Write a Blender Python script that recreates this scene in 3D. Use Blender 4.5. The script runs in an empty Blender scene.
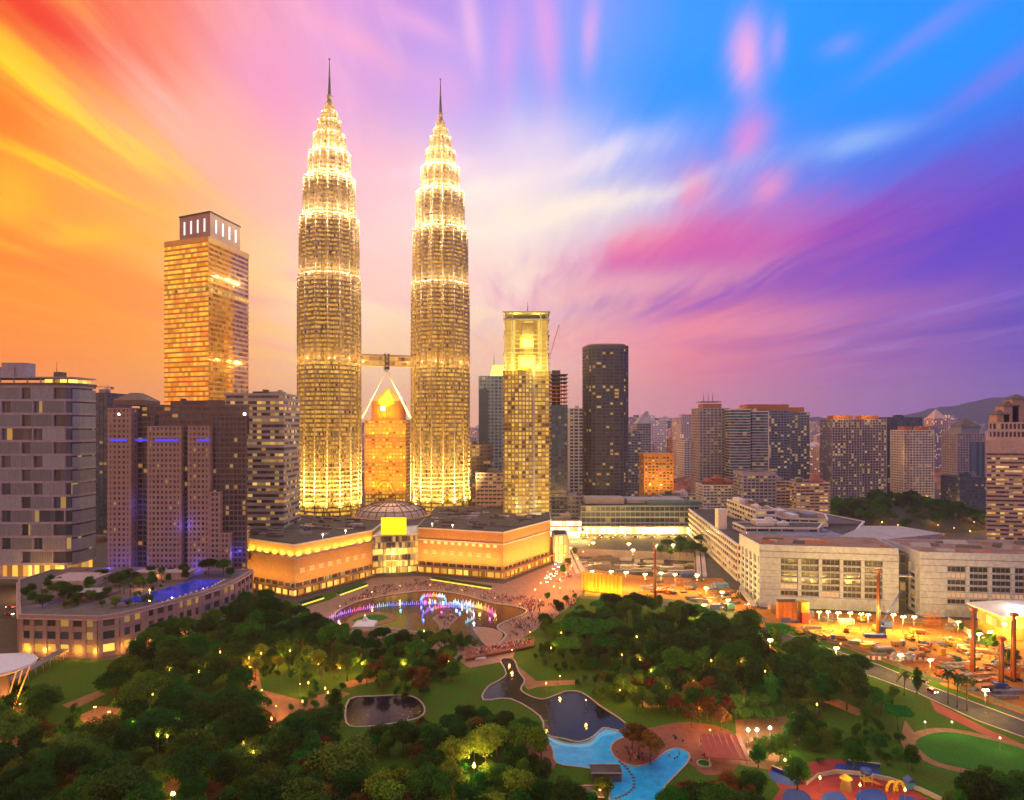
import bpy, math, random
from mathutils import Vector, Matrix
random.seed(7)
R = math.radians
sc = bpy.context.scene
col = sc.collection
# ------------------------------------------------------------------ camera
F, H, HZ = 680.0, 111.0, 425.0          # focal length in pixels, eye height in metres, pixel row of the horizon
cam = bpy.data.objects.new('camera', bpy.data.cameras.new('camera'))
col.objects.link(cam)
cam.location = (0, 0, H)
cam.rotation_euler = (R(90), 0, 0)
cam.data.sensor_width = 36
cam.data.lens = 36 * F / 1024
cam.data.shift_y = 25 / 1024
cam.data.clip_start = 1
cam.data.clip_end = 60000
sc.camera = cam
# ------------------------------------------------------------------ colour management, sampling
sc.view_settings.view_transform = 'Standard'
sc.view_settings.look = 'None'
sc.view_settings.exposure = 0.0
sc.view_settings.gamma = 1.0
sc.cycles.use_denoising = True
sc.cycles.max_bounces = 5
sc.cycles.diffuse_bounces = 2
sc.cycles.glossy_bounces = 2
sc.cycles.transmission_bounces = 2
sc.cycles.transparent_max_bounces = 6
sc.cycles.volume_bounces = 0
sc.cycles.sample_clamp_indirect = 6
sc.cycles.caustics_reflective = False
sc.cycles.caustics_refractive = False

def s2l(c):
    return tuple(((v / 255) / 12.92 if v / 255 <= 0.04045 else ((v / 255 + 0.055) / 1.055) ** 2.4) for v in c)

class NT:
    """small helper for writing node graphs as expressions"""
    def __init__(s, tree): s.t = tree
    def n(s, kind, **kw):
        nd = s.t.nodes.new(kind)
        for k, v in kw.items(): setattr(nd, k, v)
        return nd
    def put(s, sock, v):
        if hasattr(v, 'is_output'): s.t.links.new(v, sock)
        else: sock.default_value = v
    def m(s, op, a, b=None, c=None, clamp=False):
        nd = s.n('ShaderNodeMath', operation=op, use_clamp=clamp)
        for i, v in enumerate((a, b, c)):
            if v is not None: s.put(nd.inputs[i], v)
        return nd.outputs[0]
    def mix(s, f, a, b, mode='MIX'):
        nd = s.n('ShaderNodeMix', data_type='RGBA', blend_type=mode)
        s.put(nd.inputs[0], f)
        for i, v in ((6, a), (7, b)):
            if not hasattr(v, 'is_output') and len(v) == 3: v = (*v, 1)
            s.put(nd.inputs[i], v)
        return nd.outputs[2]
    def ramp(s, f, stops, interp='LINEAR'):
        nd = s.n('ShaderNodeValToRGB')
        e = nd.color_ramp.elements
        nd.color_ramp.interpolation = interp
        while len(e) < len(stops): e.new(0.5)
        for el, (p, c) in zip(e, stops):
            el.position = p
            el.color = (*c, 1) if hasattr(c, '__len__') else (c, c, c, 1)
        s.put(nd.inputs[0], f)
        return nd.outputs[0]
    def noise(s, vec, scale, detail=4, rough=0.55, dist=0.0, dim='3D'):
        nd = s.n('ShaderNodeTexNoise', noise_dimensions=dim)
        if vec is not None: s.put(nd.inputs['Vector'], vec)
        nd.inputs['Scale'].default_value = scale
        nd.inputs['Detail'].default_value = detail
        nd.inputs['Roughness'].default_value = rough
        nd.inputs['Distortion'].default_value = dist
        return nd.outputs[0]
    def xyz(s, x, y, z):
        nd = s.n('ShaderNodeCombineXYZ')
        for i, v in enumerate((x, y, z)): s.put(nd.inputs[i], v)
        return nd.outputs[0]
    def sm(s, v, a, b, o0=0.0, o1=1.0):
        nd = s.n('ShaderNodeMapRange', interpolation_type='SMOOTHSTEP')
        s.put(nd.inputs[0], v)
        for i, q in enumerate((a, b, o0, o1)): nd.inputs[i + 1].default_value = q
        return nd.outputs[0]

# ------------------------------------------------------------------ dusk sky
SUN_AZ, SUN_EL = -62.0, 4.0
w = bpy.data.worlds.new('World')
sc.world = w
w.use_nodes = True
w.node_tree.nodes.clear()
g = NT(w.node_tree)
tc = g.n('ShaderNodeTexCoord').outputs['Generated']
sep = g.n('ShaderNodeSeparateXYZ'); g.put(sep.inputs[0], tc)
dx, dy, dz = sep.outputs
az = g.m('ARCTAN2', dx, dy)
azn = g.m('ADD', g.m('DIVIDE', az, 2 * math.pi), 0.5)
hyp = g.m('SQRT', g.m('ADD', g.m('MULTIPLY', dx, dx), g.m('MULTIPLY', dy, dy)))
tel = g.m('DIVIDE', g.m('MAXIMUM', dz, 0.0), g.m('MAXIMUM', hyp, 0.05))
COLS = [(0 if p is None else math.atan((p - 512) / F)) / (2 * math.pi) + 0.5 for p in (0, 165, 337, 512, 687, 859, 1024)]
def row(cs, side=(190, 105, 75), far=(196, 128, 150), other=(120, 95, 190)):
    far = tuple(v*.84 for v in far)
    st = [(0.0, s2l(far)), (0.25, tuple(v*1.9 for v in s2l(side)))] + [(p, s2l(c)) for p, c in zip(COLS, cs)] + [(0.75, s2l(other)), (1.0, s2l(far))]  # sky beside and behind the view is brightened as unseen fill light
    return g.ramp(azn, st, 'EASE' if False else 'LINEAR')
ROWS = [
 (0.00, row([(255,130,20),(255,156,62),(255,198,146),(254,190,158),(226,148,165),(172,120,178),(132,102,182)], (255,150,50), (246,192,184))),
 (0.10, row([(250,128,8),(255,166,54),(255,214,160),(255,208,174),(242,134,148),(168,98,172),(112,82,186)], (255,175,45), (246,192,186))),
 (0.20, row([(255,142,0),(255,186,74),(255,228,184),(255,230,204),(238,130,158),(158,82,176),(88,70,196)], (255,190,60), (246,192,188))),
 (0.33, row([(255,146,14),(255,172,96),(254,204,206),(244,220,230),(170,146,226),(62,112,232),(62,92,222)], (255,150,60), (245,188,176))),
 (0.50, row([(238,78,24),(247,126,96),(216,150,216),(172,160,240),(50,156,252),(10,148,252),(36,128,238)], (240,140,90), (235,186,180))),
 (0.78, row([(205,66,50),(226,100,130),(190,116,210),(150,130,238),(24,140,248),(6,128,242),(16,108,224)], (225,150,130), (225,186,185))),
 (1.9, g.mix(0.0, (.86, .86, .84, 1), (0, 0, 0, 1))),  # zenith row added out of view as neutral fill light from above
]
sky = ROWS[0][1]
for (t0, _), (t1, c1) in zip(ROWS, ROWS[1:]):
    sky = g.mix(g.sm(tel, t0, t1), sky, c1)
# streaked cloud sheet: noise on the flat cloud layer overhead, drawn out along the wind
zc = g.m('MAXIMUM', dz, 0.05)
px_, py_ = g.m('DIVIDE', dx, zc), g.m('DIVIDE', dy, zc)
warp = g.m('MULTIPLY', g.m('SUBTRACT', g.noise(g.xyz(g.m('MULTIPLY', px_, .5), g.m('MULTIPLY', py_, .3), 2.0), 1.0, 2), .5), 0.7)
wx = g.m('ADD', px_, warp)
nA = g.noise(g.xyz(g.m('MULTIPLY', wx, 1.5), g.m('MULTIPLY', py_, 0.26), 0.0), 1.0, 6, 0.6, 0.25)
nB = g.noise(g.xyz(g.m('MULTIPLY', wx, 4.6), g.m('MULTIPLY', py_, 0.5), 7.3), 1.0, 5, 0.6, 0.3)
nC = g.noise(g.xyz(g.m('MULTIPLY', wx, 0.75), g.m('MULTIPLY', py_, 0.3), 4.1), 1.0, 5, 0.55, 0.4)
nD = g.noise(g.xyz(g.m('MULTIPLY', wx, 13.0), g.m('MULTIPLY', py_, 1.5), 3.3), 1.0, 6, 0.65, 0.5)
cl = g.m('ADD', g.m('ADD', g.m('MULTIPLY', nA, 0.55), g.m('MULTIPLY', nB, 0.28)), g.m('MULTIPLY', nD, 0.17))
lightcol = g.ramp(azn, [(0.0, s2l((215,150,165))), (COLS[0] - .01, s2l((255,205,20))), (COLS[1] - .012, s2l((255,188,70))), (COLS[1] + .012, s2l((255,176,170))), (COLS[2], s2l((255,196,226))),
                        (COLS[3], s2l((255,226,222))), (COLS[4], s2l((240,150,200))), (COLS[5], s2l((190,160,232))), (COLS[6], s2l((160,128,220))), (1.0, s2l((215,150,165)))])
darkcol = g.ramp(azn, [(0.0, s2l((150,100,140))), (COLS[0], s2l((238,84,12))), (COLS[1], s2l((246,132,70))), (COLS[2], s2l((250,172,186))), (COLS[3], s2l((248,192,210))),
                       (COLS[4], s2l((196,90,160))), (COLS[5], s2l((98,66,186))), (COLS[6], s2l((70,56,186))), (1.0, s2l((150,100,140)))])
lf = g.m('MULTIPLY', g.sm(cl, 0.46, 0.70), g.sm(tel, 0.02, 0.22, 0.15, 1.0))
blue_hole = g.m('MULTIPLY', g.sm(az, 0.07, 0.20), g.sm(tel, 0.23, 0.33))
lf = g.m('MULTIPLY', lf, g.m('SUBTRACT', 1.0, g.m('MULTIPLY', blue_hole, 0.93)))
sky = g.mix(g.m('MULTIPLY', lf, 0.8), sky, lightcol)
df = g.m('MULTIPLY', g.sm(nC, 0.46, 0.66), g.sm(tel, 0.03, 0.14))
df = g.m('MULTIPLY', df, g.m('SUBTRACT', 1.0, g.m('MULTIPLY', blue_hole, 0.9)))
sky = g.mix(g.m('MULTIPLY', df, 0.5), sky, darkcol)
def puff(px, py, wd, ht, slant, colr, amt, k=1.0):
    """a single cloud at a compass bearing and height of its own, ragged by the cloud noise"""
    global sky
    a0 = math.atan((px - 512) / F); t0 = (HZ - py) / F * math.cos(a0)
    wd *= math.cos(a0) / F; ht *= math.cos(a0) / F
    u = g.m('ADD', g.m('SUBTRACT', az, a0), g.m('MULTIPLY', g.m('SUBTRACT', nB, .5), wd * 1.6 * k))
    v = g.m('ADD', g.m('SUBTRACT', tel, t0), g.m('MULTIPLY', g.m('SUBTRACT', nA, .5), ht * 1.8 * k))
    ca, sa = math.cos(R(slant)), math.sin(R(slant))
    p = g.m('DIVIDE', g.m('ADD', g.m('MULTIPLY', u, ca), g.m('MULTIPLY', v, sa)), wd)
    q = g.m('DIVIDE', g.m('SUBTRACT', g.m('MULTIPLY', v, ca), g.m('MULTIPLY', u, sa)), ht)
    r2 = g.m('ADD', g.m('MULTIPLY', p, p), g.m('MULTIPLY', q, q))
    r2 = g.m('MULTIPLY', r2, g.m('ADD', .45, g.m('MULTIPLY', nD, 1.1)))
    r2 = g.m('MAXIMUM', 0.0, g.m('ADD', r2, g.m('MULTIPLY', g.m('SUBTRACT', nB, .5), -1.6*k)))
    f = g.m('MULTIPLY', g.m('EXPONENT', g.m('MULTIPLY', r2, -1.0)), amt)
    sky = g.mix(f, sky, s2l(colr))
puff(600, 120, 60, 120, 0, (90,160,250), .6)
puff(840, 76, 310, 84, 0, (0,146,255), .95, .5)
puff(860, 245, 260, 42, 10, (126,64,186), .95)
puff(700, 250, 130, 30, 8, (214,84,170), .8)
puff(985, 232, 120, 40, 22, (84,62,200), .85)
puff(640, 240, 60, 20, 10, (244,110,150), .6)
puff(745, 58, 15, 34, 0, (246,170,224), .95)
puff(776, 45, 8, 22, -5, (190,160,240), .6)
puff(748, 135, 18, 26, -25, (226,140,214), .8)
puff(768, 190, 16, 20, -35, (236,140,196), .8)
puff(693, 185, 22, 24, -30, (236,120,180), .75)
puff(855, 143, 48, 14, 5, (150,186,246), .7)
puff(925, 34, 70, 14, 24, (120,140,244), .6)
puff(1000, 78, 60, 12, 28, (120,120,234), .6)
puff(840, 45, 18, 10, 10, (130,150,246), .6)
puff(545, 40, 16, 70, 4, (240,160,226), .7)
puff(505, 60, 14, 60, -4, (232,158,228), .6)
puff(470, 30, 10, 44, 8, (250,190,232), .7)
puff(590, 30, 9, 40, -4, (236,170,232), .6)
puff(415, 25, 40, 12, -24, (246,176,226), .6)
puff(350, 40, 60, 14, -30, (250,170,206), .6)
puff(580, 210, 110, 10, 12, (255,244,232), .7)
puff(480, 190, 70, 12, 14, (255,240,230), .7)
puff(600, 160, 60, 14, 18, (246,230,244), .6)
puff(430, 170, 50, 10, 10, (252,222,236), .6)
puff(690, 330, 160, 16, 4, (250,150,160), .5)
puff(620, 290, 120, 14, 6, (255,190,180), .5)
puff(440, 90, 30, 30, -20, (238,170,228), .6)
puff(545, 150, 66, 40, 0, (252,226,232), .6)
puff(530, 215, 130, 34, 4, (255,236,214), .75)
puff(55, 85, 95, 17, -33, (255,222,10), .95, 1.5)
puff(120, 130, 90, 8, -34, (255,206,60), .8, 1.6)
puff(20, 50, 50, 9, -30, (255,196,20), .8, 1.4)
puff(50, 165, 90, 6, -16, (255,210,0), .85)
puff(0, 300, 150, 70, 0, (255,140,0), .6)
puff(10, 195, 28, 26, 0, (255,186,10), .8)
puff(85, 236, 40, 12, 14, (255,190,30), .8)
puff(40, 5, 130, 30, -25, (238,48,20), .95)
puff(0, 110, 40, 30, -30, (250,120,0), .8)
puff(205, 110, 70, 50, -25, (255,190,170), .75)
puff(275, 80, 60, 60, -35, (240,150,200), .6)
nish = g.n('ShaderNodeTexSky', sky_type='NISHITA', sun_disc=False, sun_elevation=R(SUN_EL), sun_rotation=R(SUN_AZ))
bgN = g.n('ShaderNodeBackground'); g.put(bgN.inputs[0], nish.outputs[0]); bgN.inputs[1].default_value = 0.004
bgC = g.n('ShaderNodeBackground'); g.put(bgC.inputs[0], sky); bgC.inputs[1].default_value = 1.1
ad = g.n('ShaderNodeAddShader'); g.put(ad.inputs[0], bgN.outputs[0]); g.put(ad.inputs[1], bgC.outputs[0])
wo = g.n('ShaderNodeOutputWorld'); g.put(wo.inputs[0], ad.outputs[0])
# ------------------------------------------------------------------ sun at the horizon
sd = bpy.data.lights.new('sun', 'SUN')
sd.energy, sd.angle, sd.color = 1.3, R(4), (1.0, 0.46, 0.18)
sun = bpy.data.objects.new('sun', sd); col.objects.link(sun)
sv = Vector((math.sin(R(SUN_AZ)) * math.cos(R(SUN_EL)), math.cos(R(SUN_AZ)) * math.cos(R(SUN_EL)), math.sin(R(SUN_EL))))
sun.rotation_euler = sv.to_track_quat('Z', 'Y').to_euler()

# ------------------------------------------------------------------ measuring: pixel -> place
def GX(px, Y): return (px - 512) / F * Y
def GY(py, z=0.0): return F * (H - z) / (py - HZ)
def ZZ(py, Y): return H - (py - HZ) * Y / F
def G(px, py, z=0.0):
    Y = GY(py, z); return (GX(px, Y), Y)

# ------------------------------------------------------------------ objects
def tag(o, label=None, cat=None, group=None, kind=None):
    if label: o['label'] = label
    if cat: o['category'] = cat
    if group: o['group'] = group
    if kind: o['kind'] = kind
    return o
def thing(name, label, cat, loc, group=None, rz=0.0):
    o = bpy.data.objects.new(name, None); col.objects.link(o)
    o.location = loc; o.rotation_euler = (0, 0, rz); o.empty_display_size = 1
    return tag(o, label, cat, group)
def kids(o): return [c for c in col.objects if c.parent is o]
TREE_CACHE = {}
def copy_tree(o, loc, rz=0.0, sca=1.0, label=None, group=None):
    """a copy of a thing and of each of its parts and sub-parts"""
    if o.name not in TREE_CACHE: TREE_CACHE[o.name] = [(c, list(c.children)) for c in o.children]
    r = o.copy(); col.objects.link(r)
    r.location = loc; r.rotation_euler = (0, 0, rz); r.scale = (sca,) * 3 if not hasattr(sca, '__len__') else sca
    if label: r['label'] = label
    if group: r['group'] = group
    for c, gs in TREE_CACHE[o.name]:
        d = c.copy(); col.objects.link(d); d.parent = r
        for e in gs:
            k = e.copy(); col.objects.link(k); k.parent = d
    return r

class MB:
    """collects solids and links them as ONE mesh object; coordinates are taken relative to the origin o"""
    def __init__(s, o=(0, 0, 0)): s.v, s.f, s.uv, s.mi, s.o, s.cur, s.sm = [], [], [], [], Vector(o), 0, []
    def face(s, pts, uv=None, smooth=False):
        b = len(s.v); s.v += [tuple(Vector(p) - s.o) for p in pts]
        s.f.append(tuple(range(b, b + len(pts)))); s.uv.append(uv); s.mi.append(s.cur); s.sm.append(smooth)
    def mesh(s, vs, fs, smooth=False):
        b = len(s.v); s.v += [tuple(Vector(p) - s.o) for p in vs]
        for f in fs: s.f.append(tuple(b + i for i in f)); s.uv.append(None); s.mi.append(s.cur); s.sm.append(smooth)
    def prism(s, poly, z0, z1, top=True, bot=True, poly2=None, bay=4.0, smooth=False):
        """poly counter-clockwise; walls carry uv in bays along the perimeter"""
        q = poly2 or poly; n = len(poly); b = len(s.v)
        s.v += [tuple(Vector((x, y, z0)) - s.o) for x, y in poly] + [tuple(Vector((x, y, z1)) - s.o) for x, y in q]
        u = 0.0
        for i in range(n):
            j = (i + 1) % n
            L = math.dist(poly[i], poly[j]); nb = max(1, round(L / bay)) if L > bay * .6 else L / bay
            s.f.append((b + i, b + j, b + n + j, b + n + i)); s.mi.append(s.cur); s.sm.append(smooth)
            s.uv.append([(u, 0), (u + nb, 0), (u + nb, 1), (u, 1)]); u += nb
        if top: s.f.append(tuple(b + n + i for i in range(n))); s.uv.append(None); s.mi.append(s.cur); s.sm.append(False)
        if bot: s.f.append(tuple(b + n - 1 - i for i in range(n))); s.uv.append(None); s.mi.append(s.cur); s.sm.append(False)
    def box(s, c, d, z0, h, rz=0.0):
        ca, sa = math.cos(rz), math.sin(rz)
        p = [(c[0] + x * ca - y * sa, c[1] + x * sa + y * ca) for x, y in ((-d[0]/2, -d[1]/2), (d[0]/2, -d[1]/2), (d[0]/2, d[1]/2), (-d[0]/2, d[1]/2))]
        s.prism(p, z0, z0 + h)
    def tube(s, a, b, r0, r1=None, n=6, smooth=True):
        a, b = Vector(a), Vector(b); r1 = r0 if r1 is None else r1
        d = (b - a).normalized(); u = d.orthogonal().normalized(); v = d.cross(u)
        vs = []
        for c, r in ((a, r0), (b, r1)):
            vs += [c + (u * math.cos(2*math.pi*i/n) + v * math.sin(2*math.pi*i/n)) * r for i in range(n)]
        fs = [(i, (i+1) % n, n + (i+1) % n, n + i) for i in range(n)] + [tuple(range(n))[::-1], tuple(range(n, 2*n))]
        s.mesh(vs, fs, smooth)
    def ball(s, c, r, n=8, m=5, sz=1.0):
        vs = [(c[0], c[1], c[2] + r*sz)]
        for j in range(1, m):
            t = math.pi * j / m
            vs += [(c[0] + r*math.sin(t)*math.cos(2*math.pi*i/n), c[1] + r*math.sin(t)*math.sin(2*math.pi*i/n), c[2] + r*sz*math.cos(t)) for i in range(n)]
        vs.append((c[0], c[1], c[2] - r*sz)); e = len(vs) - 1
        fs = [(0, 1 + i, 1 + (i+1) % n) for i in range(n)]
        for j in range(m - 2):
            k = 1 + j*n
            fs += [(k + i, k + n + i, k + n + (i+1) % n, k + (i+1) % n) for i in range(n)]
        k = 1 + (m-2)*n
        fs += [(k + i, e, k + (i+1) % n) for i in range(n)]
        s.mesh(vs, fs, True)
    def build(s, name, mats, parent=None):
        me = bpy.data.meshes.new(name)
        me.from_pydata(s.v, [], s.f)
        if any(s.uv):
            ul = me.uv_layers.new(name='UVMap').data
            k = 0
            for f, u in zip(s.f, s.uv):
                for i in range(len(f)):
                    ul[k].uv = u[i] if u else (0, 0)
                    k += 1
        for m in (mats if isinstance(mats, (list, tuple)) else [mats]): me.materials.append(m)
        me.polygons.foreach_set('material_index', s.mi)
        me.polygons.foreach_set('use_smooth', s.sm)
        me.update()
        o = bpy.data.objects.new(name, me); col.objects.link(o)
        if parent is not None: o.parent = parent
        else: o.location = s.o
        return o
def ccw(p):
    a = sum(p[i][0]*p[(i+1) % len(p)][1] - p[(i+1) % len(p)][0]*p[i][1] for i in range(len(p)))
    return list(p) if a > 0 else list(p)[::-1]
def offset(poly, d):
    """move every edge of a counter-clockwise outline outwards by d"""
    n, out = len(poly), []
    for i in range(n):
        p0, p1, p2 = Vector(poly[i-1]), Vector(poly[i]), Vector(poly[(i+1) % n])
        e1, e2 = (p1-p0).normalized(), (p2-p1).normalized()
        n1, n2 = Vector((e1.y, -e1.x)), Vector((e2.y, -e2.x))
        b = n1 + n2
        k = d / max(0.35, (1 + n1.dot(n2)))
        out.append((p1.x + b.x*k, p1.y + b.y*k))
    return out
def rect(cx, cy, w_, d_, rz=0.0):
    ca, sa = math.cos(rz), math.sin(rz)
    return [(cx + x*ca - y*sa, cy + x*sa + y*ca) for x, y in ((-w_/2, -d_/2), (w_/2, -d_/2), (w_/2, d_/2), (-w_/2, d_/2))]
def ellipse(cx, cy, a, b, n=32, rz=0.0, p=2.0):
    out = []
    for i in range(n):
        t = 2*math.pi*i/n; c, s_ = math.cos(t), math.sin(t)
        x = a*math.copysign(abs(c)**(2/p), c); y = b*math.copysign(abs(s_)**(2/p), s_)
        out.append((cx + x*math.cos(rz) - y*math.sin(rz), cy + x*math.sin(rz) + y*math.cos(rz)))
    return out
def inside(p, poly):
    r, n = False, len(poly)
    for i in range(n):
        (x1, y1), (x2, y2) = poly[i], poly[(i+1) % n]
        if (y1 > p[1]) != (y2 > p[1]) and p[0] < (x2-x1)*(p[1]-y1)/(y2-y1) + x1: r = not r
    return r
def lamp(name, loc, watts, colr=(1, .6, .25), size=0.4, parent=None, kind='POINT', aim=None, cone=110):
    d = bpy.data.lights.new(name, kind); d.energy = watts; d.color = colr; d.shadow_soft_size = size
    if kind == 'SPOT': d.spot_size = R(cone); d.spot_blend = 0.6
    o = bpy.data.objects.new(name, d); col.objects.link(o)
    loc = Vector(loc)
    if aim is not None: o.rotation_euler = (loc - Vector(aim)).to_track_quat('Z', 'Y').to_euler()
    if parent is not None: o.parent = parent; loc = loc - Vector(parent.location)
    o.location = loc
    return o

# ------------------------------------------------------------------ materials
def mat(name, c, rough=0.7, var=0.25, scale=0.15, metal=0.0, emit=None, es=0.0, spec=0.5, c2=None, stretch=None, bump=0.0, sampling=True):
    m = bpy.data.materials.new(name); m.use_nodes = True
    t = NT(m.node_tree); b = m.node_tree.nodes['Principled BSDF']
    if var or c2:
        vec = t.n('ShaderNodeNewGeometry').outputs['Position']
        if stretch:
            mp = t.n('ShaderNodeMapping'); mp.inputs['Scale'].default_value = stretch; t.put(mp.inputs[0], vec); vec = mp.outputs[0]
        nz = t.noise(vec, scale, 6, 0.62)
        lo = c2 or tuple(v*(1-var) for v in c); hi = c if c2 else tuple(min(1, v*(1+var)) for v in c)
        cc = t.ramp(nz, [(0.3, lo), (0.7, hi)])
        fine = t.noise(vec, scale*9, 3, 0.6)
        cc = t.mix(0.35, cc, t.mix(t.sm(fine, .35, .65), tuple(v*.55 for v in c), tuple(min(1, v*1.25) for v in c)))
        t.put(b.inputs['Base Color'], cc)
        if bump:
            bp = t.n('ShaderNodeBump'); bp.inputs['Strength'].default_value = bump; t.put(bp.inputs['Height'], fine); t.put(b.inputs['Normal'], bp.outputs[0])
    else: b.inputs['Base Color'].default_value = (*c, 1)
    b.inputs['Roughness'].default_value = rough; b.inputs['Metallic'].default_value = metal
    b.inputs['Specular IOR Level'].default_value = spec
    if emit: b.inputs['Emission Color'].default_value = (*emit, 1); b.inputs['Emission Strength'].default_value = es
    if not sampling: m.cycles.emission_sampling = 'NONE'
    return m
def glass(name, p, c=(.03, .04, .06), e1=(1, .48, .07), e2=(1, .66, .20), es=1.5, rough=.15, metal=0.0, group_floors=0.0, base_e=0.0, br0=.16, br1=1.5):
    """window glass; in a share p of the bays a room light is on"""
    m = bpy.data.materials.new(name); m.use_nodes = True
    t = NT(m.node_tree); b = m.node_tree.nodes['Principled BSDF']
    uv = t.n('ShaderNodeUVMap').outputs[0]
    sp = t.n('ShaderNodeSeparateXYZ'); t.put(sp.inputs[0], uv)
    rnd = t.n('ShaderNodeObjectInfo').outputs['Random']
    cell = t.xyz(t.m('FLOOR', sp.outputs[0]), t.m('MULTIPLY', rnd, 977.0), 0.0)
    wn = t.n('ShaderNodeTexWhiteNoise', noise_dimensions='3D'); t.put(wn.inputs['Vector'], cell)
    wv, wc = wn.outputs['Value'], wn.outputs['Color']
    s2 = t.n('ShaderNodeSeparateColor'); t.put(s2.inputs[0], wc)
    thr = p
    if group_floors:
        fl = t.n('ShaderNodeTexWhiteNoise', noise_dimensions='1D'); t.put(fl.inputs['W'], t.m('MULTIPLY', rnd, 311.0))
        thr = t.m('MULTIPLY', p, t.m('ADD', 1 - group_floors, t.m('MULTIPLY', fl.outputs[0], 2*group_floors)))
    lit = t.m('LESS_THAN', wv, thr)
    br = t.m('ADD', br0, t.m('MULTIPLY', t.m('POWER', s2.outputs[0], 1.4) if br0 < .2 else s2.outputs[0], br1))
    base = t.mix(t.m('MULTIPLY', s2.outputs[1], .6), c, tuple(v*4.5 for v in c))
    t.put(b.inputs['Base Color'], base)
    t.put(b.inputs['Emission Color'], t.mix(s2.outputs[2], e1, e2))
    t.put(b.inputs['Emission Strength'], t.m('ADD', base_e, t.m('MULTIPLY', t.m('MULTIPLY', lit, br), es)))
    b.inputs['Roughness'].default_value = rough; b.inputs['Metallic'].default_value = metal
    m.cycles.emission_sampling = 'NONE'
    return m
M = {}
M['glass_few'] = glass('window_glass_few', .035, es=2.0)
M['glass_blue'] = glass('window_glass_blue', .06, (.03, .06, .10), es=1.3)
M['glass_some'] = glass('window_glass_some', .15, es=2.0)
M['glass_dazzle'] = glass('dazzling_shop_glass', .97, (.2, .15, .08), (1, .66, .12), (1, .82, .4), 4.0, .2, base_e=.8)
M['glass_warm'] = glass('window_glass_warm', .38, (.05, .04, .04), es=1.2, group_floors=.6)
M['glass_gold'] = glass('window_glass_gold', .88, (.10, .06, .03), (1, .48, .03), (1, .66, .10), 1.0, .2, base_e=.04, br0=.25, br1=.8)
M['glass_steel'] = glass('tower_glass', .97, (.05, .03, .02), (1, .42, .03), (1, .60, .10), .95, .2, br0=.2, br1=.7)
M['glass_lobby'] = glass('lobby_glass', .95, (.10, .06, .03), (1, .52, .06), (1, .68, .14), 1.5, .2, base_e=.25)
M['glass_orange'] = glass('copper_glass', .06, (.50, .30, .11), (1, .5, .06), (1, .7, .2), 1.0, .10, metal=.95, group_floors=.9)
M['glass_flats'] = glass('apartment_glass', .12, (.02, .03, .05), (1, .42, .04), (1, .62, .15), 2.0)
M['glass_dark'] = glass('dark_glass', .06, (.018, .022, .035), es=1.8)
M['glass_shop'] = glass('shop_glass', .9, (.1, .06, .03), (1, .40, .03), (1, .58, .1), 1.3, .2, base_e=.15)
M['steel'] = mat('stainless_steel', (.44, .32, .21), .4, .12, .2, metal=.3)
M['steel_dark'] = mat('dark_steel', (.10, .09, .10), .45, .2, .4, metal=.6)
M['conc'] = mat('pale_concrete', (.42, .38, .37), .8, .18, .08, bump=.1)
M['conc_pink'] = mat('pinkish_precast', (.56, .42, .39), .8, .16, .08)
M['conc_mauve'] = mat('mauve_precast', (.37, .34, .42), .8, .2, .06)
M['slate'] = mat('slate_cladding', (.075, .08, .11), .6, .25, .1)
M['conc_dark'] = mat('dark_concrete', (.12, .105, .105), .85, .3, .1)
M['conc_white'] = mat('white_render', (.70, .65, .65), .7, .12, .1)
M['stone'] = mat('golden_granite', (.50, .27, .10), .65, .14, .12)
M['stone_pink'] = mat('pink_granite', (.40, .27, .24), .7, .15, .15)
M['brown'] = mat('brown_brick', (.18, .12, .105), .85, .25, .2)
M['orange'] = mat('orange_render', (.62, .28, .05), .8, .15, .1)
M['blue_panel'] = mat('grey_blue_screen', (.26, .29, .35), .5, .16, .12, stretch=(3, 3, .4))
M['navy'] = mat('navy_cladding', (.05, .07, .13), .4, .25, .1)
M['grey_blue'] = mat('grey_blue_cladding', (.21, .26, .38), .5, .2, .1)
M['roof'] = mat('roof_felt', (.10, .085, .08), .9, .5, .12, bump=.2, spec=.15)
M['roof_rust'] = mat('rusty_roof', (.30, .17, .11), .85, .45, .1)
M['tile_red'] = mat('red_roof_tile', (.30, .09, .05), .85, .3, .5)
M['terracotta'] = mat('terracotta_top', (.46, .17, .06), .85, .2, .3)
M['metal_w'] = mat('white_painted_steel', (.75, .72, .70), .4, .08, .5)
M['metal_g'] = mat('grey_metal', (.28, .28, .29), .45, .2, .6, metal=.5)

def tone(m, amt=.35):
    """each copy of a part is a little lighter or darker, as weathered panels are"""
    t = NT(m.node_tree); b = m.node_tree.nodes['Principled BSDF']; src = b.inputs['Base Color'].links[0].from_socket
    hs = t.n('ShaderNodeHueSaturation'); t.put(hs.inputs['Color'], src); t.put(hs.inputs['Value'], t.m('ADD', 1 - amt, t.m('MULTIPLY', t.n('ShaderNodeObjectInfo').outputs['Random'], 2*amt))); t.put(b.inputs['Base Color'], hs.outputs[0])
tone(M['blue_panel'])
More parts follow.
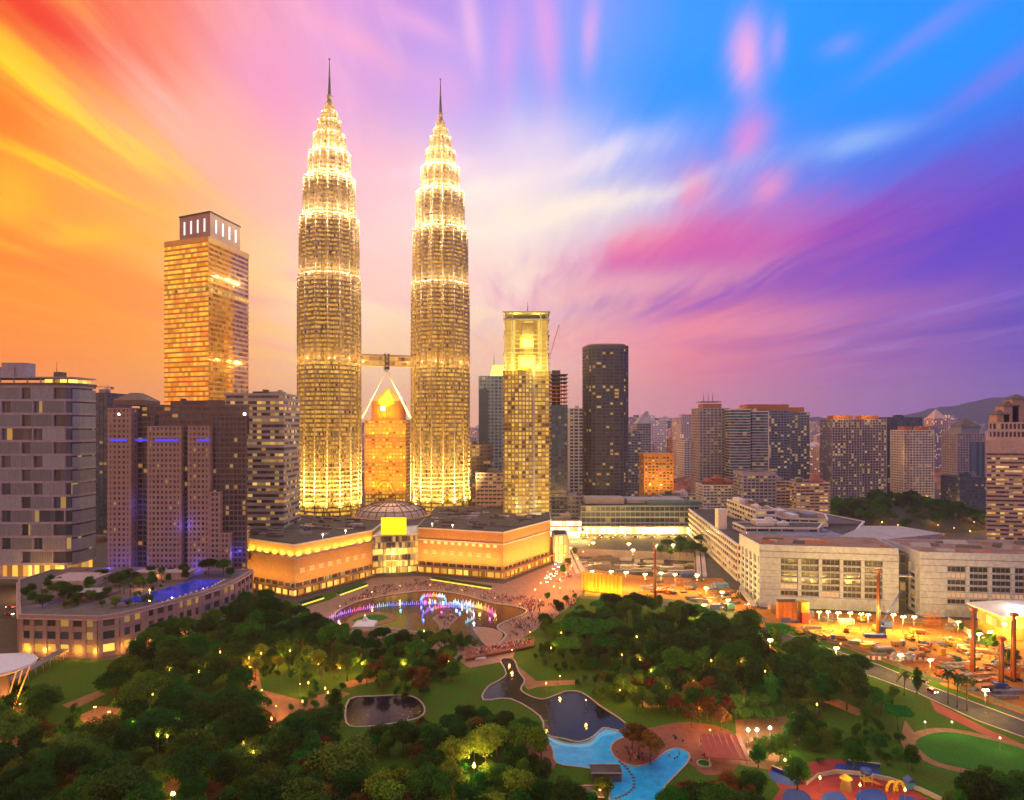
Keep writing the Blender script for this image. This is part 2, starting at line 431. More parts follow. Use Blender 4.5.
# ------------------------------------------------------------------ building kit
def facade(name, label, cat, poly, z0, z1, fh, wall='conc', gl='glass_few', bay=4.0, sp=.4, pw=.7, proj=.35, pp=.2, group=None,
           roof='roof', parapet=1.3, plant=2, root=None, each=1, skip_pier=1, slabs=True, gls=None):
    """storeys of recessed glazing between projecting floor slabs and piers; every storey's glazing is a part"""
    poly = ccw(poly)
    cx, cy = sum(p[0] for p in poly)/len(poly), sum(p[1] for p in poly)/len(poly)
    if root is None: root = thing(name, label, cat, (cx, cy, z0), group)
    o = root.location
    n = max(1, round((z1 - z0)/fh)); fh = (z1 - z0)/n
    W = MB(o); out = offset(poly, proj)
    for i in range(n):
        a = z0 + i*fh
        if slabs: W.prism(out, a, a + sp*fh)
        k = MB(o); k.prism(poly, a + sp*fh, a + fh, top=False, bot=False, bay=bay)
        k.build('window_band', M[gls[i % len(gls)] if gls else gl], root)
    if pw:
        for i in range(len(poly)):
            p, q = Vector(poly[i]), Vector(poly[(i+1) % len(poly)]); e = q - p; L = e.length
            if L < bay*.6: continue
            e.normalize(); nn = Vector((e.y, -e.x)); nb = max(1, round(L/bay)); rz = math.atan2(e.y, e.x)
            for j in range(0, nb + 1, skip_pier):
                c = p + e*min(max(L*j/nb, pw*.52), L - pw*.52) + nn*(pp - .25)/2
                W.box(c, (pw, pp + .25), z0 + .02, z1 - z0 - .04, rz)
    W.build('facade_cladding', M[wall], root)
    T = MB(o); T.prism(out, z1, z1 + parapet*.45)
    inn = offset(poly, -.6)
    for i in range(len(out)):
        j = (i+1) % len(out)
        T.prism([out[i], out[j], inn[j], inn[i]], z1 + parapet*.45, z1 + parapet, bot=False)
    T.build('roof', [M[roof] if parapet < .5 else M[wall]], root)
    D = MB(o); D.prism(inn, z1 + parapet*.46, z1 + parapet*.5 + .1, bot=False); D.build('roof_deck', M[roof], root)
    rr = random.Random(int(abs(cx*7 + cy*3)))
    xs, ys = [p[0] for p in poly], [p[1] for p in poly]
    wx, wy = max(xs) - min(xs), max(ys) - min(ys)
    for i in range(plant):
        for _ in range(20):
            c = (rr.uniform(min(xs) + wx*.2, max(xs) - wx*.2), rr.uniform(min(ys) + wy*.2, max(ys) - wy*.2))
            if inside(c, inn): break
        B = MB(o); s_ = (wx*rr.uniform(.12, .3), wy*rr.uniform(.15, .3)); h = rr.uniform(1.8, 4.5)
        B.box(c, s_, z1 + parapet*.5 + .1, h)
        if rr.random() < .5: B.box((c[0] + s_[0]*.2, c[1]), (s_[0]*.3, s_[1]*.4), z1 + parapet*.5 + .1 + h, h*.5)
        B.build('rooftop_unit', M[rr.choice(['conc_dark', 'metal_g', wall])], root)
    return root
def boxpoly(px0, px1, Y, depth, rz=0.0):
    """outline whose front face spans pixel columns px0..px1 at distance Y"""
    x0, x1 = GX(px0, Y), GX(px1, Y)
    return [(x0, Y), (x1, Y), (x1, Y + depth), (x0, Y + depth)]
def part(name, m, root, fn):
    b = MB(root.location); fn(b); return b.build(name, M[m] if isinstance(m, str) else m, root)
def mast(root, x, y, z, h, r=.35):
    part('mast', 'steel_dark', root, lambda b: (b.tube((x, y, z), (x, y, z + h*.6), r), b.tube((x, y, z + h*.6), (x, y, z + h), r*.5)))

# ------------------------------------------------------------------ twin towers
def star(R_, n=8, sub=3, cx=0, cy=0, rot=0.0):
    """eight-pointed star with a round bay between each pair of points"""
    pts = []
    for k in range(n):
        a0 = rot + 2*math.pi*k/n
        pts.append((a0, R_))
        for j in (-1, 0, 1):
            a = a0 + math.pi/n + j*math.pi/n*.42
            pts.append((a, R_*(.945 if j else .985)))
        # notches where bay and point meet
        pts.append((a0 + math.pi/n*.40, R_*.875)); pts.append((a0 + math.pi/n*1.60, R_*.875))
    pts.sort()
    return [(cx + r*math.cos(a), cy + r*math.sin(a)) for a, r in pts]
TIERS = [(28, 248, 29.0, 4.0), (248, 302, 27.3, 4.0), (302, 339, 23.8, 4.0), (339, 363, 19.0, 4.0), (363, 380, 14.6, 4.0), (380, 393, 10.6, 3.6), (393, 402, 7.0, 3.2), (402, 409.5, 4.2, 2.6)]
def twin_tower(x, y, label, src=None):
    t = thing('skyscraper', label, 'skyscraper', (x, y, 0), 'twin towers')
    for ti, (a, b_, rad, fh) in enumerate(TIERS):
        n = round((b_ - a)/fh); h = (b_ - a)/n
        L = MB(t.location)
        last = TIERS[ti+1][2] if ti + 1 < len(TIERS) else rad*.7
        for i in range(n):
            z = a + i*h
            # upper tiers lean inwards storey by storey
            r = rad - (rad - last)*max(0, (i/n - .7))*.3 if ti else rad
            s0 = star(r, cx=x, cy=y, rot=R(11))
            L.prism(s0, z, z + h*.36)
            L.prism(offset(s0, .75), z + h*.36, z + h*.36 + .22)          # sunshade blade
            k = MB(t.location); k.prism(star(r*.972, cx=x, cy=y, rot=R(11)), z + h*.36, z + h, top=False, bot=False, bay=1.5)
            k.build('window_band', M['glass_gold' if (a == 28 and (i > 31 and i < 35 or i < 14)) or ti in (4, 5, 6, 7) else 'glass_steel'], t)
        s1 = star(rad, cx=x, cy=y, rot=R(11))
        if ti < 6:
            for k in range(0, len(s1)):
                if k % 3 == 0: L.tube((*s1[k], a + .1), (*[p*.985 + q*.015 for p, q in zip(s1[k], (x, y))], b_ - 1.0), .55, n=5)
        L.prism(star(rad + .5, cx=x, cy=y, rot=R(11)), b_ - .05, b_ + .7)
        if ti in (1, 2, 3, 4, 5):
            for k in range(8):
                an = R(11) + k*math.pi/4
                L.tube((x + rad*math.cos(an), y + rad*math.sin(an), b_), (x + rad*.97*math.cos(an), y + rad*.97*math.sin(an), b_ + 3.2), .45, .15, 5)
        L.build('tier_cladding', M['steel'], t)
    P = MB(t.location)
    for z0_, z1_, r0, r1 in ((409.5, 413, 3.2, 1.9), (413, 415.2, 2.4, 2.0)): P.tube((x, y, z0_), (x, y, z1_), r0, r1, 12)
    P.build('pinnacle', M['steel'], t)
    part('ring_ball', 'steel', t, lambda b: [b.ball((x, y, 417.4), 2.6, 12, 8)] + [b.prism(ellipse(x, y, 2.95 - abs(k)*.55, 2.95 - abs(k)*.55, 14), 417.2 + k*.9, 417.5 + k*.9) for k in (-2, -1, 0, 1, 2)])
    part('spire', 'steel_dark', t, lambda b: (b.tube((x, y, 419.5), (x, y, 436), 1.5, .8, 8), b.tube((x, y, 436), (x, y, 452), .8, .3, 8), b.ball((x, y, 452.6), .95)))
    # floodlights on every ledge wash the tier above; big ones on the podium roof wash the shaft
    gold = (1.0, .60, .16)
    FX = MB(t.location)
    for k in range(12):
        an = R(5) + k*math.pi/6
        p = (x + 41*math.cos(an), y + 41*math.sin(an), 36.0)
        lamp('floodlight', p, 420000, gold, .5, t, 'SPOT', (x + 24*math.cos(an), y + 24*math.sin(an), 104), 80)
        lamp('floodlight', (x + 33*math.cos(an), y + 33*math.sin(an), 35.5), 70000, gold, .5, t, 'SPOT', (x + 28*math.cos(an), y + 28*math.sin(an), 50), 120)
        FX.box(p[:2], (1.6, 1.6), 34.2, 1.2)
    FX.build('floodlight_box', M['metal_g'], t)
    for (z, rl, ru, wt) in ((248.9, 29, 27.3, 6500), (302.9, 27.3, 23.8, 15000), (339.9, 23.8, 19, 17000), (363.9, 19, 14.6, 13000), (380.8, 14.6, 10.6, 8000), (393.8, 10.6, 7, 4500), (402.5, 7, 4.2, 2000), (171.5, 32.0, 29, 4000)):
        for k in range(16 if z < 370 else 8):
            an = R(11) + (k + .5)*2*math.pi/(16 if z < 370 else 8)
            q = rl + 2.2
            lamp('ledge_light', (x + q*math.cos(an), y + q*math.sin(an), z + .6), wt, (1, .80, .46) if z > 240 else gold, .3, t)
    return t
TL, TR = (-170.5, 635.0), (-70.7, 672.0)
twin_tower(*TL, 'nearer gold-lit steel twin tower with the taller-looking spire, beside the banded office block')
twin_tower(*TR, 'gold-lit steel twin tower standing farther back, on the side of the curved balcony tower')
# bridge between them
A, B = Vector((*TL, 0)), Vector((*TR, 0)); dv = (B - A).normalized(); nv = Vector((-dv.y, dv.x, 0))
mid = (A + B)/2
br = thing('skybridge', 'two-storey steel bridge with splayed legs linking the two gold towers', 'bridge', (mid.x, mid.y, 167))
def span(b, s0, s1, hw, z0, z1): b.prism(ccw([tuple((A + dv*s0 + nv*hw)[:2]), tuple((A + dv*s0 - nv*hw)[:2]), tuple((A + dv*s1 - nv*hw)[:2]), tuple((A + dv*s1 + nv*hw)[:2])]), z0, z1, bay=3)
LEN = (B - A).length
part('deck', 'steel', br, lambda b: (span(b, 27, LEN - 27, 3, 167, 168.4), span(b, 27, LEN - 27, 2.9, 171.6, 172.8), span(b, 27, LEN - 27, 3.2, 176.2, 177.3)))
part('window_band', 'glass_steel', br, lambda b: span(b, 27.2, LEN - 27.2, 2.6, 168.4, 171.6))
part('window_band', 'glass_steel', br, lambda b: span(b, 27.2, LEN - 27.2, 2.6, 172.8, 176.2))
part('roof', 'steel', br, lambda b: b.prism(ccw([tuple((A + dv*28 + nv*2)[:2]), tuple((A + dv*28 - nv*2)[:2]), tuple((A + dv*(LEN-28) - nv*2)[:2]), tuple((A + dv*(LEN-28) + nv*2)[:2])]), 177.3, 178.4))
part('centre_frame', 'steel_dark', br, lambda b: (span(b, LEN/2 - 2.2, LEN/2 - 1.2, 3.6, 164, 179.5), span(b, LEN/2 + 1.2, LEN/2 + 2.2, 3.6, 164, 179.5), b.ball((mid.x, mid.y, 165), 2.2)))
M['bright_steel'] = mat('bright_steel', (.85, .83, .80), .35, .05, .3)
for sg in (-1, 1):
    part('leg', 'bright_steel', br, lambda b: [b.tube(mid + nv*k*1.4 + Vector((0, 0, 164.5)), mid + dv*sg*23.5 + nv*k*2.2 + Vector((0, 0, 118)), .75, n=8) for k in (-1, 1)])
for sg in (-1, 1): lamp('leg_light', tuple(mid + dv*sg*10 - nv*14 + Vector((0, 0, 128))), 16000, (1, .86, .66), .5, br, 'SPOT', tuple(mid + dv*sg*9 + Vector((0, 0, 148))), 90)
# ------------------------------------------------------------------ tower with crown box behind the pink hotel
M['copper_slab'] = mat('copper_spandrel', (.52, .34, .15), .4, .2, .2, metal=.5)
mx = thing('office_tower', 'tall copper-glass office tower with a lit box crown behind the pink hotel', 'office tower', (-265, 585, 0))
P0 = [(-250, 560), (-240, 619), (-285, 637), (-295, 578)]
facade('', '', '', P0, 60, 262, 4.15, 'copper_slab', 'glass_orange', bay=3.2, sp=.32, pw=0, proj=.5, root=mx, plant=0, parapet=4.5)
P1 = [(-252.5, 569), (-245, 613), (-279, 627), (-286, 585)]
part('crown_wall', 'stone_pink', mx, lambda b: b.prism(ccw(P1), 266, 289))
part('crown_roof', 'roof', mx, lambda b: b.prism(offset(ccw(P1), .5), 289, 290.2))
M['fin_light'] = mat('white_fin_light', (.8, .8, .8), .4, 0, emit=(.86, .9, 1), es=.95)
P1c = ccw(P1)
for i in range(4):
    p, q = Vector(P1c[i]), Vector(P1c[(i+1) % 4]); e = (q - p); L = e.length; e.normalize(); nn = Vector((e.y, -e.x))
    for j in range(4):
        c = p + e*L*(j + .8)/4.6 + nn*.3
        part('fin_lamp', 'fin_light', mx, lambda b: b.box(c, (1.5, .5), 273.5, 11, math.atan2(e.y, e.x)))
for z in (222,):
    part('lit_belt', 'glass_gold', mx, lambda b: b.prism(offset(ccw(P0), .56), z, z + 2.4, top=False, bot=False, bay=3.2))
lamp('facade_flood', (-225, 560, 136), 26000, (1, .7, .25), 1, mx, 'SPOT', (-247, 580, 150), 110)

# white banded office beside the tower
facade('banded_office', 'pale office block with ribbon windows wedged between the pink hotel and the gold tower', 'office block',
       boxpoly(226, 283.5, 505, 38), 8, 133, 4.3, 'conc', 'glass_warm', bay=3.4, sp=.5, pw=0, proj=.7, plant=2, parapet=1.6)
facade('dark_blue_tower', 'dark blue glass tower showing as a narrow strip behind the grey screen-clad block', 'tower',
       boxpoly(78, 107.5, 640, 40), 8, ZZ(394, 640), 4, 'navy', 'glass_blue', bay=4, sp=.3, pw=.5, pp=.4, plant=1)
facade('grey_tower', 'hazy grey tower partly hidden behind the banded office', 'tower', boxpoly(284, 293, 900, 30), 0, ZZ(462, 900), 4, 'grey_blue', 'glass_few', plant=1)
facade('pink_tower', 'faint pink high-rise fading in haze between the banded office and the twin tower', 'tower', boxpoly(283, 301, 1900, 60), 0, ZZ(412, 1900), 8, 'conc_pink', 'glass_few', bay=9, plant=1)
facade('short_dark_block', 'short dark block at the foot of the hazy pink high-rise', 'block', boxpoly(288, 303, 760, 30), 0, ZZ(483, 760), 4, 'conc_dark', 'glass_some', plant=2)

# ------------------------------------------------------------------ grey block with staggered screens
lb = thing('screen_clad_block', 'broad grey block with staggered blue-grey screens and pale floor bands', 'office block', (-350, 466, 0))
X1 = -294.0
LP = [(-430, 455), (X1 - 5, 455), (X1 - 1.6, 456.6), (X1 + .8, 461), (X1 + 1.2, 478), (-430, 478)]
FH = 9.15; Z0 = 8.0; NF = 15; NF = 14; ZT = Z0 + NF*FH
for i in range(NF):
    z = Z0 + i*FH
    k = MB(lb.location); k.prism(offset(ccw(LP), -1.3), z + 1.5, z + FH, top=False, bot=False, bay=3.6)
    k.build('window_band', M['glass_shop' if i == 0 else 'glass_some' if i in (2, 10, 11) else 'glass_few'], lb)
W = MB(lb.location)
for i in range(NF + 1):
    z = Z0 + i*FH; W.prism(offset(ccw(LP), .25), z, z + 1.5)
    if i < NF:
        for k in range(7):
            x = X1 - 5 - k*21.4 - (i % 2)*8.0
            W.box((x - .2, 455.5), (.9, 1.4), z + 1.5, FH - 1.5)
W.build('facade_cladding', M['conc_mauve'], lb)
for i in range(1, NF):
    z = Z0 + i*FH + 1.5
    for k in range(-1, 4):
        x1 = X1 - 5.6 - k*21.4 - (i % 2)*8.0; x0 = x1 - 14.4
        x1 = min(x1, X1 - 5.4)
        if x1 - x0 < 3: continue
        if (i, k) in ((10, 1), (3, 2), (4, 0)): continue
        part('screen_panel', 'blue_panel', lb, lambda b: [b.box(((x0+x1)/2, 455.0), (x1 - x0, .3), z + .02, FH - 1.56)] + [b.box((x0 + (x1-x0)*q/9, 454.8), (.12, .18), z + .05, FH - 1.6) for q in range(10)])
    part('corner_screen', 'blue_panel', lb, lambda b: b.prism(ccw([(X1 - 1.0, 456.4), (X1 + 1.1, 461), (X1 + 1.45, 477.8), (X1 + 1.2, 477.8), (X1 + .85, 461.1), (X1 - 1.2, 456.6)]), z + .02, z + FH - 2.6))
part('roof', 'conc_dark', lb, lambda b: b.prism(offset(ccw(LP), .6), ZT + 1.5, ZT + 3.2))
part('roof_canopy', 'conc_mauve', lb, lambda b: (b.prism(offset(ccw(LP), .2), ZT + 6.4, ZT + 7.2), [b.box((X1 - 4 - j*9, 456), (.6, .6), ZT + 3.2, 3.2) for j in range(15)]))
part('lit_strip', 'glass_lobby', lb, lambda b: b.prism(offset(ccw([(-314, 456), (X1 - 4, 456), (X1 - .6, 462), (X1 - .4, 477), (-314, 477)]), -.4), ZT + 3.2, ZT + 5.6, top=False, bot=False, bay=5))
part('rooftop_unit', 'conc_mauve', lb, lambda b: (b.box((-352, 468), (30, 16), ZT + 7.2, 7), b.box((-338, 466), (16, 10), ZT + 7.2, 10)))
part('rooftop_unit', 'conc_dark', lb, lambda b: b.box((-311, 468), (5, 6), ZT + 7.2, 4))
mast(lb, -312, 466, ZT + 7.2, 11, .2)

# ------------------------------------------------------------------ pink hotel
hb = thing('hotel', 'pink stone hotel slab with a grid of small square windows above the pool terrace', 'hotel', (-212, 445, 19))
HP = [(-256, 431), (-242, 431), (-242, 436), (-228, 436), (-228, 429.5), (-208, 429.5), (-208, 432.5), (-203, 432.5), (-203, 430), (-188, 430), (-188, 436), (-168.5, 436), (-179, 462), (-262, 462)]
M['hotel_pink'] = mat('rose_stone', (.36, .25, .22), .75, .16, .12); M['hotel_brown'] = mat('brown_stone', (.17, .12, .115), .75, .2, .12)
def bayblock(x0, x1, y0, z0_, z1_, wall, gl, bay, sp, pw, par=.9): facade('', '', '', [(x0, y0), (x1, y0), (x1*(461/y0 if x1 > -175 else 1), 461), (x0, 461)], z0_, z1_, 3.3, wall, gl, bay=bay, sp=sp, pw=pw, proj=.45, pp=.40, root=hb, plant=0, parapet=par)
bayblock(-256, -241.5, 431, 19.5, 121, 'hotel_pink', 'glass_few', 3.0, .48, 1.5)
bayblock(-241.3, -230.2, 438, 19.5, 116, 'hotel_brown', 'glass_dark', 3.4, .28, .6)
bayblock(-230, -209, 429.5, 19.5, 109.5, 'hotel_pink', 'glass_few', 2.75, .48, 1.25)
bayblock(-208.8, -204.8, 433, 19.5, 107, 'hotel_brown', 'glass_dark', 4, .3, .5)
bayblock(-204.6, -191.2, 430, 19.5, 109.5, 'hotel_pink', 'glass_few', 2.75, .48, 1.25)
bayblock(-191, -169.3, 433.6, 19.5, 116, 'hotel_brown', 'glass_dark', 2.7, .30, .55)
bayblock(-190.8, -184.5, 429.8, 19.5, 68, 'hotel_pink', 'glass_few', 2.6, .46, 1.1)
bayblock(-184.3, -178.5, 429.9, 19.5, 42, 'hotel_pink', 'glass_few', 2.6, .46, 1.1)
HT = [(-256, 432.5), (-168.8, 437), (-179, 462), (-262, 462)]
facade('', '', '', [(-240.5, 440), (-170.5, 440.5), (-179, 460.5), (-240.5, 460.5)], 105, 122.5, 4.4, 'brown', 'glass_some', bay=5, sp=.5, pw=1.2, proj=.4, root=hb, plant=3, parapet=1.6)
part('gable', 'brown', hb, lambda b: (b.prism(ccw(rect(-246, 446, 19, 22)), 123.6, 127), b.prism(ccw(rect(-246, 446, 19, 22)), 127, 132, poly2=ccw(rect(-246, 446, 5, 6)))))
M['led_blue'] = mat('blue_led', (.05, .05, .2), .5, 0, emit=(.06, .05, 1), es=.9)  # emissive blue boxes in a broken row across the front
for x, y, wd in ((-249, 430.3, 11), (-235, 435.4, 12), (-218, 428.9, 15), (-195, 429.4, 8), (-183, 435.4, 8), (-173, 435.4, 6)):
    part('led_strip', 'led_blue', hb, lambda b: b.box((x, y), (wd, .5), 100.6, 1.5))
for x in (-249, -171.5): 
    part('roof_lamp', mat('white_lamp', (.8, .8, .8), .5, 0, emit=(1, .88, .74), es=6), hb, lambda b: b.ball((x, 431.2 if x < -200 else 436.0, 118), 1.0))
for x, y, z in ((-235, 429, 24), (-198, 427.5, 22), (-235, 430.5, 60), (-206, 427.5, 48), (-175, 432, 30), (-250, 424, 24), (-222, 422, 21.5)):
    lamp('blue_uplight', (x, y - 2, z), 1500, (.10, .08, 1), .4, hb)

# podium with pool terrace
pd = thing('hotel_podium', 'curved stone podium with arcaded storeys and a garden pool terrace on top', 'podium', (-215, 385, 0))
PP = [G(20, 655), (GX(98, 324), 324), (-190, 329), (-184, 340), (-176, 355.5), (-169.5, 371), (-165, 386), (-163, 401), (-164, 429), (-290, 429), (-290, 400), (-250, 345)]
PP[0] = (GX(20, 327), 327)
facade('', '', '', PP, 0, 18.4, 6.1, 'stone_pink', 'glass_shop', bay=6.4, sp=.40, pw=2.0, proj=.5, pp=.8, root=pd, roof='conc_dark', plant=0, parapet=1.6, gls=['glass_shop', 'glass_some', 'glass_warm'])
part('cornice', 'conc_pink', pd, lambda b: b.prism(offset(ccw(PP), 1.3), 18.0, 18.38))
part('pool', mat('blue_pool_water', (.02, .05, .4), .06, 0, emit=(.03, .05, 1.0), es=.10), pd, lambda b: b.prism(ccw([(-206, 352), (-182, 352), (-171, 384), (-171, 404), (-188, 404), (-196, 376)]), 19.3, 19.55))  # pool water emits blue itself, standing in for pool lighting
part('terrace_paving', 'brown', pd, lambda b: b.prism(ccw([(-216, 348), (-180.5, 348), (-168.5, 384), (-168.5, 406), (-216, 406)]), 19.25, 19.32))
part('raised_garden', 'brown', pd, lambda b: (b.prism(ccw([(-246, 356), (-218, 352), (-214, 372), (-252, 392)]), 19.3, 20.6), b.prism(ccw([(-270, 400), (-222, 398), (-222, 424), (-276, 424)]), 19.3, 22.4)))
part('pergola', 'conc', pd, lambda b: (b.box((-225, 362), (16, 10), 22.5, .6), [b.box((-225 + i*7, 362 + j*4), (.6, .6), 19.1, 3.4) for i in (-1, 1) for j in (-1, 1)]))
part('pavilion', 'conc_pink', pd, lambda b: (b.box((-208, 408), (30, 9), 19.2, 4), b.box((-208, 408), (33, 11), 23.2, .6), b.box((-250, 392), (26, 22), 19.2, 4.5)))
for x, y, wt, c in ((-196, 404, 3500, (1, .4, .06)), (-212, 402, 3500, (1, .4, .06)), (-195, 366, 1200, (1, .5, .1)), (-230, 372, 1800, (1, .45, .08)), (-240, 350, 500, (.15, .1, 1)), (-186, 372, 900, (.2, .15, 1)), (-178, 392, 900, (.15, .12, 1)), (-208, 380, 1200, (1, .5, .15)), (-262, 404, 1400, (.12, .1, 1))):
    lamp('terrace_light', (x, y, 22.6), wt, c, .4, pd)
for k in range(9):
    q = Vector((-232, 325)).lerp(Vector((-198, 322)), k/4) if k < 5 else Vector(((-186.5, 328), (-179, 342), (-171, 358), (-164, 376))[k - 5]); lamp('arcade_light', (q.x, q.y, 3.4), 1100, (1, .42, .05), .4, pd)
M['amber_lamp'] = mat('amber_lamp', (.9, .6, .3), .5, 0, emit=(1, .50, .12), es=2.6)
M['white_glow'] = mat('white_lamp_glow', (.9, .9, .9), .5, 0, emit=(1, .84, .55), es=4)
for x, y in ((-196, 404), (-212, 402), (-195, 366)): part('terrace_lamp', 'amber_lamp', pd, lambda b: (b.tube((x, y, 19.3), (x, y, 21.6), .12), b.ball((x, y, 22), .5)))
prng = random.Random(5)
sun_lounger_src = None
for i in range(14):
    x = -176.2 - i*.0 + prng.uniform(-.3, .3); y = 350 + i*3.9; x = -179.8 + (y - 352)*.3 if y < 384 else -169.9
    if sun_lounger_src is None:
        sl = MB((x, y, 19.32)); sl.box((x, y), (.8, 1.9), 19.55, .18); sl.box((x, y + .7), (.8, .5), 19.73, .35)
        for a in (-.3, .3):
            for b_ in (-.7, .7): sl.box((x + a, y + b_), (.08, .08), 19.33, .22)
        sun_lounger_src = tag(sl.build('sun_lounger', M['metal_w']), 'white sun lounger lined up along the blue rooftop pool', 'sun lounger', 'loungers by the rooftop pool')
    else:
        c = sun_lounger_src.copy(); col.objects.link(c); c.location = (x, y, 19.32)
# ------------------------------------------------------------------ mall: two stone wings and a glazed entrance
def stone_wing(label, poly, z1, wall='stone'):
    t = thing('mall_wing', label, 'shopping mall', (sum(p[0] for p in poly)/len(poly), sum(p[1] for p in poly)/len(poly), 0))
    poly = ccw(poly)
    part('wall', wall, t, lambda b: b.prism(poly, 9.2, z1 - .02, top=False))
    part('window_band', 'glass_shop', t, lambda b: b.prism(offset(poly, -.6), .5, 5.0, top=False, bot=False, bay=3.4))
    part('window_band', 'glass_few', t, lambda b: b.prism(offset(poly, -.5), 5.9, 8.6, top=False, bot=False, bay=3.4))
    C = MB(t.location); C.prism(offset(poly, 3.2), 5.0, 5.9); C.prism(offset(poly, .5), 8.6, 9.2); C.prism(offset(poly, 1.6), 0, .5)
    for i in range(len(poly)):
        p, q = Vector(poly[i]), Vector(poly[(i+1) % len(poly)]); e = q - p; L = e.length; e.normalize(); nn = Vector((e.y, -e.x))
        for j in range(int(L/6.2) + 1):
            c = p + e*min(j*6.2 + .8, L - .8) + nn*2.2
            C.box(c, (.9, .9), .5, 4.5, math.atan2(e.y, e.x)); C.box(p + e*min(j*6.2 + .8, L - .8) + nn*.05, (1.0, .5), 5.9, 2.7, math.atan2(e.y, e.x))
    C.build('colonnade_frame', M['stone'], t)
    part('string_course', 'conc_white', t, lambda b: (b.prism(offset(poly, .8), z1 - 9.4, z1 - 8.6), b.prism(offset(poly, 1.0), z1 - 1.0, z1)))
    part('roof', 'roof', t, lambda b: b.prism(offset(poly, .2), z1 + .0, z1 + .5))
    return t, poly
def face_windows(t, poly, i, z, h, wd, step, m, inset=5):
    p, q = Vector(poly[i]), Vector(poly[(i+1) % len(poly)]); e = q - p; L = e.length; e.normalize(); nn = Vector((e.y, -e.x)); rz = math.atan2(e.y, e.x)
    s_ = inset
    while s_ + wd < L - inset*.6:
        c = p + e*(s_ + wd/2)
        wdw = part('window', 'conc_white', t, lambda b: (b.box(c + nn*.16, (wd + .5, .4), z - .25, .25, rz), b.box(c + nn*.16, (wd + .5, .4), z + h, .25, rz)))
        b = MB(t.location); b.box(c + nn*.05, (wd, .2), z, h, rz)
        bb = b.build('pane', M[m], wdw)
        s_ += step
lw = [(-140.7, 439), (-103, 500), (-103, 560), (-200, 575), (-186, 467)]
lwing, lpoly = stone_wing('orange stone mall wing with a glowing yellow frieze, next to the hotel podium', lw, 34)
rw = [(-6.5, 490), (31, 553), (34, 640), (-71, 640), (-71, 513)]
rwing, rpoly = stone_wing('orange stone mall wing with two rows of small windows before the balcony tower', rw, 34)
def edge(poly, a, b):
    for i in range(len(poly)):
        if math.dist(poly[i], a) < .5 and math.dist(poly[(i+1) % len(poly)], b) < .5: return i
M['pane_dim'] = mat('dim_lit_pane', (.25, .16, .08), .3, 0, emit=(1, .62, .18), es=.5, sampling=False)
M['pane_lit'] = mat('lit_pane', (.3, .2, .1), .3, 0, emit=(1, .66, .15), es=1.1, sampling=False)
i = edge(lpoly, lw[0], lw[1]); face_windows(lwing, lpoly, i, 15.0, 2.4, 3.6, 8, 'pane_dim')
j = edge(lpoly, lw[4], lw[0])
i = edge(rpoly, rw[4], rw[0]); face_windows(rwing, rpoly, i, 15.0, 2.2, 3.2, 7.2, 'pane_dim'); face_windows(rwing, rpoly, i, 22.3, 1.8, 2.8, 5.6, 'pane_lit')
def uplight_row(t, p, q, z, dist, watts, colr, n, tz, cone=120, fixture=True):
    p, q = Vector(p), Vector(q); e = (q - p); L = e.length; e.normalize(); nn = Vector((e.y, -e.x))
    for k in range(n):
        a = p + e*L*(k + .5)/n; c = a + nn*dist
        lamp('wall_washer', (c.x, c.y, z), watts, colr, .4, t, 'SPOT', (a.x, a.y, tz), cone)
amb = (1, .50, .10)
def ledge(t, p, q, z, d0, d1):
    p, q = Vector(p), Vector(q); e = (q-p).normalized(); nn = Vector((e.y, -e.x))
    part('light_trough', 'stone_pink', t, lambda b: b.prism(ccw([tuple(p + nn*d0), tuple(q + nn*d0), tuple(q + nn*d1), tuple(p + nn*d1)]), z - .5, z))
for a, b_, n in ((lw[0], lw[1], 9), (lw[4], lw[0], 7)):
    uplight_row(lwing, a, b_, 25.8, 1.9, 5200, (1, .62, .08), n, 32, 150)
    ledge(lwing, a, b_, 25.4, .85, 2.2)
    uplight_row(lwing, a, b_, 9.6, 12, 10500, amb, max(3, n//2), 16, 120)
for a, b_, n in ((rw[4], rw[0], 7), (rw[0], rw[1], 7)):
    uplight_row(rwing, a, b_, 9.6, 12, 13000, (1, .46, .08), n, 20, 120)
# roof clutter
rr = random.Random(3)
for t, poly, k in ((lwing, lpoly, 46), (rwing, rpoly, 60)):
    xs, ys = [p[0] for p in poly], [p[1] for p in poly]
    done = 0
    inn = offset(poly, -6)
    while done < k:
        c = (rr.uniform(min(xs), max(xs)), rr.uniform(min(ys), max(ys)))
        if not inside(c, inn) or math.dist(c, TL) < 33 or math.dist(c, TR) < 33 or math.dist(c, (-102, 572)) < 34: continue
        done += 1
        s_ = (rr.uniform(1.5, 12), rr.uniform(1, 5)); h = rr.uniform(.5, 2.4)
        part('rooftop_unit', rr.choice(['conc_dark', 'metal_g', 'conc', 'brown']), t, lambda b: (b.box(c, s_, 34.5, h, rr.uniform(-.1, .1)), b.tube((c[0] - s_[0]/3, c[1], 34.5 + h), (c[0] - s_[0]/3, c[1], 34.5 + h + .8), .4)))
# parapet lamps
for x, y in ((-128, 460), (-117, 478), (-60, 511), (-44, 504)):
    part('roof_lamp', 'white_glow', lwing if x < -100 else rwing, lambda b: (b.tube((x, y, 34), (x, y, 36.4), .1), b.ball((x, y, 36.8), .7)))
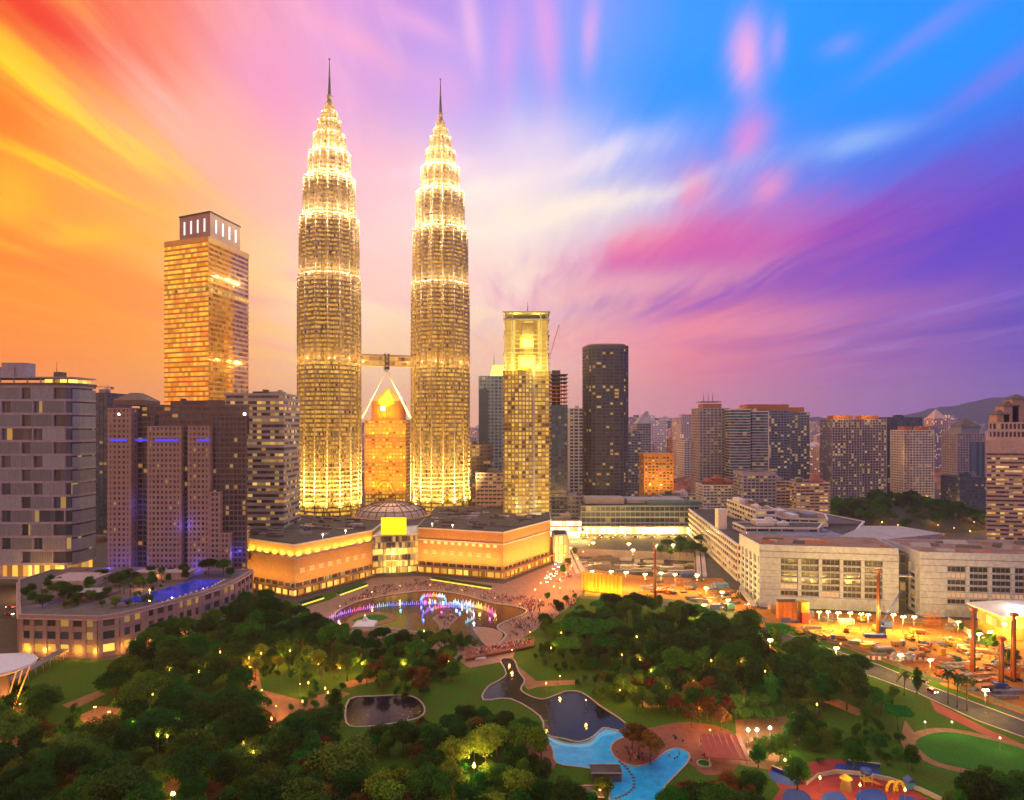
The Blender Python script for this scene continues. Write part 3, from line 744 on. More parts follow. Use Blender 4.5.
# glazed entrance between the wings
en = thing('glass_entrance', 'glowing glazed entrance with a blank yellow sign box between the two mall wings', 'entrance hall', (-87, 508, 0))
EP = [(-103, 503), (-96, 506.5), (-78, 509.5), (-71, 514), (-71, 552), (-103, 552)]
for k in range(6):
    z = .3 + k*4.6
    part('window_band', 'glass_lobby' if k < 4 and k != 2 else 'glass_warm', en, lambda b: b.prism(ccw(EP), z + .7, z + 4.6, top=False, bot=False, bay=2.2))
part('floor_slab_frame', 'conc', en, lambda b: [b.prism(offset(ccw(EP), .25), .3 + k*4.6, 1.0 + k*4.6) for k in range(7)])
part('mullion_frame', 'metal_g', en, lambda b: [b.box(p, (.5, .5), .3, 27.6) for p in ((-96, 506.3), (-90, 507.3), (-84, 508.3), (-78, 509.2))])
part('roof', 'conc_white', en, lambda b: b.prism(offset(ccw(EP), 1.2), 28.6, 29.6))
part('sign_box', mat('yellow_sign', (.8, .7, .05), .4, 0, emit=(1, .80, .0), es=1.0), en, lambda b: b.box((-88, 506), (18.5, 2.4), 29.6, 12.4))
part('sign_frame', 'metal_g', en, lambda b: [b.box((-96 + j*8, 508), (.5, 4), 29.6, 11) for j in range(3)])
lamp('hall_light', (-88, 500, 14), 16000, (1, .62, .12), 1, en, 'SPOT', (-88, 508, 12), 130)
# ribbed dome skylight
dm = thing('ribbed_dome', 'low ribbed dome with curved beams on the mall roof before the orange pointed tower', 'dome', (-102, 575, 34.5))
def dome_pt(a, t, r=29.5, h=11.5): return (-102 + r*math.cos(t)*math.cos(a), 575 + r*math.cos(t)*math.sin(a), 34.6 + h*math.sin(t))
D = MB(dm.location)
for i in range(24):
    for j in range(5):
        a0, a1, t0, t1 = i*math.pi/12, (i+1)*math.pi/12, j*math.pi/10, (j+1)*math.pi/10
        D.face([dome_pt(a0, t0), dome_pt(a1, t0), dome_pt(a1, t1), dome_pt(a0, t1)])
D.build('dome_shell', M['conc_pink'], dm)
part('rib_frame', 'brown', dm, lambda b: ([b.tube(dome_pt(i*math.pi/12, j*math.pi/10, 30, 12), dome_pt(i*math.pi/12, (j+1)*math.pi/10, 30, 12), .32, n=4) for i in range(24) for j in range(5)] +
     [b.tube(dome_pt(i*math.pi/12, t, 30, 12), dome_pt((i+1)*math.pi/12, t, 30, 12), .35, n=4) for i in range(24) for t in (.05, .5, .95)]))
for k, x in enumerate((-122, -113, -104, -95, -86)): 
    part('rim_lamp', 'white_glow', dm, lambda b: (b.tube((x, 606, 34.5), (x, 606, 39.5), .15), b.ball((x, 606, 40), 1.1)))
    lamp('rim_light', (x, 606, 41.5), 5000, (1, .6, .15), .6, dm)
lamp('dome_light', (-102, 560, 58), 9000, (1, .55, .2), 1, dm)
part('base_ring', 'stone', dm, lambda b: b.prism(ellipse(-102, 575, 33, 33, 40), 34.5, 35.4))

# orange lit pointed tower between the twins
ob = thing('pointed_tower', 'orange floodlit round-shouldered tower with a pyramid top seen between the twin towers', 'tower', (-160, 880, 0))
OX = GX(384.5, 850)
def op(hw, d): return rect(OX, 880, hw*2, d*2)
facade('', '', '', op(26, 24), 0, 116, 4.4, 'orange', 'glass_gold', bay=4.4, sp=.42, pw=1.2, root=ob, plant=0)
part('shoulder_ring', 'orange', ob, lambda b: [b.prism(ellipse(OX, 880, 22.5 - .5*(k % 2), 22 - .5*(k % 2), 24), 117.4 + k*4, 119.4 + k*4) for k in range(6)] + [b.prism(ellipse(OX, 880, 21.4, 20.9, 24), 117.4, 140.5)])
M['gold_roof'] = mat('golden_tile', (.72, .46, .06), .5, .15, .2)
part('pyramid_roof', 'gold_roof', ob, lambda b: b.prism(ellipse(OX, 880, 22, 22, 8, R(22.5)), 141, 160, poly2=ellipse(OX, 880, .5, .5, 8, R(22.5))))
part('porch_arch', 'gold_roof', ob, lambda b: [b.tube((OX - 12*math.cos(a), 851, 14 + 26*math.sin(a)), (OX - 12*math.cos(a + .314), 851, 14 + 26*math.sin(a + .314)), 1.3) for a in [k*.314 for k in range(10)]])
part('lit_window', mat('white_lit_window', (.8, .8, .8), .4, 0, emit=(1, .86, .6), es=1.6), ob, lambda b: b.box((OX - 3.5, 858), (6, 2), 129, 6))
for z, d, wt in ((34, 26, 55000), (70, 22, 30000), (100, 16, 26000), (120, 16, 50000)):
    for x in (-20, 0, 20): lamp('facade_flood', (OX + x, 856 - d, z), wt, (1, .42, .02), 1, ob, 'SPOT', (OX + x*.8, 858, z + 14), 105)
lamp('roof_flood', (OX, 838, 140), 300000, (1, .72, .04), 1, ob, 'SPOT', (OX, 876, 152), 70)
# ------------------------------------------------------------------ mid-distance towers, from the twins to the frame's edge
def hirise(px0, px1, ytop, Y, depth, fh, wall, gl, label, name='tower', cat='tower', bay=4.0, sp=.4, pw=.7, proj=.35, pp=.2, top=None, group=None, plant=2, z0=0, slant=0.0, **kw):
    poly = boxpoly(px0, px1, Y, depth)
    if slant:
        cx, cy = (poly[0][0] + poly[1][0])/2, Y
        poly = [(cx + (x-cx)*math.cos(slant) - (y-cy)*math.sin(slant), cy + (x-cx)*math.sin(slant) + (y-cy)*math.cos(slant)) for x, y in poly]
    z1 = ZZ(ytop, Y)
    t = facade(name, label, cat, poly, z0, z1, fh, wall, gl, bay=bay, sp=sp, pw=pw, proj=proj, pp=pp, group=group, plant=plant, **kw)
    return t, ccw(poly), z1
def cen(poly): return sum(p[0] for p in poly)/len(poly), sum(p[1] for p in poly)/len(poly)

# curved balcony tower with the glowing head
M['bronze'] = mat('bronze_concrete', (.30, .23, .16), .7, .2, .1)
gt = thing('balcony_tower', 'curved tower ringed with gold-lit balconies under a glowing yellow open-framed head', 'tower', (13, 600, 0))
GX0, GX1 = GX(504.5, 600), GX(549, 600)
GP = []
for k in range(9):
    a = k/8; GP.append((GX0 + (GX1 - GX0)*.62*a, 594 - 6.5*math.sin(math.pi*a)))
GP += [(GX1 - 13.5, 596), (GX1, 597), (GX1, 630), (GX0, 630)]
zc0 = ZZ(372, 594)
facade('', '', '', GP, 30, zc0, 3.75, 'bronze', 'glass_gold', bay=3.2, sp=.34, pw=.35, proj=1.5, pp=.3, root=gt, plant=0, parapet=1.0)
part('corner_pier', 'conc', gt, lambda b: b.box((GX0 + (GX1-GX0)*.62 + .8, 594.6), (3.2, 3.6), 30, zc0 - 26))
GC = [(GX0 + .5, 597), (GX1 - 1, 597), (GX1 - 1, 628), (GX0 + .5, 628)]
zc1 = ZZ(313, 597)
part('head_frame', 'conc', gt, lambda b: ([b.box((x, 596.6), (1.1, 1.1), zc0 + 1, zc1 - zc0 - 1) for x in (GX0 + 1, GX0 + 7, GX1 - 7.5, GX1 - 1.8)] +
     [b.box((x, 627), (1.1, 1.1), zc0 + 1, zc1 - zc0 - 1) for x in (GX0 + 1, GX1 - 1.8)] + [b.prism(offset(ccw(GC), 1.0 if k % 4 else 1.8), zc0 + 1.2 + k*3.9, zc0 + 1.7 + k*3.9) for k in range(10)] +
     [b.prism(offset(ccw(GC), 1.4), zc1 - 6.4, zc1 - 5.4), b.prism(offset(ccw(GC), 1.9), zc1, zc1 + 1.3)]))
part('window_band', 'glass_gold', gt, lambda b: b.prism(offset(ccw(GC), -1.2), zc0 + 1.2, zc1 - 6.5, top=False, bot=False, bay=4))
M['yellow_wall'] = mat('yellow_painted_wall', (.72, .55, .10), .7, .1, .2)
part('inner_wall', 'yellow_wall', gt, lambda b: (b.box((GX0 + 19.5, 598), (15, 3), zc0 + 2, 13), b.box((GX0 + 19.5, 597.6), (12, 3), zc0 + 21, 9)))
M['lit_hall'] = mat('lit_hall', (.8, .7, .2), .5, 0, emit=(1, .84, .14), es=1.25)
part('lit_hall', 'lit_hall', gt, lambda b: (b.box((GX0 + 19.5, 596), (13, .6), zc0 + 4, 9), b.box((GX0 + 20, 595.8), (10, .6), zc0 + 22, 7)))
part('sign_wall', 'brown', gt, lambda b: b.box((GX0 + 20.5, 595.5), (11, .8), zc0 + 33, 10))
part('roof_canopy', 'conc', gt, lambda b: b.prism(offset(ccw(GC), -3), zc1 + 1.3, zc1 + 2.0))
mast(gt, 14, 606, zc1 + 2, 9)
for x, y, z, wt in ((GX0 + 7, 585, zc0 + 6, 22000), (GX0 + 30, 585, zc0 + 6, 22000), (GX0 + 20, 586, zc0 + 30, 22000), (GX0 + 10, 600, zc1 - 3, 5000), (GX0 + 30, 600, zc1 - 3, 5000)):
    lamp('head_light', (x, y, z), wt, (1, .80, .10), .6, gt)
for x, z, wt in ((-4, 38, 26000), (10, 38, 26000), (26, 38, 22000), (4, 75, 6000)):
    lamp('facade_flood', (x, 560, z), wt, (1, .74, .26), .6, gt, 'SPOT', (x + 2, 595, z + 22), 120)

t, p, z1 = hirise(479, 506, 377, 790, 30, 4, 'grey_blue', 'glass_blue', 'blue-grey tower with a glowing yellow roof block, behind the balcony tower and twin tower', bay=4.2, pw=1.6, pp=.5, plant=0)
part('roof_block', 'lit_hall', t, lambda b: b.prism(ccw([(GX(490, 795), 792), (GX(506, 795), 792), (GX(506, 795), 815), (GX(490, 795), 815)]), z1 + .7, z1 + 14, poly2=ccw([(GX(493, 795), 793), (GX(506, 795), 793), (GX(506, 795), 812), (GX(493, 795), 812)])))
part('side_wing', 'navy', t, lambda b: b.box((GX(483, 780), 800), (10, 24), 0, z1 - 14))
mast(t, GX(494, 800), 800, z1 + 14, 14, .4)
hirise(468, 491, 446, 720, 34, 4, 'brown', 'glass_some', 'dark brown mid-rise at the foot of the farther twin tower', 'midrise_block', 'block', plant=3)
hirise(476, 505, 474, 672, 30, 4, 'conc_pink', 'glass_some', 'low reddish stepped block behind the mall roof by the balcony tower', 'stepped_block', 'block', sp=.55, plant=3)
t, p, z1 = hirise(546, 567.5, 405, 735, 30, 4, 'navy', 'glass_blue', 'dark navy tower with unfinished open storeys and a tower crane behind the balcony tower', bay=3.4, sp=.3, pw=.5, plant=0, parapet=.3)
zz = z1
for k in range(8):
    part('open_floor', 'terracotta' if k < 5 else 'conc_dark', t, lambda b: (b.prism(offset(p, .6), zz + 4.2*k + 3.4, zz + 4.2*k + 4.2), [b.box((x, y), (.8, .8), zz + 4.2*k + .2, 3.2) for x in (p[0][0] + 1 + i*5.2 for i in range(5)) for y in (p[0][1] + 1, p[0][1] + 28)]))
part('core_wall', 'conc_dark', t, lambda b: b.box((cen(p)[0], cen(p)[1]), (9, 12), zz + .2, 38))
def tower_crane(x, y, z, hm, jib, ang, luff, label, name='tower_crane', m='terracotta', group=None):
    c = thing(name, label, 'crane', (x, y, z), group)
    s = max(.5, hm*.02)
    def lattice(b, a, e, w_, n):
        a, e = Vector(a), Vector(e); d = e - a; u = d.normalized().orthogonal().normalized()*w_; v = d.normalized().cross(u.normalized())*w_
        cs = [u + v, u - v, -u - v, -u + v]
        for q in cs: b.tube(a + q, e + q, w_*.2, n=4)
        for i in range(n):
            for q in range(4): b.tube(a + d*i/n + cs[q], a + d*(i+1)/n + cs[(q+1) % 4], w_*.14, n=3)
    part('mast', m, c, lambda b: lattice(b, (x, y, z), (x, y, z + hm), s, 9))
    ca, sa = math.cos(ang), math.sin(ang); tip = (x + jib*math.cos(luff)*ca, y + jib*math.cos(luff)*sa, z + hm + jib*math.sin(luff))
    part('jib', m, c, lambda b: lattice(b, (x, y, z + hm), tip, s*.7, 10))
    part('counter_jib', m, c, lambda b: (lattice(b, (x, y, z + hm), (x - jib*.28*ca, y - jib*.28*sa, z + hm + .4), s*.6, 3), b.box((x - jib*.26*ca, y - jib*.26*sa), (2.4, 2.4), z + hm - 2.2, 2.4)))
    part('cab', 'metal_w', c, lambda b: b.box((x + 1.2*ca, y + 1.2*sa - 1), (1.8, 1.8), z + hm - 2.2, 2.1))
    part('hoist_cable', 'steel_dark', c, lambda b: (b.tube(tip, (tip[0], tip[1], tip[2] - jib*.35), .1, n=3), b.tube((x, y, z + hm + s*4), tip, .12, n=3), b.tube((x, y, z + hm), (x, y, z + hm + s*4), s*.4, n=4)))
    return c
tower_crane(GX(548, 745), 745, zz + 34, 12, 44, R(0), R(74), 'red luffing crane leaning up from the unfinished navy tower')
hirise(569, 583.5, 409, 860, 26, 4.2, 'conc_white', 'glass_blue', 'slim grey-white tower squeezed beside the dark rounded tower', bay=6, sp=.35, pw=1.4, pp=.6)
hirise(566, 578, 432, 980, 26, 4.2, 'grey_blue', 'glass_few', 'pale blue tower behind the slim grey-white tower', bay=5)
# dark rounded tower
dr = thing('rounded_tower', 'dark rounded apartment tower with scattered warm lit windows, darkest on the skyline', 'apartment tower', (GX(606, 775), 775, 0))
OX2 = GX(605.5, 775); zt = ZZ(349, 760)
facade('', '', '', ellipse(OX2, 778, 25, 22, 26, 0, 3.2), 24, zt, 3.7, 'slate', 'glass_flats', bay=4.6, sp=.34, pw=.8, proj=.7, pp=.5, root=dr, plant=2, parapet=4)
part('roof_ring', 'stone_pink', dr, lambda b: b.prism(ellipse(OX2, 778, 22, 19, 26, 0, 3.2), zt + 2.4, zt + 6))
part('podium', 'conc_dark', dr, lambda b: (b.prism(rect(OX2, 778, 66, 54), 0, 11), b.prism(rect(OX2, 778, 62, 50), 11.4, 23.6)))
part('window_band', 'glass_some', dr, lambda b: b.prism(rect(OX2, 778, 66.4, 54.4), 3, 9, top=False, bot=False))
# towers further back in the gap
hirise(628, 641, 434, 1010, 40, 4, 'grey_blue', 'glass_some', 'broad grey tower just past the dark rounded tower', bay=4.4)
t, p, z1 = hirise(637, 651, 424, 1150, 40, 4.2, 'conc_mauve', 'glass_blue', 'mauve tower with a pointed wedge crown on the hazy skyline', bay=4.4, plant=0)
part('wedge_crown', 'conc_mauve', t, lambda b: b.prism(p, z1 + 1.3, z1 + 22, poly2=ccw([(p[1][0] - 6, p[1][1] + 14), (p[1][0] - 2, p[1][1] + 14), (p[1][0] - 2, p[1][1] + 18), (p[1][0] - 6, p[1][1] + 18)])))
t, p, z1 = hirise(644, 673.5, 457, 820, 30, 3.6, 'orange', 'glass_warm', 'squat bright orange block standing alone amid grey towers', 'orange_block', 'block', bay=4.4, sp=.5, pw=1.5)
part('crown_band', 'orange', t, lambda b: b.prism(offset(p, .9), z1 + 1.3, z1 + 4))
for x in (GX(648, 800), GX(659, 800), GX(670, 800)): lamp('facade_flood', (x, 792, ZZ(488, 800)), 26000, (1, .5, .06), .6, t, 'SPOT', (x, 820, ZZ(470, 820)), 120)
hirise(684, 702, 441, 1250, 50, 4.4, 'conc_white', 'glass_blue', 'pale gridded office block in front of hazy towers', 'gridded_office', 'office block', bay=6, pw=1.6, sp=.45)
hirise(664, 671, 421, 2300, 60, 9, 'grey_blue', 'glass_few', 'thin faint tower far off behind the gridded office', bay=9, plant=0)
hirise(672, 680, 420, 2500, 60, 9, 'conc_mauve', 'glass_few', 'faint flat-topped tower far behind the squat orange block', bay=9, plant=0)
t, p, z1 = hirise(672, 684, 440, 1500, 50, 5, 'terracotta', 'glass_some', 'hazy reddish building with a curved roof beside the gridded office', 'curved_roof_building', 'building', plant=0)
part('vault_roof', 'terracotta', t, lambda b: [b.prism(offset(p, -1 - k*2.2), z1 + 1.3 + k*1.5, z1 + 2.8 + k*1.5) for k in range(5)])
# slab cluster
t, p, z1 = hirise(699, 729, 409, 870, 34, 3.6, 'conc_mauve', 'glass_blue', 'slab tower with banded balconies, orange crown band and a row of masts', 'apartment_tower', 'apartment tower', bay=5, sp=.42, pw=1.6, proj=.9, pp=.5, plant=0)
part('crown_block', 'terracotta', t, lambda b: b.box((GX(711, 880), 886), (24, 22), z1 + 1, 6)); part('helipad', 'grey_blue', t, lambda b: b.box((GX(710, 880), 886), (26, 24), z1 + 9, 1.2))
for k in range(3): mast(t, GX(705 + k*4.5, 880), 886, z1 + 10, 12, .35)
part('side_wing', 'terracotta', t, lambda b: b.box((GX(699, 890), 900), (8, 26), 0, z1 - 8))
hirise(731, 750.5, 410, 845, 30, 3.5, 'conc_white', 'glass_blue', 'teal glass slab with thin white floor lines, nearer of a pair', 'glass_slab', 'office tower', bay=5, sp=.2, pw=.0, proj=.4, plant=2)
t, p, z1 = hirise(752, 768, 412, 850, 30, 3.5, 'conc_white', 'glass_blue', 'blue glass slab with pale end wall joined to the teal slab', 'glass_slab', 'office tower', bay=5, sp=.2, pw=.0, proj=.4, plant=1)
part('end_wall', 'conc_white', t, lambda b: b.box((p[1][0] + .7, p[1][1] + 15), (1.2, 31), 0, z1 + 1))
t, p, z1 = hirise(768, 790, 411, 905, 34, 3.5, 'grey_blue', 'glass_some', 'tall grey apartment slab under a flat orange roof slab', 'apartment_tower', 'apartment tower', bay=4, sp=.36, pw=.8, pp=.4, plant=0)
part('roof_slab', 'terracotta', t, lambda b: b.box((GX(768, 910), 925), (56, 30), z1 + 1, 8))
t, p, z1 = hirise(789, 809.5, 413, 935, 34, 3.5, 'grey_blue', 'glass_some', 'grey apartment tower with a small orange crown, right beside the flat-roofed slab', 'apartment_tower', 'apartment tower', bay=4, sp=.36, pw=.8, pp=.4, plant=0)
part('crown_block', 'terracotta', t, lambda b: b.box((GX(797, 940), 952), (22, 20), z1 + 1, 7))
# low buildings in front of the cluster
t, p, z1 = hirise(703, 735, 486, 735, 26, 3.3, 'conc_white', 'glass_some', 'pink-white terraced apartment block with stepped red roofs', 'terraced_block', 'apartment block', bay=4, sp=.5, pw=1, proj=.9, plant=0)
for k, (q, w_) in enumerate(((708, 9), (717, 10), (727, 9))):
    part('stepped_roof', 'tile_red', t, lambda b: (b.box((GX(q, 748), 748), (w_, 14), z1 + 1, 3 + 3*(k == 1)), b.prism(ccw(rect(GX(q, 748), 748, w_ + 1.5, 15)), z1 + 4 + 3*(k == 1), z1 + 8 + 3*(k == 1), poly2=ccw(rect(GX(q, 748), 748, 1, 8)))))
hirise(743, 776, 476, 700, 30, 3.5, 'conc_mauve', 'glass_some', 'grey-brown cubic block with a blank brown top storey', 'cubic_block', 'office block', bay=4, sp=.42, pw=.9, parapet=4)
hirise(776, 800, 482, 705, 40, 3.3, 'conc_pink', 'glass_some', 'cream banded hotel block with deep stepped balconies', 'banded_hotel', 'hotel', bay=5, sp=.5, pw=.6, proj=1.2)
t, p, z1 = hirise(796, 828.5, 484, 690, 40, 3.2, 'conc_pink', 'glass_warm', 'cream hotel wing with long lit balconies, next to the dark wooded park', 'banded_hotel', 'hotel', bay=5, sp=.5, pw=.6, proj=1.3)
part('rooftop_house', 'tile_red', t, lambda b: b.prism(ccw(rect(GX(817, 705), 708, 18, 14)), z1 + 1.4, z1 + 6, poly2=ccw(rect(GX(817, 705), 708, 3, 3))))
# right-hand row
t, p, z1 = hirise(832, 862, 420, 905, 34, 3.5, 'conc_mauve', 'glass_some', 'wide apartment slab with pale vertical ribs and an orange-lit cap at the wooded park', 'apartment_tower', 'apartment tower', bay=3.6, sp=.34, pw=.9, pp=.7, plant=0)
part('lit_cap', 'terracotta', t, lambda b: b.box((GX(846, 905), 922), (26, 18), z1 + 1, 5)); lamp('cap_light', (GX(846, 890), 900, z1 + 12), 16000, (1, .55, .15), .6, t)
t, p, z1 = hirise(861.5, 886.5, 420, 915, 34, 3.5, 'conc_mauve', 'glass_some', 'twin of the ribbed apartment slab, joined to it and nearer the white-fronted tower', 'apartment_tower', 'apartment tower', bay=3.6, sp=.34, pw=.9, pp=.7, plant=0)
part('lit_cap', 'terracotta', t, lambda b: b.box((GX(873, 915), 932), (22, 18), z1 + 1, 5)); lamp('cap_light', (GX(873, 900), 910, z1 + 12), 14000, (1, .55, .15), .6, t)
hirise(887, 922, 418, 985, 34, 3.8, 'navy', 'glass_blue', 'dark blue-topped glass tower rising behind the orange-capped white tower', 'glass_tower', 'office tower', bay=4.5, sp=.3, pw=.9, pp=.6, plant=2)
t, p, z1 = hirise(903.5, 934, 431, 930, 32, 3.5, 'conc_white', 'glass_blue', 'white-ribbed tower with two small orange caps beside the dark blue tower', 'ribbed_tower', 'apartment tower', bay=4.2, sp=.34, pw=.8, pp=.6, plant=0)
for q in (909, 926): part('roof_cap', 'terracotta', t, lambda b: b.box((GX(q, 935), 945), (11, 16), z1 + 1.2, 5))
part('lit_stair', 'conc_pink', t, lambda b: [b.box((GX(907, 930) , 928.6), (5, 2.2), k*3.5 + 1, 1.6) for k in range(28)])
lamp('edge_light', (GX(900, 915), 915, 70), 9000, (1, .5, .15), .8, t)
# pyramid-roofed office far right
t, p, z1 = hirise(957, 985, 434, 1010, 36, 3.8, 'conc_mauve', 'glass_blue', 'grey office tower with a hipped pyramid roof by the busy red-lit street', 'pyramid_tower', 'office tower', bay=4, sp=.38, pw=1.2, pp=.6, plant=0)
pc = cen(p)
part('upper_block', 'grey_blue', t, lambda b: b.box((pc[0] + 3, pc[1]), (28, 26), z1 + 1, 10))
part('pyramid_roof', 'conc_dark', t, lambda b: b.prism(ccw(rect(pc[0] + 3, pc[1], 31, 29)), z1 + 11, z1 + 24, poly2=ccw(rect(pc[0] + 3, pc[1], 1, 1))))
part('glass_front', 'glass_blue', t, lambda b: b.box((pc[0] + 9, 1008.6), (20, .8), 20, z1 - 32))
hirise(960, 990, 478, 900, 40, 4, 'navy', 'glass_blue', 'low dark glass annexe below the pyramid-roofed tower', 'glass_annexe', 'office block', plant=2)
# big pink banded building at the edge
pb = thing('banded_tower', 'big pink-white banded tower with a blank top storey, cut off by the frame edge', 'office tower', (420, 600, 0))
BP = [(GX(987, 555), 555), (470, 540), (500, 590), (430, 600)]
facade('', '', '', BP, 6, 88, 3.45, 'conc_pink', 'glass_warm', bay=3.2, sp=.52, pw=0, proj=.7, root=pb, plant=0, parapet=3)
part('blank_storey', 'conc_pink', pb, lambda b: b.prism(offset(ccw(BP), .9), 91, 99))
BP2 = offset(ccw([(GX(990, 560), 562), (468, 549), (496, 588), (430, 596)]), 0)
facade('', '', '', BP2, 99, 112, 6.5, 'conc_pink', 'glass_dark', bay=3.0, sp=.34, pw=1.1, proj=.4, root=pb, plant=2)
t, p, z1 = hirise(1001, 1040, 411, 700, 30, 4.2, 'stone_pink', 'glass_some', 'ornate stone tower with tiered hipped roofs peeping over the pink banded tower', 'ornate_tower', 'tower', bay=5, sp=.4, pw=1.8, pp=.9, plant=0, slant=-.56)
for q, dz_, w_ in ((1001, -6, 12), (1009, 3, 15), (1018, 10, 16)):
    xq = GX(q, 695); part('turret', 'stone_pink', t, lambda b: b.box((xq, 698), (w_, 12), z1 - 14, 14 + dz_ + 2)); part('hipped_roof', 'conc_dark', t, lambda b: b.prism(ccw(rect(xq, 698, w_ + 3, 15)), z1 + dz_ + 2.2, z1 + dz_ + 7, poly2=ccw(rect(xq, 698, 2, 2))))
# ------------------------------------------------------------------ convention halls
def hall(label, poly, z1, i_front, cols_, rows_, lit, i_side=None):
    t = thing('convention_hall', label, 'convention hall', (*cen(poly), 0))
    part('wall', 'conc_mauve' if False else 'conc_hall', t, lambda b: b.prism(offset(poly, -1.2), 0, z1 - 6))
    part('rear_wall', 'conc_hall', t, lambda b: b.prism(poly, z1 - 6.4, z1))
    def on(i):
        p, q = Vector(poly[i]), Vector(poly[(i+1) % len(poly)]); e = q - p; L = e.length; e.normalize(); return p, e, L, Vector((e.y, -e.x)), math.atan2(e.y, e.x)
    p, e, L, nn, rz = on(i_front)
    m0, m1 = .145*L, .10*L
    step = (L - m0 - m1)/cols_; fh = (z1 - 6.4 - 7.5)/rows_
    C = MB(t.location)
    C.box(p + e*m0/2 - nn*.9, (m0, 2.2), 0, z1 - 6.45, rz); C.box(p + e*(L - m1/2) - nn*.9, (m1, 2.2), 0, z1 - 6.45, rz)
    C.box(p + e*(m0 + (L-m0-m1)/2) - nn*.85, (L - m0 - m1, 2.1), 4.2, 3.3, rz)
    for k in range(cols_ + 1): C.box(p + e*(m0 + k*step) - nn*.6, (1.9, 1.7), 7.5, z1 - 6.45 - 7.5, rz)
    for r_ in range(1, rows_): C.box(p + e*(m0 + (L-m0-m1)/2) - nn*.75, (L - m0 - m1, 1.8), 7.5 + r_*fh - .75, 1.0, rz)
    C.build('facade_cladding', M['conc_hall'], t)
    part('joint_trim', 'conc_dark', t, lambda b: [b.box(p + e*(L/2) + nn*.02*(1 if k else 1), (L - .2, .5), 7.5 + k*fh - .35, .16, rz) for k in range(rows_ + 2)])
    for k in range(cols_):
        for r_ in range(rows_):
            c = p + e*(m0 + (k+.5)*step)
            w_ = part('window', 'metal_g', t, lambda b: [b.box(c + e*q*(step - 2)/2 - nn*1.05, (.22, .3), 7.5 + r_*fh + .3, fh - 1.0, rz) for q in (-.5, 0, .5)])
            b = MB(t.location); b.box(c - nn*1.3, (step - 2.0, .3), 7.5 + r_*fh + .27, fh - 1.05, rz)
            b.build('pane', M['pane_hall_lit' if (k, r_) in lit else 'pane_hall'], w_)
    if i_side is not None:
        p, e, L, nn, rz = on(i_side)
        S = MB(t.location)
        for k in range(5): S.box(p + e*(L*(k+.5)/5) - nn*.7, (L/5*.28, 1.6), 0, z1 - 6.45, rz)
        for r_ in range(7): S.box(p + e*L/2 - nn*.9, (L - .4, 1.3), 1 + r_*fh, fh*.38, rz)
        S.build('facade_cladding', M['conc_hall'], t)
        for r_ in range(6): part('window_band', 'glass_some', t, lambda b: b.box(p + e*L/2 - nn*1.25, (L - 1, .2), 1 + r_*fh + fh*.38, fh*.62, rz))
    part('roof', 'roof_rust', t, lambda b: b.prism(offset(poly, -.8), z1 + .02, z1 + .35))
    part('parapet', 'conc_hall', t, lambda b: [b.prism([poly[i], poly[(i+1) % len(poly)], offset(poly, -.7)[(i+1) % len(poly)], offset(poly, -.7)[i]], z1 + .0, z1 + 1.1, bot=False) for i in range(len(poly))])
    return t
M['conc_hall'] = mat('hall_precast', (.44, .48, .62), .75, .14, .05)
M['pane_hall'] = mat('hall_pane', (.05, .05, .065), .15, .4, .1)
M['pane_hall_lit'] = mat('hall_pane_lit', (.2, .15, .12), .3, .3, .3, emit=(1, .52, .26), es=.55, sampling=False)
LHP = [(151, 415), (228, 401), (236, 441), (153, 458)]
hl = hall('pale concrete hall by the car-park decks, with five bays of dark windows', LHP, 37, 0, 5, 6, {(0, 1), (2, 0)}, 3)
RHP = [(237, 395), (330, 381), (345, 430), (241, 441)]
hr = hall('pale concrete hall with some pink-lit windows, cut by the frame edge behind the building site', RHP, 36.2, 0, 6, 6, {(1, 1), (2, 1), (3, 1), (4, 1), (0, 1), (0, 4)}, 3)
rr = random.Random(11)
for t, poly, z in ((hl, LHP, 37.4), (hr, RHP, 36.6)):
    inn = offset(poly, -5)
    for k in range(16):
        a, b_ = rr.random(), rr.random()
        c = Vector(inn[0])*(1-a)*(1-b_) + Vector(inn[1])*a*(1-b_) + Vector(inn[2])*a*b_ + Vector(inn[3])*(1-a)*b_
        s_ = (rr.uniform(4, 14), rr.uniform(3, 7)); h = rr.uniform(.6, 2.4)
        part('rooftop_unit', rr.choice(['roof_rust', 'conc', 'terracotta', 'conc_dark']), t, lambda b: b.prism(ccw(rect(c.x, c.y, *s_, -.18)), z, z + h, poly2=ccw(rect(c.x, c.y, s_[0]*.9, s_[1]*.25, -.18))))
lk = thing('glass_link', 'dark recessed glass link between the two pale concrete halls', 'glass link', (234, 420, 0))
facade('', '', '', [(229.3, 409), (236.4, 408), (240, 436), (235.5, 438)], 0, 33, 5.5, 'conc_dark', 'glass_dark', bay=3, sp=.14, pw=.4, root=lk, plant=0)
part('awning', 'metal_w', lk, lambda b: b.box((233.5, 405), (7, 5), 21, .6, -.18))
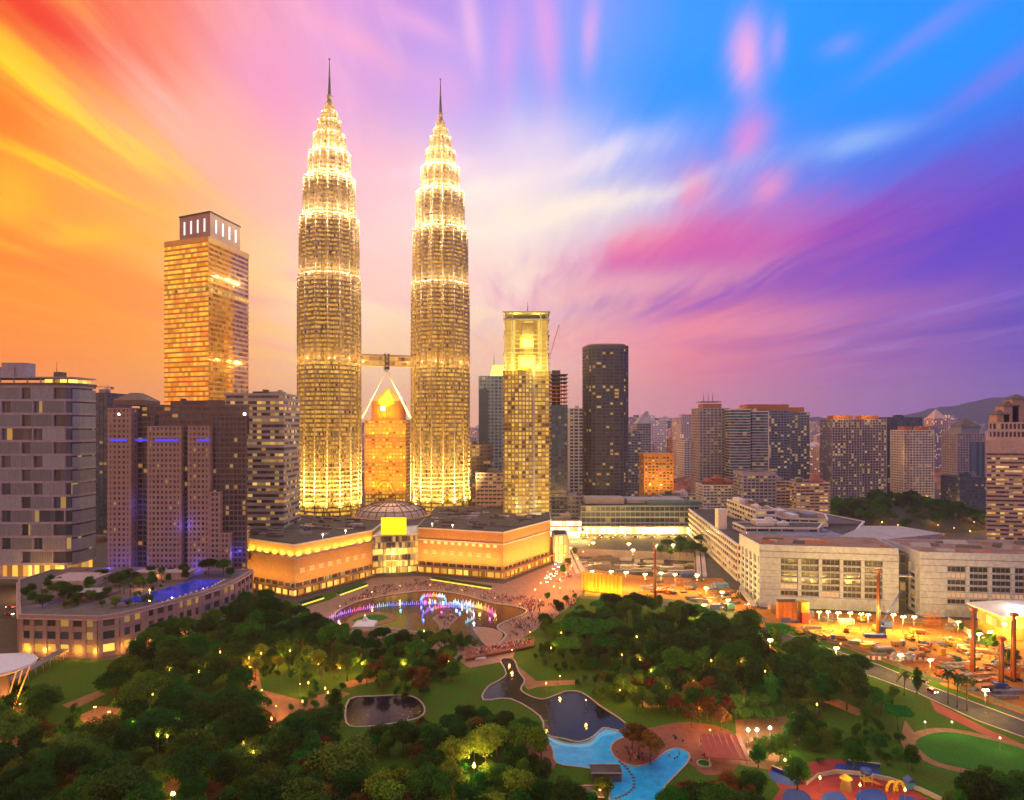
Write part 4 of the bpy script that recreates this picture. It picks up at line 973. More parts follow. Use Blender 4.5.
# ------------------------------------------------------------------ decked car park curving behind the hall
cp = thing('decked_building', 'white multi-deck building of open parapet floors curving away from the hall', 'car park', (215, 570, 0))
CPP = [(161, 485), (168, 476), (180, 473), (236, 484), (310, 600), (292, 692), (180, 692)]
facade('', '', '', CPP, 0, 25, 5.0, 'conc_white', 'glass_warm', bay=7, sp=.42, pw=.7, proj=1.2, pp=.4, root=cp, roof='roof', plant=5, parapet=1.2)
CPU = [(201, 560), (218, 562), (224, 640), (203, 640)]
facade('', '', '', [(181, 528), (236, 524), (252, 552), (232, 556), (181, 556)], 26.4, 30.5, 4.1, 'conc_white', 'glass_dark', bay=9, sp=.5, pw=.9, proj=.8, root=cp, plant=3)
facade('', '', '', [(228, 575), (262, 565), (276, 600), (262, 640), (232, 640)], 26.4, 31.5, 5, 'conc_white', 'glass_some', bay=7, sp=.5, pw=.8, proj=.8, root=cp, roof='roof_rust', plant=4)
facade('', '', '', CPU, 26.4, 40, 4.6, 'conc_white', 'glass_some', bay=7, sp=.45, pw=.9, proj=.9, pp=.3, root=cp, roof='roof_rust', plant=4)
part('lift_tower', 'conc_white', cp, lambda b: b.box((172, 560), (7, 9), 25, 17))
part('glass_corner', 'glass_blue', cp, lambda b: b.prism(ccw(rect(181, 489, 20, 14, .15)), 26.3, 33, bay=3))
part('awning', 'conc', cp, lambda b: b.prism(ccw([(238, 500), (262, 490), (330, 520), (318, 560), (290, 560)]), 26, 28))
# ------------------------------------------------------------------ low glassy mall strip and bright shopfront street
ms = thing('low_mall', 'long low dark glass mall under the squat orange block, lit yellow at its foot', 'mall', (120, 720, 0))
facade('', '', '', [(70, 690), (190, 690), (194, 760), (74, 760)], 0, 28, 5.6, 'grey_blue', 'glass_dark', bay=5, sp=.25, pw=.4, proj=.4, root=ms, plant=5)
part('shopfront', 'glass_dazzle', ms, lambda b: b.box((131, 688.6), (116, 2.0), 1.0, 6.5))
part('shop_canopy', 'conc', ms, lambda b: b.box((131, 685), (122, 7), 8.2, .8))
part('roof_terrace', 'conc', ms, lambda b: (b.box((96, 715), (40, 26), 29.5, 6), b.box((150, 722), (60, 30), 29.4, 4)))
part('green_awning', mat('green_canopy', (.05, .14, .12), .6, .2, .3), ms, lambda b: b.box((165, 696), (56, 10), 29.5, 3.5))
m2 = thing('lit_shop_row', 'dazzling yellow-lit shop row between the balcony tower and the rounded tower', 'shop row', (50, 660, 0))
facade('', '', '', [(30, 664), (68, 664), (68, 690), (30, 690)], 0, 17, 5.6, 'conc', 'glass_dazzle', bay=4, sp=.22, pw=.5, root=m2, plant=2)
part('canopy', 'conc_white', m2, lambda b: b.box((50, 658), (44, 9), 7.4, .7))
for k in range(5): lamp('shop_light', (33 + k*9, 652, 5.6), 26000, (1, .70, .2), .8, m2)
for k in range(7): lamp('shop_light', (78 + k*17, 678, 5.6), 18000, (1, .64, .13), .8, ms)
hirise(548, 583, 497, 735, 40, 5, 'conc_mauve', 'glass_some', 'grey podium block behind the dazzling shop row', 'podium_block', 'block', plant=4)
hirise(662, 703, 497, 775, 30, 4.6, 'conc_white', 'glass_some', 'low white terrace houses on the roofline behind the long dark mall', 'terrace_block', 'block', plant=5)
# lit wing behind mall's corner
lt = thing('lit_pavilion', 'small yellow-lit pavilion with tall columns at the mall wing corner', 'pavilion', (39, 560, 0))
facade('', '', '', [(34, 548), (45, 551), (45, 575), (34, 575)], 0, 21, 7, 'conc', 'glass_lobby', bay=3.6, sp=.1, pw=.9, pp=.8, root=lt, plant=0)
lamp('pavilion_light', (40, 541, 8), 5000, (1, .72, .1), .5, lt)
# ------------------------------------------------------------------ the ground and what is laid on it
M['ground'] = mat('city_ground', (.085, .075, .07), .9, .35, .02, c2=(.05, .055, .045))
M['grass'] = mat('lawn_grass', (.045, .14, .010), .95, .4, .11, c2=(.085, .085, .012), bump=.5, spec=.06)
M['lawn'] = mat('mown_lawn', (.03, .17, .015), .95, .35, .16, c2=(.045, .11, .015), bump=.4, spec=.06)
M['soil'] = mat('orange_earth', (.52, .19, .035), .95, .35, .045, c2=(.30, .11, .03), bump=.4, spec=.15)
M['paving'] = mat('pink_paving', (.30, .18, .13), .85, .3, .3, bump=.3, spec=.2)
M['path'] = mat('sandy_path', (.29, .15, .07), .9, .3, .25, spec=.15)
M['asphalt'] = mat('asphalt', (.055, .052, .055), .85, .45, .25, spec=.25)
M['road_warm'] = mat('worn_asphalt', (.075, .06, .055), .8, .4, .12, spec=.25)
M['kerb'] = mat('kerb_stone', (.40, .33, .27), .8, .15, .4)
M['brick_plaza'] = mat('red_brick_paving', (.24, .085, .055), .85, .35, .4, spec=.2)
M['play_blue'] = mat('blue_rubber', (.015, .05, .32), .8, .15, .2)
M['play_red'] = mat('red_rubber', (.30, .025, .02), .8, .15, .2)
M['white_line'] = mat('white_road_paint', (.7, .68, .64), .7, .15, .8)
def water(name, c, rough=.05, bumps=.15, scale=.5, c2=None, spec=.16):
    m = mat(name, c, rough, .2, .03, c2=c2); t = NT(m.node_tree); b = m.node_tree.nodes['Principled BSDF']
    nz = t.noise(t.n('ShaderNodeNewGeometry').outputs['Position'], scale, 3, .6)
    bp = t.n('ShaderNodeBump'); bp.inputs['Strength'].default_value = bumps; bp.inputs['Distance'].default_value = .3
    t.put(bp.inputs['Height'], nz); t.put(b.inputs['Normal'], bp.outputs[0]); b.inputs['Specular IOR Level'].default_value = spec; return m
M['lake'] = water('lake_water', (.018, .014, .014), .10, .25, c2=(.035, .02, .012)); M['pond'] = water('dark_pond_water', (.010, .012, .018), .07, .2)
M['pool'] = water('blue_paddling_pool', (.03, .52, .92), .12, .5, 1.6, c2=(.008, .26, .66)); M['silt'] = mat('brown_shallows', (.26, .13, .08), .5, .2, .06)
M['pool_shelf'] = mat('pale_pool_shelf', (.10, .58, .86), .3, .1, .2)

PIT = [(56, 505), (134, 498), (158, 590), (56, 612)]
def sheet(name, poly, z, m, kind='structure'):
    b = MB(); b.face([(x, y, z) for x, y in ccw(poly)]); return tag(b.build(name, M[m]), kind=kind)
b = MB(); O = [(-9000, -300), (9000, -300), (9000, 7400), (-9000, 7400)]
for i in range(4): b.face([(*O[i], 0), (*O[(i+1) % 4], 0), (*PIT[(i+1) % 4], 0), (*PIT[i], 0)])
tag(b.build('ground', M['ground']), kind='structure')
b = MB(); b.face([(x, y, -7) for x, y in PIT]); tag(b.build('pit_ground', M['road_warm']), kind='structure')
b = MB()
for i in range(4): b.face([(*PIT[(i+1) % 4], 0), (*PIT[(i+1) % 4], -7), (*PIT[i], -7), (*PIT[i], 0)])
tag(b.build('pit_retaining_wall', M['conc']), kind='structure')
PX = lambda pts, z=0.0: [G(x, y, z) for x, y in pts]
def smooth_poly(pts, k=3):
    """round the outline off through its points"""
    n, out = len(pts), []
    for i in range(n):
        p0, p1, p2, p3 = (Vector(pts[(i+j-1) % n]) for j in range(4))
        for s_ in range(k):
            t = s_/k
            out.append(tuple(.5*((2*p1) + (p2-p0)*t + (2*p0-5*p1+4*p2-p3)*t*t + (3*p1-p0-3*p2+p3)*t**3)))
    return out
def tri_sheet(name, poly, z, m, kind='structure', rim=None, rim_h=.35, rim_w=.7, rim_m='kerb'):
    import bmesh
    poly = ccw(poly); bm = bmesh.new(); vs = [bm.verts.new((x, y, z)) for x, y in poly]
    es = [bm.edges.new((vs[i], vs[(i+1) % len(vs)])) for i in range(len(vs))]
    bmesh.ops.triangle_fill(bm, use_beauty=True, use_dissolve=False, edges=es)
    for f in bm.faces:
        if f.normal.z < 0: f.normal_flip()
    me = bpy.data.meshes.new(name); bm.to_mesh(me); bm.free(); me.materials.append(M[m])
    o = bpy.data.objects.new(name, me); col.objects.link(o); tag(o, kind=kind)
    if rim:
        r = MB(); outp = offset(poly, rim_w)
        for i in range(len(poly)):
            j = (i+1) % len(poly); r.prism([poly[i], outp[i], outp[j], poly[j]][::-1] if False else ccw([poly[i], outp[i], outp[j], poly[j]]), -.05, rim_h, bot=False)
        tag(r.build(rim, M[rim_m]), kind='structure')
    return o
# park lawns
PARK = [(-420, 120), (320, 120), (300, 170)] + PX([(1060, 738), (960, 690), (873, 658), (800, 632), (700, 606), (600, 600), (560, 596), (505, 588), (420, 578), (372, 580), (296, 603)]) + [(-150, 425), (-160, 400), (-168, 372), (-178, 350), (-188, 322), (-240, 322), (-420, 322)]
sheet_z = .03
tri_sheet('park_lawn', PARK, .03, 'grass')
tri_sheet('promenade_paving', PX([(290, 612), (330, 600), (372, 578), (420, 576), (503, 584), (548, 566), (575, 560), (596, 575), (572, 605), (548, 622), (520, 640), (512, 660), (470, 668), (440, 650), (360, 640), (330, 640)]), .06, 'paving')
LAKE = smooth_poly(PX([(333, 618), (346, 607), (368, 599.5), (400, 594), (430, 591), (462, 595), (490, 603), (515, 607), (526, 611), (520, 616), (500, 624), (497, 629), (505, 635), (500, 642), (488, 650), (470, 646), (440, 636), (400, 630), (365, 626), (345, 629)]))
tri_sheet('lake_water', LAKE, .10, 'lake', rim='lake_edge_kerb', rim_h=.5, rim_w=1.0)
tri_sheet('lake_silt', smooth_poly(PX([(474, 629), (490, 628), (503, 634), (497, 644), (488, 648)])), .13, 'silt')
tri_sheet('fountain_terrace', smooth_poly(PX([(432, 619), (440, 613.5), (449, 613), (458, 618), (450, 626), (446, 634), (441, 634), (438, 625)])), .16, 'paving')
tri_sheet('shore_terrace', smooth_poly(PX([(346, 622), (358, 614), (380, 612), (396, 616), (392, 622), (372, 626), (350, 630)])), .17, 'path')
tri_sheet('round_lawn', smooth_poly(PX([(352, 622), (364, 616), (380, 615), (388, 618), (376, 622)])), .2, 'lawn')
RIVER = smooth_poly(PX([(501, 660), (513, 660), (518, 672), (524, 681), (520, 690), (530, 697), (543, 700), (556, 696), (567, 692), (582, 693.6), (599, 706), (625, 724), (628, 734), (617, 731), (604, 728), (597, 733), (589, 739), (578, 742), (564, 739), (546, 734), (541, 717), (511, 699), (484, 700), (488, 688), (498, 682), (507, 674)]))
tri_sheet('river_water', RIVER, .10, 'pond', rim='river_edge_kerb', rim_h=.4, rim_w=.6)
tri_sheet('pond_water', smooth_poly(PX([(350, 700), (375, 697), (402, 696), (416, 699), (424, 709), (418, 718), (390, 724), (362, 727), (347, 723)])), .10, 'pond', rim='pond_edge_kerb', rim_h=.4, rim_w=.6)
tri_sheet('plaza_paving', smooth_poly(PX([(604, 752), (612, 743), (628, 736), (650, 728), (690, 722), (728, 730), (742, 748), (735, 770), (705, 775), (690, 764), (662, 766), (640, 768), (618, 764)])), .07, 'brick_plaza')
tri_sheet('pool_terrace', smooth_poly(PX([(520, 742), (548, 732), (560, 745), (556, 764), (545, 772), (525, 762)])), .07, 'brick_plaza')
POOL = smooth_poly(PX([(543, 735), (556, 740.5), (572, 744.5), (590, 742), (599, 733), (607, 729.5), (619, 731.5), (624, 736), (614, 742), (610, 748), (613, 756), (622, 763), (637, 767), (654, 762), (667, 752), (678, 749), (688, 754), (687, 762), (676, 774), (662, 790), (664, 806), (614, 806), (612, 782), (606, 772), (580, 767), (557, 763), (553, 748)]))
tri_sheet('pool_water', POOL, .12, 'pool', rim='pool_edge_kerb', rim_h=.28, rim_w=.5)
tri_sheet('pool_shelf_water', smooth_poly(PX([(545, 735.5), (556, 740.8), (572, 744.8), (590, 742.3), (599, 733.6), (607, 730), (619, 732), (612, 735), (602, 737), (596, 743), (586, 747.5), (570, 747), (556, 744)])), .15, 'pool_shelf')
# oval lawn with a running path
cO = G(1000, 760); 
OV = smooth_poly(PX([(916, 741), (934, 733), (956, 733), (990, 740), (1030, 752), (1050, 775), (1024, 786), (978, 772), (940, 763), (922, 752)]))
tri_sheet('running_path', offset(ccw(OV), 3.4), .06, 'path')
tri_sheet('oval_lawn', OV, .09, 'lawn')
# side road, red path
tri_sheet('service_road', PX([(640, 596), (700, 606), (760, 625), (820, 646), (876, 664), (934, 688), (978, 704), (1070, 738), (1070, 754), (978, 721), (917, 693), (873, 677), (810, 656), (740, 628), (690, 612), (640, 603)]), .05, 'asphalt')
rk = MB()
edgep = PX([(760, 625), (820, 646), (876, 664), (934, 688), (978, 704), (1070, 738)]); edgeq = PX([(760, 636), (810, 656), (873, 677), (917, 693), (978, 721), (1070, 754)])
for e_ in (edgep, edgeq):
    for p, q in zip(e_, e_[1:]):
        d = (Vector(q) - Vector(p)).normalized()*.0; n_ = Vector(((q[1]-p[1]), -(q[0]-p[0]))).normalized()*.35
        rk.prism(ccw([(p[0]+n_.x, p[1]+n_.y), (q[0]+n_.x, q[1]+n_.y), (q[0]-n_.x, q[1]-n_.y), (p[0]-n_.x, p[1]-n_.y)]), .04, .2, bot=False)
tag(rk.build('road_kerb', M['kerb']), kind='structure')
tri_sheet('red_path', PX([(930, 700), (942, 706), (985, 728), (1060, 760), (1060, 768), (980, 733), (935, 711)]), .05, 'play_red')
# sandy footpaths
for pts in ([(505, 664), (513, 662), (536, 681), (580, 680), (580, 684), (538, 687), (528, 690)], [(245, 672), (258, 668), (262, 690), (300, 700), (340, 690), (350, 694), (322, 707), (280, 722), (262, 735), (250, 728), (270, 712), (250, 700)],
            [(62, 705), (98, 691), (106, 694), (72, 710)], [(78, 716), (100, 706), (122, 708), (110, 722), (84, 724)], [(0, 738), (30, 728), (34, 742), (0, 752)], [(824, 702), (838, 699), (866, 712), (858, 716)],
            [(345, 682), (372, 676), (400, 664), (404, 668), (376, 681), (348, 688)], [(640, 700), (700, 694), (745, 690), (745, 698), (700, 704), (645, 708)], [(735, 720), (790, 716), (800, 740), (770, 770), (740, 765)], [(150, 790), (190, 772), (205, 785), (170, 812)], [(905, 720), (917, 736), (906, 752), (900, 740)]):
    tri_sheet('foot_path', PX(pts), .055, 'path')
# building-site earth and street
SITE = PX([(584, 596), (596, 570), (650, 577), (722, 578), (742, 600)]) + [(150, 410), (228, 396), (237, 390), (340, 376), (420, 376)] + PX([(1100, 742), (1000, 706), (934, 682), (876, 660), (820, 640), (760, 620), (700, 602), (640, 596)])
tri_sheet('site_earth', SITE, .02, 'soil')
tri_sheet('street_paving', [(36, 470), (24, 492), (46, 560), (46, 640), (26, 660), (30, 686), (200, 686), (176, 640), (170, 600), (56, 616), (56, 520), (50, 500)], .03, 'road_warm')
tri_sheet('far_road', [(300, 640), (420, 640), (520, 760), (640, 1400), (560, 1400), (470, 800), (380, 690), (300, 690)], .03, 'road_warm')
tri_sheet('hotel_road', [(-430, 432), (-294, 420), (-268, 400), (-268, 388), (-430, 405)], .03, 'asphalt')
lm = MB()
for k in range(18): lm.box((41 + (k % 2)*6 - 4, 500 + k*9), (.3, 4), .036, .012)
tag(lm.build('lane_markings', M['white_line']), kind='structure')
tri_sheet('playground_surface', smooth_poly(PX([(768, 770), (800, 764), (842, 760), (880, 776), (930, 800), (935, 820), (770, 820), (780, 790)])), .06, 'play_red')
for pts in ([(769, 772), (786, 769), (800, 778), (795, 786), (775, 782)], [(786, 790), (806, 792), (812, 808), (784, 808)], [(824, 794), (842, 793), (848, 808), (822, 808)], [(836, 764), (872, 768), (880, 776), (846, 776)], [(858, 792), (880, 790), (888, 806), (860, 808)], [(900, 796), (918, 800), (920, 812), (900, 812)]):
    tri_sheet('playground_surface', smooth_poly(PX(pts)), .09, 'play_blue')
# hills on the horizon
M['hill'] = mat('forested_hill', (.035, .05, .045), .95, .3, .002)
def ridge(name, pts, Y, depth):
    b = MB(); n = len(pts); rr = random.Random(4)
    xs = [GX(p[0], Y) for p in pts]; zs = [ZZ(p[1], Y) for p in pts]
    b.mesh([(x, Y - depth, -2) for x in xs] + [(x, Y, z) for x, z in zip(xs, zs)] + [(x, Y + depth, -2) for x in xs],
           [(i, i+1, n+i+1, n+i) for i in range(n-1)] + [(n+i, n+i+1, 2*n+i+1, 2*n+i) for i in range(n-1)], True)
    return tag(b.build(name, M['hill']), kind='structure')
def prof(pts, step=6, amp=1.2, seed=2):
    rr = random.Random(seed); out = []
    for (x0, y0), (x1, y1) in zip(pts, pts[1:]):
        k = max(1, int((x1-x0)/step))
        out += [(x0 + (x1-x0)*i/k, y0 + (y1-y0)*i/k + rr.uniform(-amp, amp)*(i > 0)) for i in range(k)]
    return out + [pts[-1]]
ridge('hill', prof([(862, 424), (905, 415), (935, 408), (965, 403), (1000, 397.5), (1030, 398), (1080, 404), (1160, 424)]), 5600, 900)
ridge('hill', prof([(520, 425), (560, 420), (640, 417), (700, 419), (760, 415), (830, 418), (900, 422)], 6, .8, 5), 6200, 700)
ridge('hill', prof([(-80, 424), (60, 416), (180, 418), (280, 421), (420, 424)], 6, .8, 6), 6200, 700)
# ------------------------------------------------------------------ building site
M['rig_orange'] = mat('rig_orange_paint', (.58, .15, .02), .5, .15, .6); M['site_blue'] = mat('blue_sheet_metal', (.03, .07, .30), .5, .2, .6)
M['site_yellow'] = mat('yellow_paint', (.75, .42, .02), .5, .12, .6); M['site_red'] = mat('red_paint', (.50, .03, .02), .55, .12, .6); M['site_white'] = mat('white_plastic', (.75, .72, .68), .5, .1, .6)
M['teal'] = mat('teal_paint', (.05, .20, .20), .5, .2, .6); M['green_net'] = mat('green_netting', (.02, .20, .07), .8, .2, .6)
M['flood'] = mat('flood_lamp', (1, .95, .8), .4, 0, emit=(1, .86, .46), es=5)
rr = random.Random(21)
def at_px(px, py, z=0.0): return G(px, py, z)
# floodlights
flood_proto = None
def flood(px, py, hgt, watts, label, group, colr=(1, .60, .13)):
    global flood_proto
    x, y = at_px(px, py) if hgt is None else (0, 0)
    # py is where the lamp shows: find the foot below a lamp of this height
    x, y = G(px, py, hgt)
    if flood_proto is None:
        t = thing('floodlight_mast', label, 'floodlight', (x, y, 0), group)
        part('pole', 'metal_g', t, lambda b: (b.tube((x, y, 0), (x, y, 10), .14, .10), b.box((x, y), (2.2, .15), 9.7, .15), b.box((x, y), (.9, .9), 0, .3)))
        for q in (-.75, .75): part('lamp_head', 'flood', t, lambda b: (b.prism(rect(x + q, y - .3, .8, .4), 9.9, 10.5)))
        flood_proto = t
    else: t = copy_tree(flood_proto, (x, y, 0), sca=(1, 1, hgt/10), label=label, group=group)
    lamp('site_light', (x, y - 1.2, hgt + .2), watts*1.9, colr, .5)
    return t
FL = 'tall floodlight along the rim of the excavation pit'
for k, (px, py) in enumerate(((592, 570), (611, 571.5), (626, 572.5), (645, 574.5), (661, 573), (675, 574.5), (697, 575.5))): flood(px, py, 11, 9000, 'bright floodlight on the near rim of the excavation pit', 'floodlights on the near pit rim')
for px, py in ((593, 543), (629, 544), (633, 550), (656, 545), (673, 545)): flood(px, py, 12, 9000, 'floodlight standing towards the far end of the excavation pit', 'floodlights deep in the pit')
for px, py in ((819, 612), (828, 612), (838, 613), (850, 613), (861, 614), (868, 615)): flood(px, py, 9, 8500, 'floodlight in the dazzling row before the hall nearest the decked building', 'floodlight row before the first hall')
for px, py in ((893, 615), (903, 617), (914, 617)): flood(px, py, 9, 9500, 'floodlight in the short dazzling row before the dark glass link', 'floodlights before the glass link')
for px, py in ((958, 622), (979, 634), (1004, 624), (971, 636), (990, 632)): flood(px, py, 9, 9000, 'floodlight by the young trees where the site fence runs to the frame edge', 'floodlights by the site fence')
for px, py in ((706, 588), (722, 592), (728, 600), (704, 605)): flood(px, py, 8, 9500, 'floodlight over the yellow-lit earth at the corner of the first hall', 'floodlights by the yellow-lit earth')
for px, py in ((836, 648), (900, 655), (770, 640), (930, 660), (985, 690)): flood(px, py, 9, 7000, 'floodlight out on the open orange earth of the building site', 'floodlights on the open earth')
# pit contents
for k in range(70):
    x, y = rr.uniform(60, 150), rr.uniform(520, 606)
    if not inside((x, y), offset(ccw(PIT), -4)): continue
    s_ = (rr.uniform(4, 26), rr.uniform(1, 5)); h = rr.uniform(.5, 3.2)
    b = MB((x, y, -7)); b.box((x, y), s_, -6.98, h); b.box((x + s_[0]*.2, y), (s_[0]*.3, s_[1]*.7), -6.98 + h, .5)
    for q in range(4): b.tube((x - s_[0]*.4 + q*s_[0]*.25, y, -6.98 + h), (x - s_[0]*.4 + q*s_[0]*.25, y, -6.98 + h + 1.5), .12, n=4)
    tag(b.build('foundation_slab', M[rr.choice(['conc_dark', 'conc', 'road_warm', 'metal_g'])]), 'rough concrete foundation slab with starter bars down in the excavation pit', 'foundation slab', 'foundation slabs in the pit')
for (a, b_, name) in (((56, 505), (56, 612), 0), ((134, 498), (158, 590), 1)):
    mx_, my_ = (a[0]+b_[0])/2, (a[1]+b_[1])/2
    b = MB((mx_, my_, 0)); p, q = Vector(a), Vector(b_); e = (q-p); L = e.length; e.normalize(); nn = Vector((e.y, -e.x))*(1 if name else -1)
    for k in range(2): b.prism(ccw([tuple(p + nn*(1.5+k*4)), tuple(q + nn*(1.5+k*4)), tuple(q + nn*(4.5+k*4)), tuple(p + nn*(4.5+k*4))]), .04, 1.6 - k*.7)
    for k in range(int(L/4)): b.tube((*(p + nn*1.4 + e*(k*4 + 1)), 0), (*(p + nn*1.4 + e*(k*4 + 1)), 2.8), .12, n=4)
    b.tube((*(p + nn*1.4), 2.4), (*(q + nn*1.4), 2.4), .09, n=4)
    tag(b.build('capping_beam', M['conc_pink' if name else 'conc']), ('pink-lit concrete capping beam with posts on the decked-building side of the pit' if name else 'pale concrete capping beam with posts on the street side of the pit'), 'capping beam')
# yellow lit hoarding
hx = [(47, 458), (61, 450), (72, 445)]
hd = thing('site_hoarding', 'tall corrugated hoarding lit bright yellow beside the dark green trees', 'hoarding', (62, 452, 0))
M['hoarding'] = mat('yellow_hoarding', (.70, .47, .05), .6, .12, .3)
for a, b_ in zip(hx, hx[1:]):
    p, q = Vector(a), Vector(b_); e = q - p; L = e.length; e.normalize(); rz = math.atan2(e.y, e.x)
    part('panel', 'hoarding', hd, lambda b: (b.box((p+q)/2, (L - .1, .3), .1, 12, rz), [b.box(p + e*(k*2.6 + .8), (.7, 1.8), .1, 12.4, rz) for k in range(int(L/2.6))]))
for x, y in ((50, 450), (57, 446), (63, 443), (70, 440)): lamp('hoarding_light', (x, y, 2), 2600, (1, .70, .06), .4, hd)
lamp('hoarding_light', (58, 458, 17), 3000, (1, .72, .08), .4, hd)
# piling rigs
def rig(px, py_top, py_base, label, lean=0.0):
    x, y = G(px, py_base); h = ZZ(py_top, y)
    t = thing('piling_rig', label, 'piling rig', (x, y, 0))
    part('mast', 'rig_orange', t, lambda b: (b.tube((x, y, 1), (x + lean, y, h), .75, .6, 4), b.tube((x - .9, y + .6, 1), (x + lean - .7, y + .3, h - 2), .22, n=4), b.tube((x + .9, y + .6, 1), (x + lean + .7, y + .3, h - 2), .22, n=4),
         [b.tube((x - .9, y + .6, 2 + k*2), (x + .9, y + .6, 4 + k*2), .12, n=3) for k in range(int((h - 5)/2))]))
    part('mast_head', 'rig_orange', t, lambda b: b.box((x + lean, y), (2.4, 2.0), h, 1.2))
    part('body', 'rig_orange', t, lambda b: (b.box((x + 1.5, y + 3.6), (3.4, 5.4), 1.3, 2.2), b.box((x + .6, y + 2.0), (1.5, 1.8), 1.3, 2.8)))
    part('track', 'steel_dark', t, lambda b: b.prism(rect(x - .4, y + 3, .9, 6), 0.05, 1.2)); part('track', 'steel_dark', t, lambda b: b.prism(rect(x + 3.4, y + 3, .9, 6), 0.05, 1.2))
    part('drill_string', 'steel_dark', t, lambda b: b.tube((x, y - .9, .3), (x + lean, y - .9, h - 1), .28))
    part('stay', 'steel_dark', t, lambda b: b.tube((x + 2, y + 5, 3.2), (x + lean*.8, y + .4, h*.8), .16, n=4))
rig(655, 545, 602, 'orange piling rig with a tall mast at the near rim of the pit')
rig(879, 572, 634, 'orange piling rig in front of the wall corner of the first hall')
rig(973.5, 611, 676, 'orange piling rig with a thick mast beside the red-white barriers')
rig(1014, 616, 682, 'orange piling rig nearest the frame edge, partly lit from behind')
rig(1002, 640, 690, 'shorter orange rig standing between two taller rigs by the road')
# crawler cranes
def crawler(px, py, tipx, tipy, label, m='teal'):
    x, y = G(px, py); tx, tz = GX(tipx, y), ZZ(tipy, y)
    t = thing('crawler_crane', label, 'crawler crane', (x, y, 0))
    part('body', m, t, lambda b: (b.box((x + 1.5, y), (5.6, 3.2), 1.3, 2.4), b.box((x - .9, y - 1), (1.5, 1.2), 1.3, 3.0)))
    for q in (-1.6, 1.6): part('track', 'steel_dark', t, lambda b: b.prism(rect(x + 1, y + q, 6, .9), .05, 1.2))
    def boom(b):
        a, e = Vector((x - 1, y, 2.4)), Vector((tx, y, tz)); d = e - a
        for o_ in ((.5, .5), (.5, -.5), (-.5, .5), (-.5, -.5)): b.tube(a + Vector((o_[0], o_[1], 0)), e + Vector((o_[0]*.4, o_[1]*.4, 0)), .12, n=4)
        for k in range(12): b.tube(a + d*k/12 + Vector((.5, -.5, 0)), a + d*(k+1)/12 + Vector((-.5, -.5, 0)), .07, n=3)
    part('boom', m if m != 'teal' else 'metal_g', t, boom)
    part('hoist_cable', 'steel_dark', t, lambda b: (b.tube((tx, y, tz), (tx, y, max(1, tz*.25)), .07, n=3), b.tube((tx, y, tz), (x + 3.5, y, 4.2), .07, n=3)))
crawler(727, 610, 707, 588, 'teal crawler crane with a grey lattice boom at the edge of the tree mass')
crawler(766, 643, 782, 616, 'crawler crane with a slanting lattice boom before the orange silos', 'rig_orange')
crawler(883, 628, 902, 590, 'blue-bodied crawler crane beside the orange rig at the first hall', 'site_blue')
# silos, containers, cabins
for k, px in enumerate((779.5, 784.2, 789, 793.8)):
    x, y = G(px, 622); t = thing('orange_silo', ['orange upright silo tank nearest the decked building, one of four', 'second orange silo tank from the decked-building end', 'third orange silo tank from the decked-building end', 'orange silo tank next to the yellow stacked cabin'][k], 'silo', (x, y, 0))
    part('tank', 'rig_orange', t, lambda b: (b.box((x, y), (2.5, 3), 1.4, 10.2), [b.box((x - 1 + q, y - 1.55), (.16, .12), 1.5, 10) for q in range(3)]))
    part('top_rail', 'steel_dark', t, lambda b: (b.box((x, y), (2.6, 3.1), 12.4, .1), [b.tube((x + a, y + c, 11.6), (x + a, y + c, 12.4), .06, n=4) for a in (-1.2, 1.2) for c in (-1.4, 1.4)]))
    part('leg_frame', 'steel_dark', t, lambda b: [b.box((x + a, y + c), (.25, .25), 0.02, 1.38) for a in (-1.1, 1.1) for c in (-1.3, 1.3)])
def container(px, py, s_, h, m, label, rz=0.0, z=0.0, name='container', windows=0):
    x, y = G(px, py); t = thing(name, label, 'container' if name == 'container' else name.replace('_', ' '), (x, y, z))
    def shell(b):
        b.box((x, y), (s_[0], s_[1]), z + .12, h, rz)
        for k in range(int(s_[0]/.5)):
            q = -s_[0]/2 + .3 + k*.5; b.box((x + q*math.cos(rz) + (s_[1]/2)*math.sin(rz), y + q*math.sin(rz) - (s_[1]/2)*math.cos(rz)), (.2, .12), z + .2, h - .2, rz)
    part('shell', m, t, shell)
    part('base_frame', 'steel_dark', t, lambda b: b.box((x, y), (s_[0]*.96, s_[1]*.96), z + .02, .11, rz))
    part('roof_sheet', m, t, lambda b: b.box((x, y), (s_[0] + .1, s_[1] + .1), z + .12 + h, .1, rz))
    for k in range(windows): part('window', 'pane_lit', t, lambda b: b.box((x - s_[0]/2 + (k + .7)*s_[0]/(windows + .4), y - s_[1]/2 - .05), (1.1, .12), z + 1.1, 1.0, rz))
    part('door', 'metal_g', t, lambda b: b.box((x + s_[0]*.38, y - s_[1]/2 - .06), (1.0, .1), z + .25, 2.0, rz))
    return t
container(804.5, 623, (4.4, 5), 6, 'site_red', 'dark red cabin beside the four orange silos')
container(803.5, 623, (4.4, 5), 5.6, 'site_yellow', 'yellow cabin stacked on the dark red cabin by the silos', z=6.3)
container(746, 617, (8, 3.2), 3, 'site_blue', 'blue container on the earth below the car-park ramp', .1)
container(790, 622, (11, 3), 2.6, 'site_blue', 'long blue container at the foot of the orange silos', .05)
container(716, 609, (6, 3), 2.6, 'site_blue', 'short blue container beside the teal crane', .1)
container(882, 634, (2.6, 2.6), 4, 'site_blue', 'small blue cabin at the base of the orange rig', 0)
container(867, 648, (6, 2.6), 2, 'site_yellow', 'low pale yellow tank standing in the open earth', .05)
container(884, 652, (7, 2.6), 2.4, 'conc', 'grey site cabin next to the low yellow tank', .05)
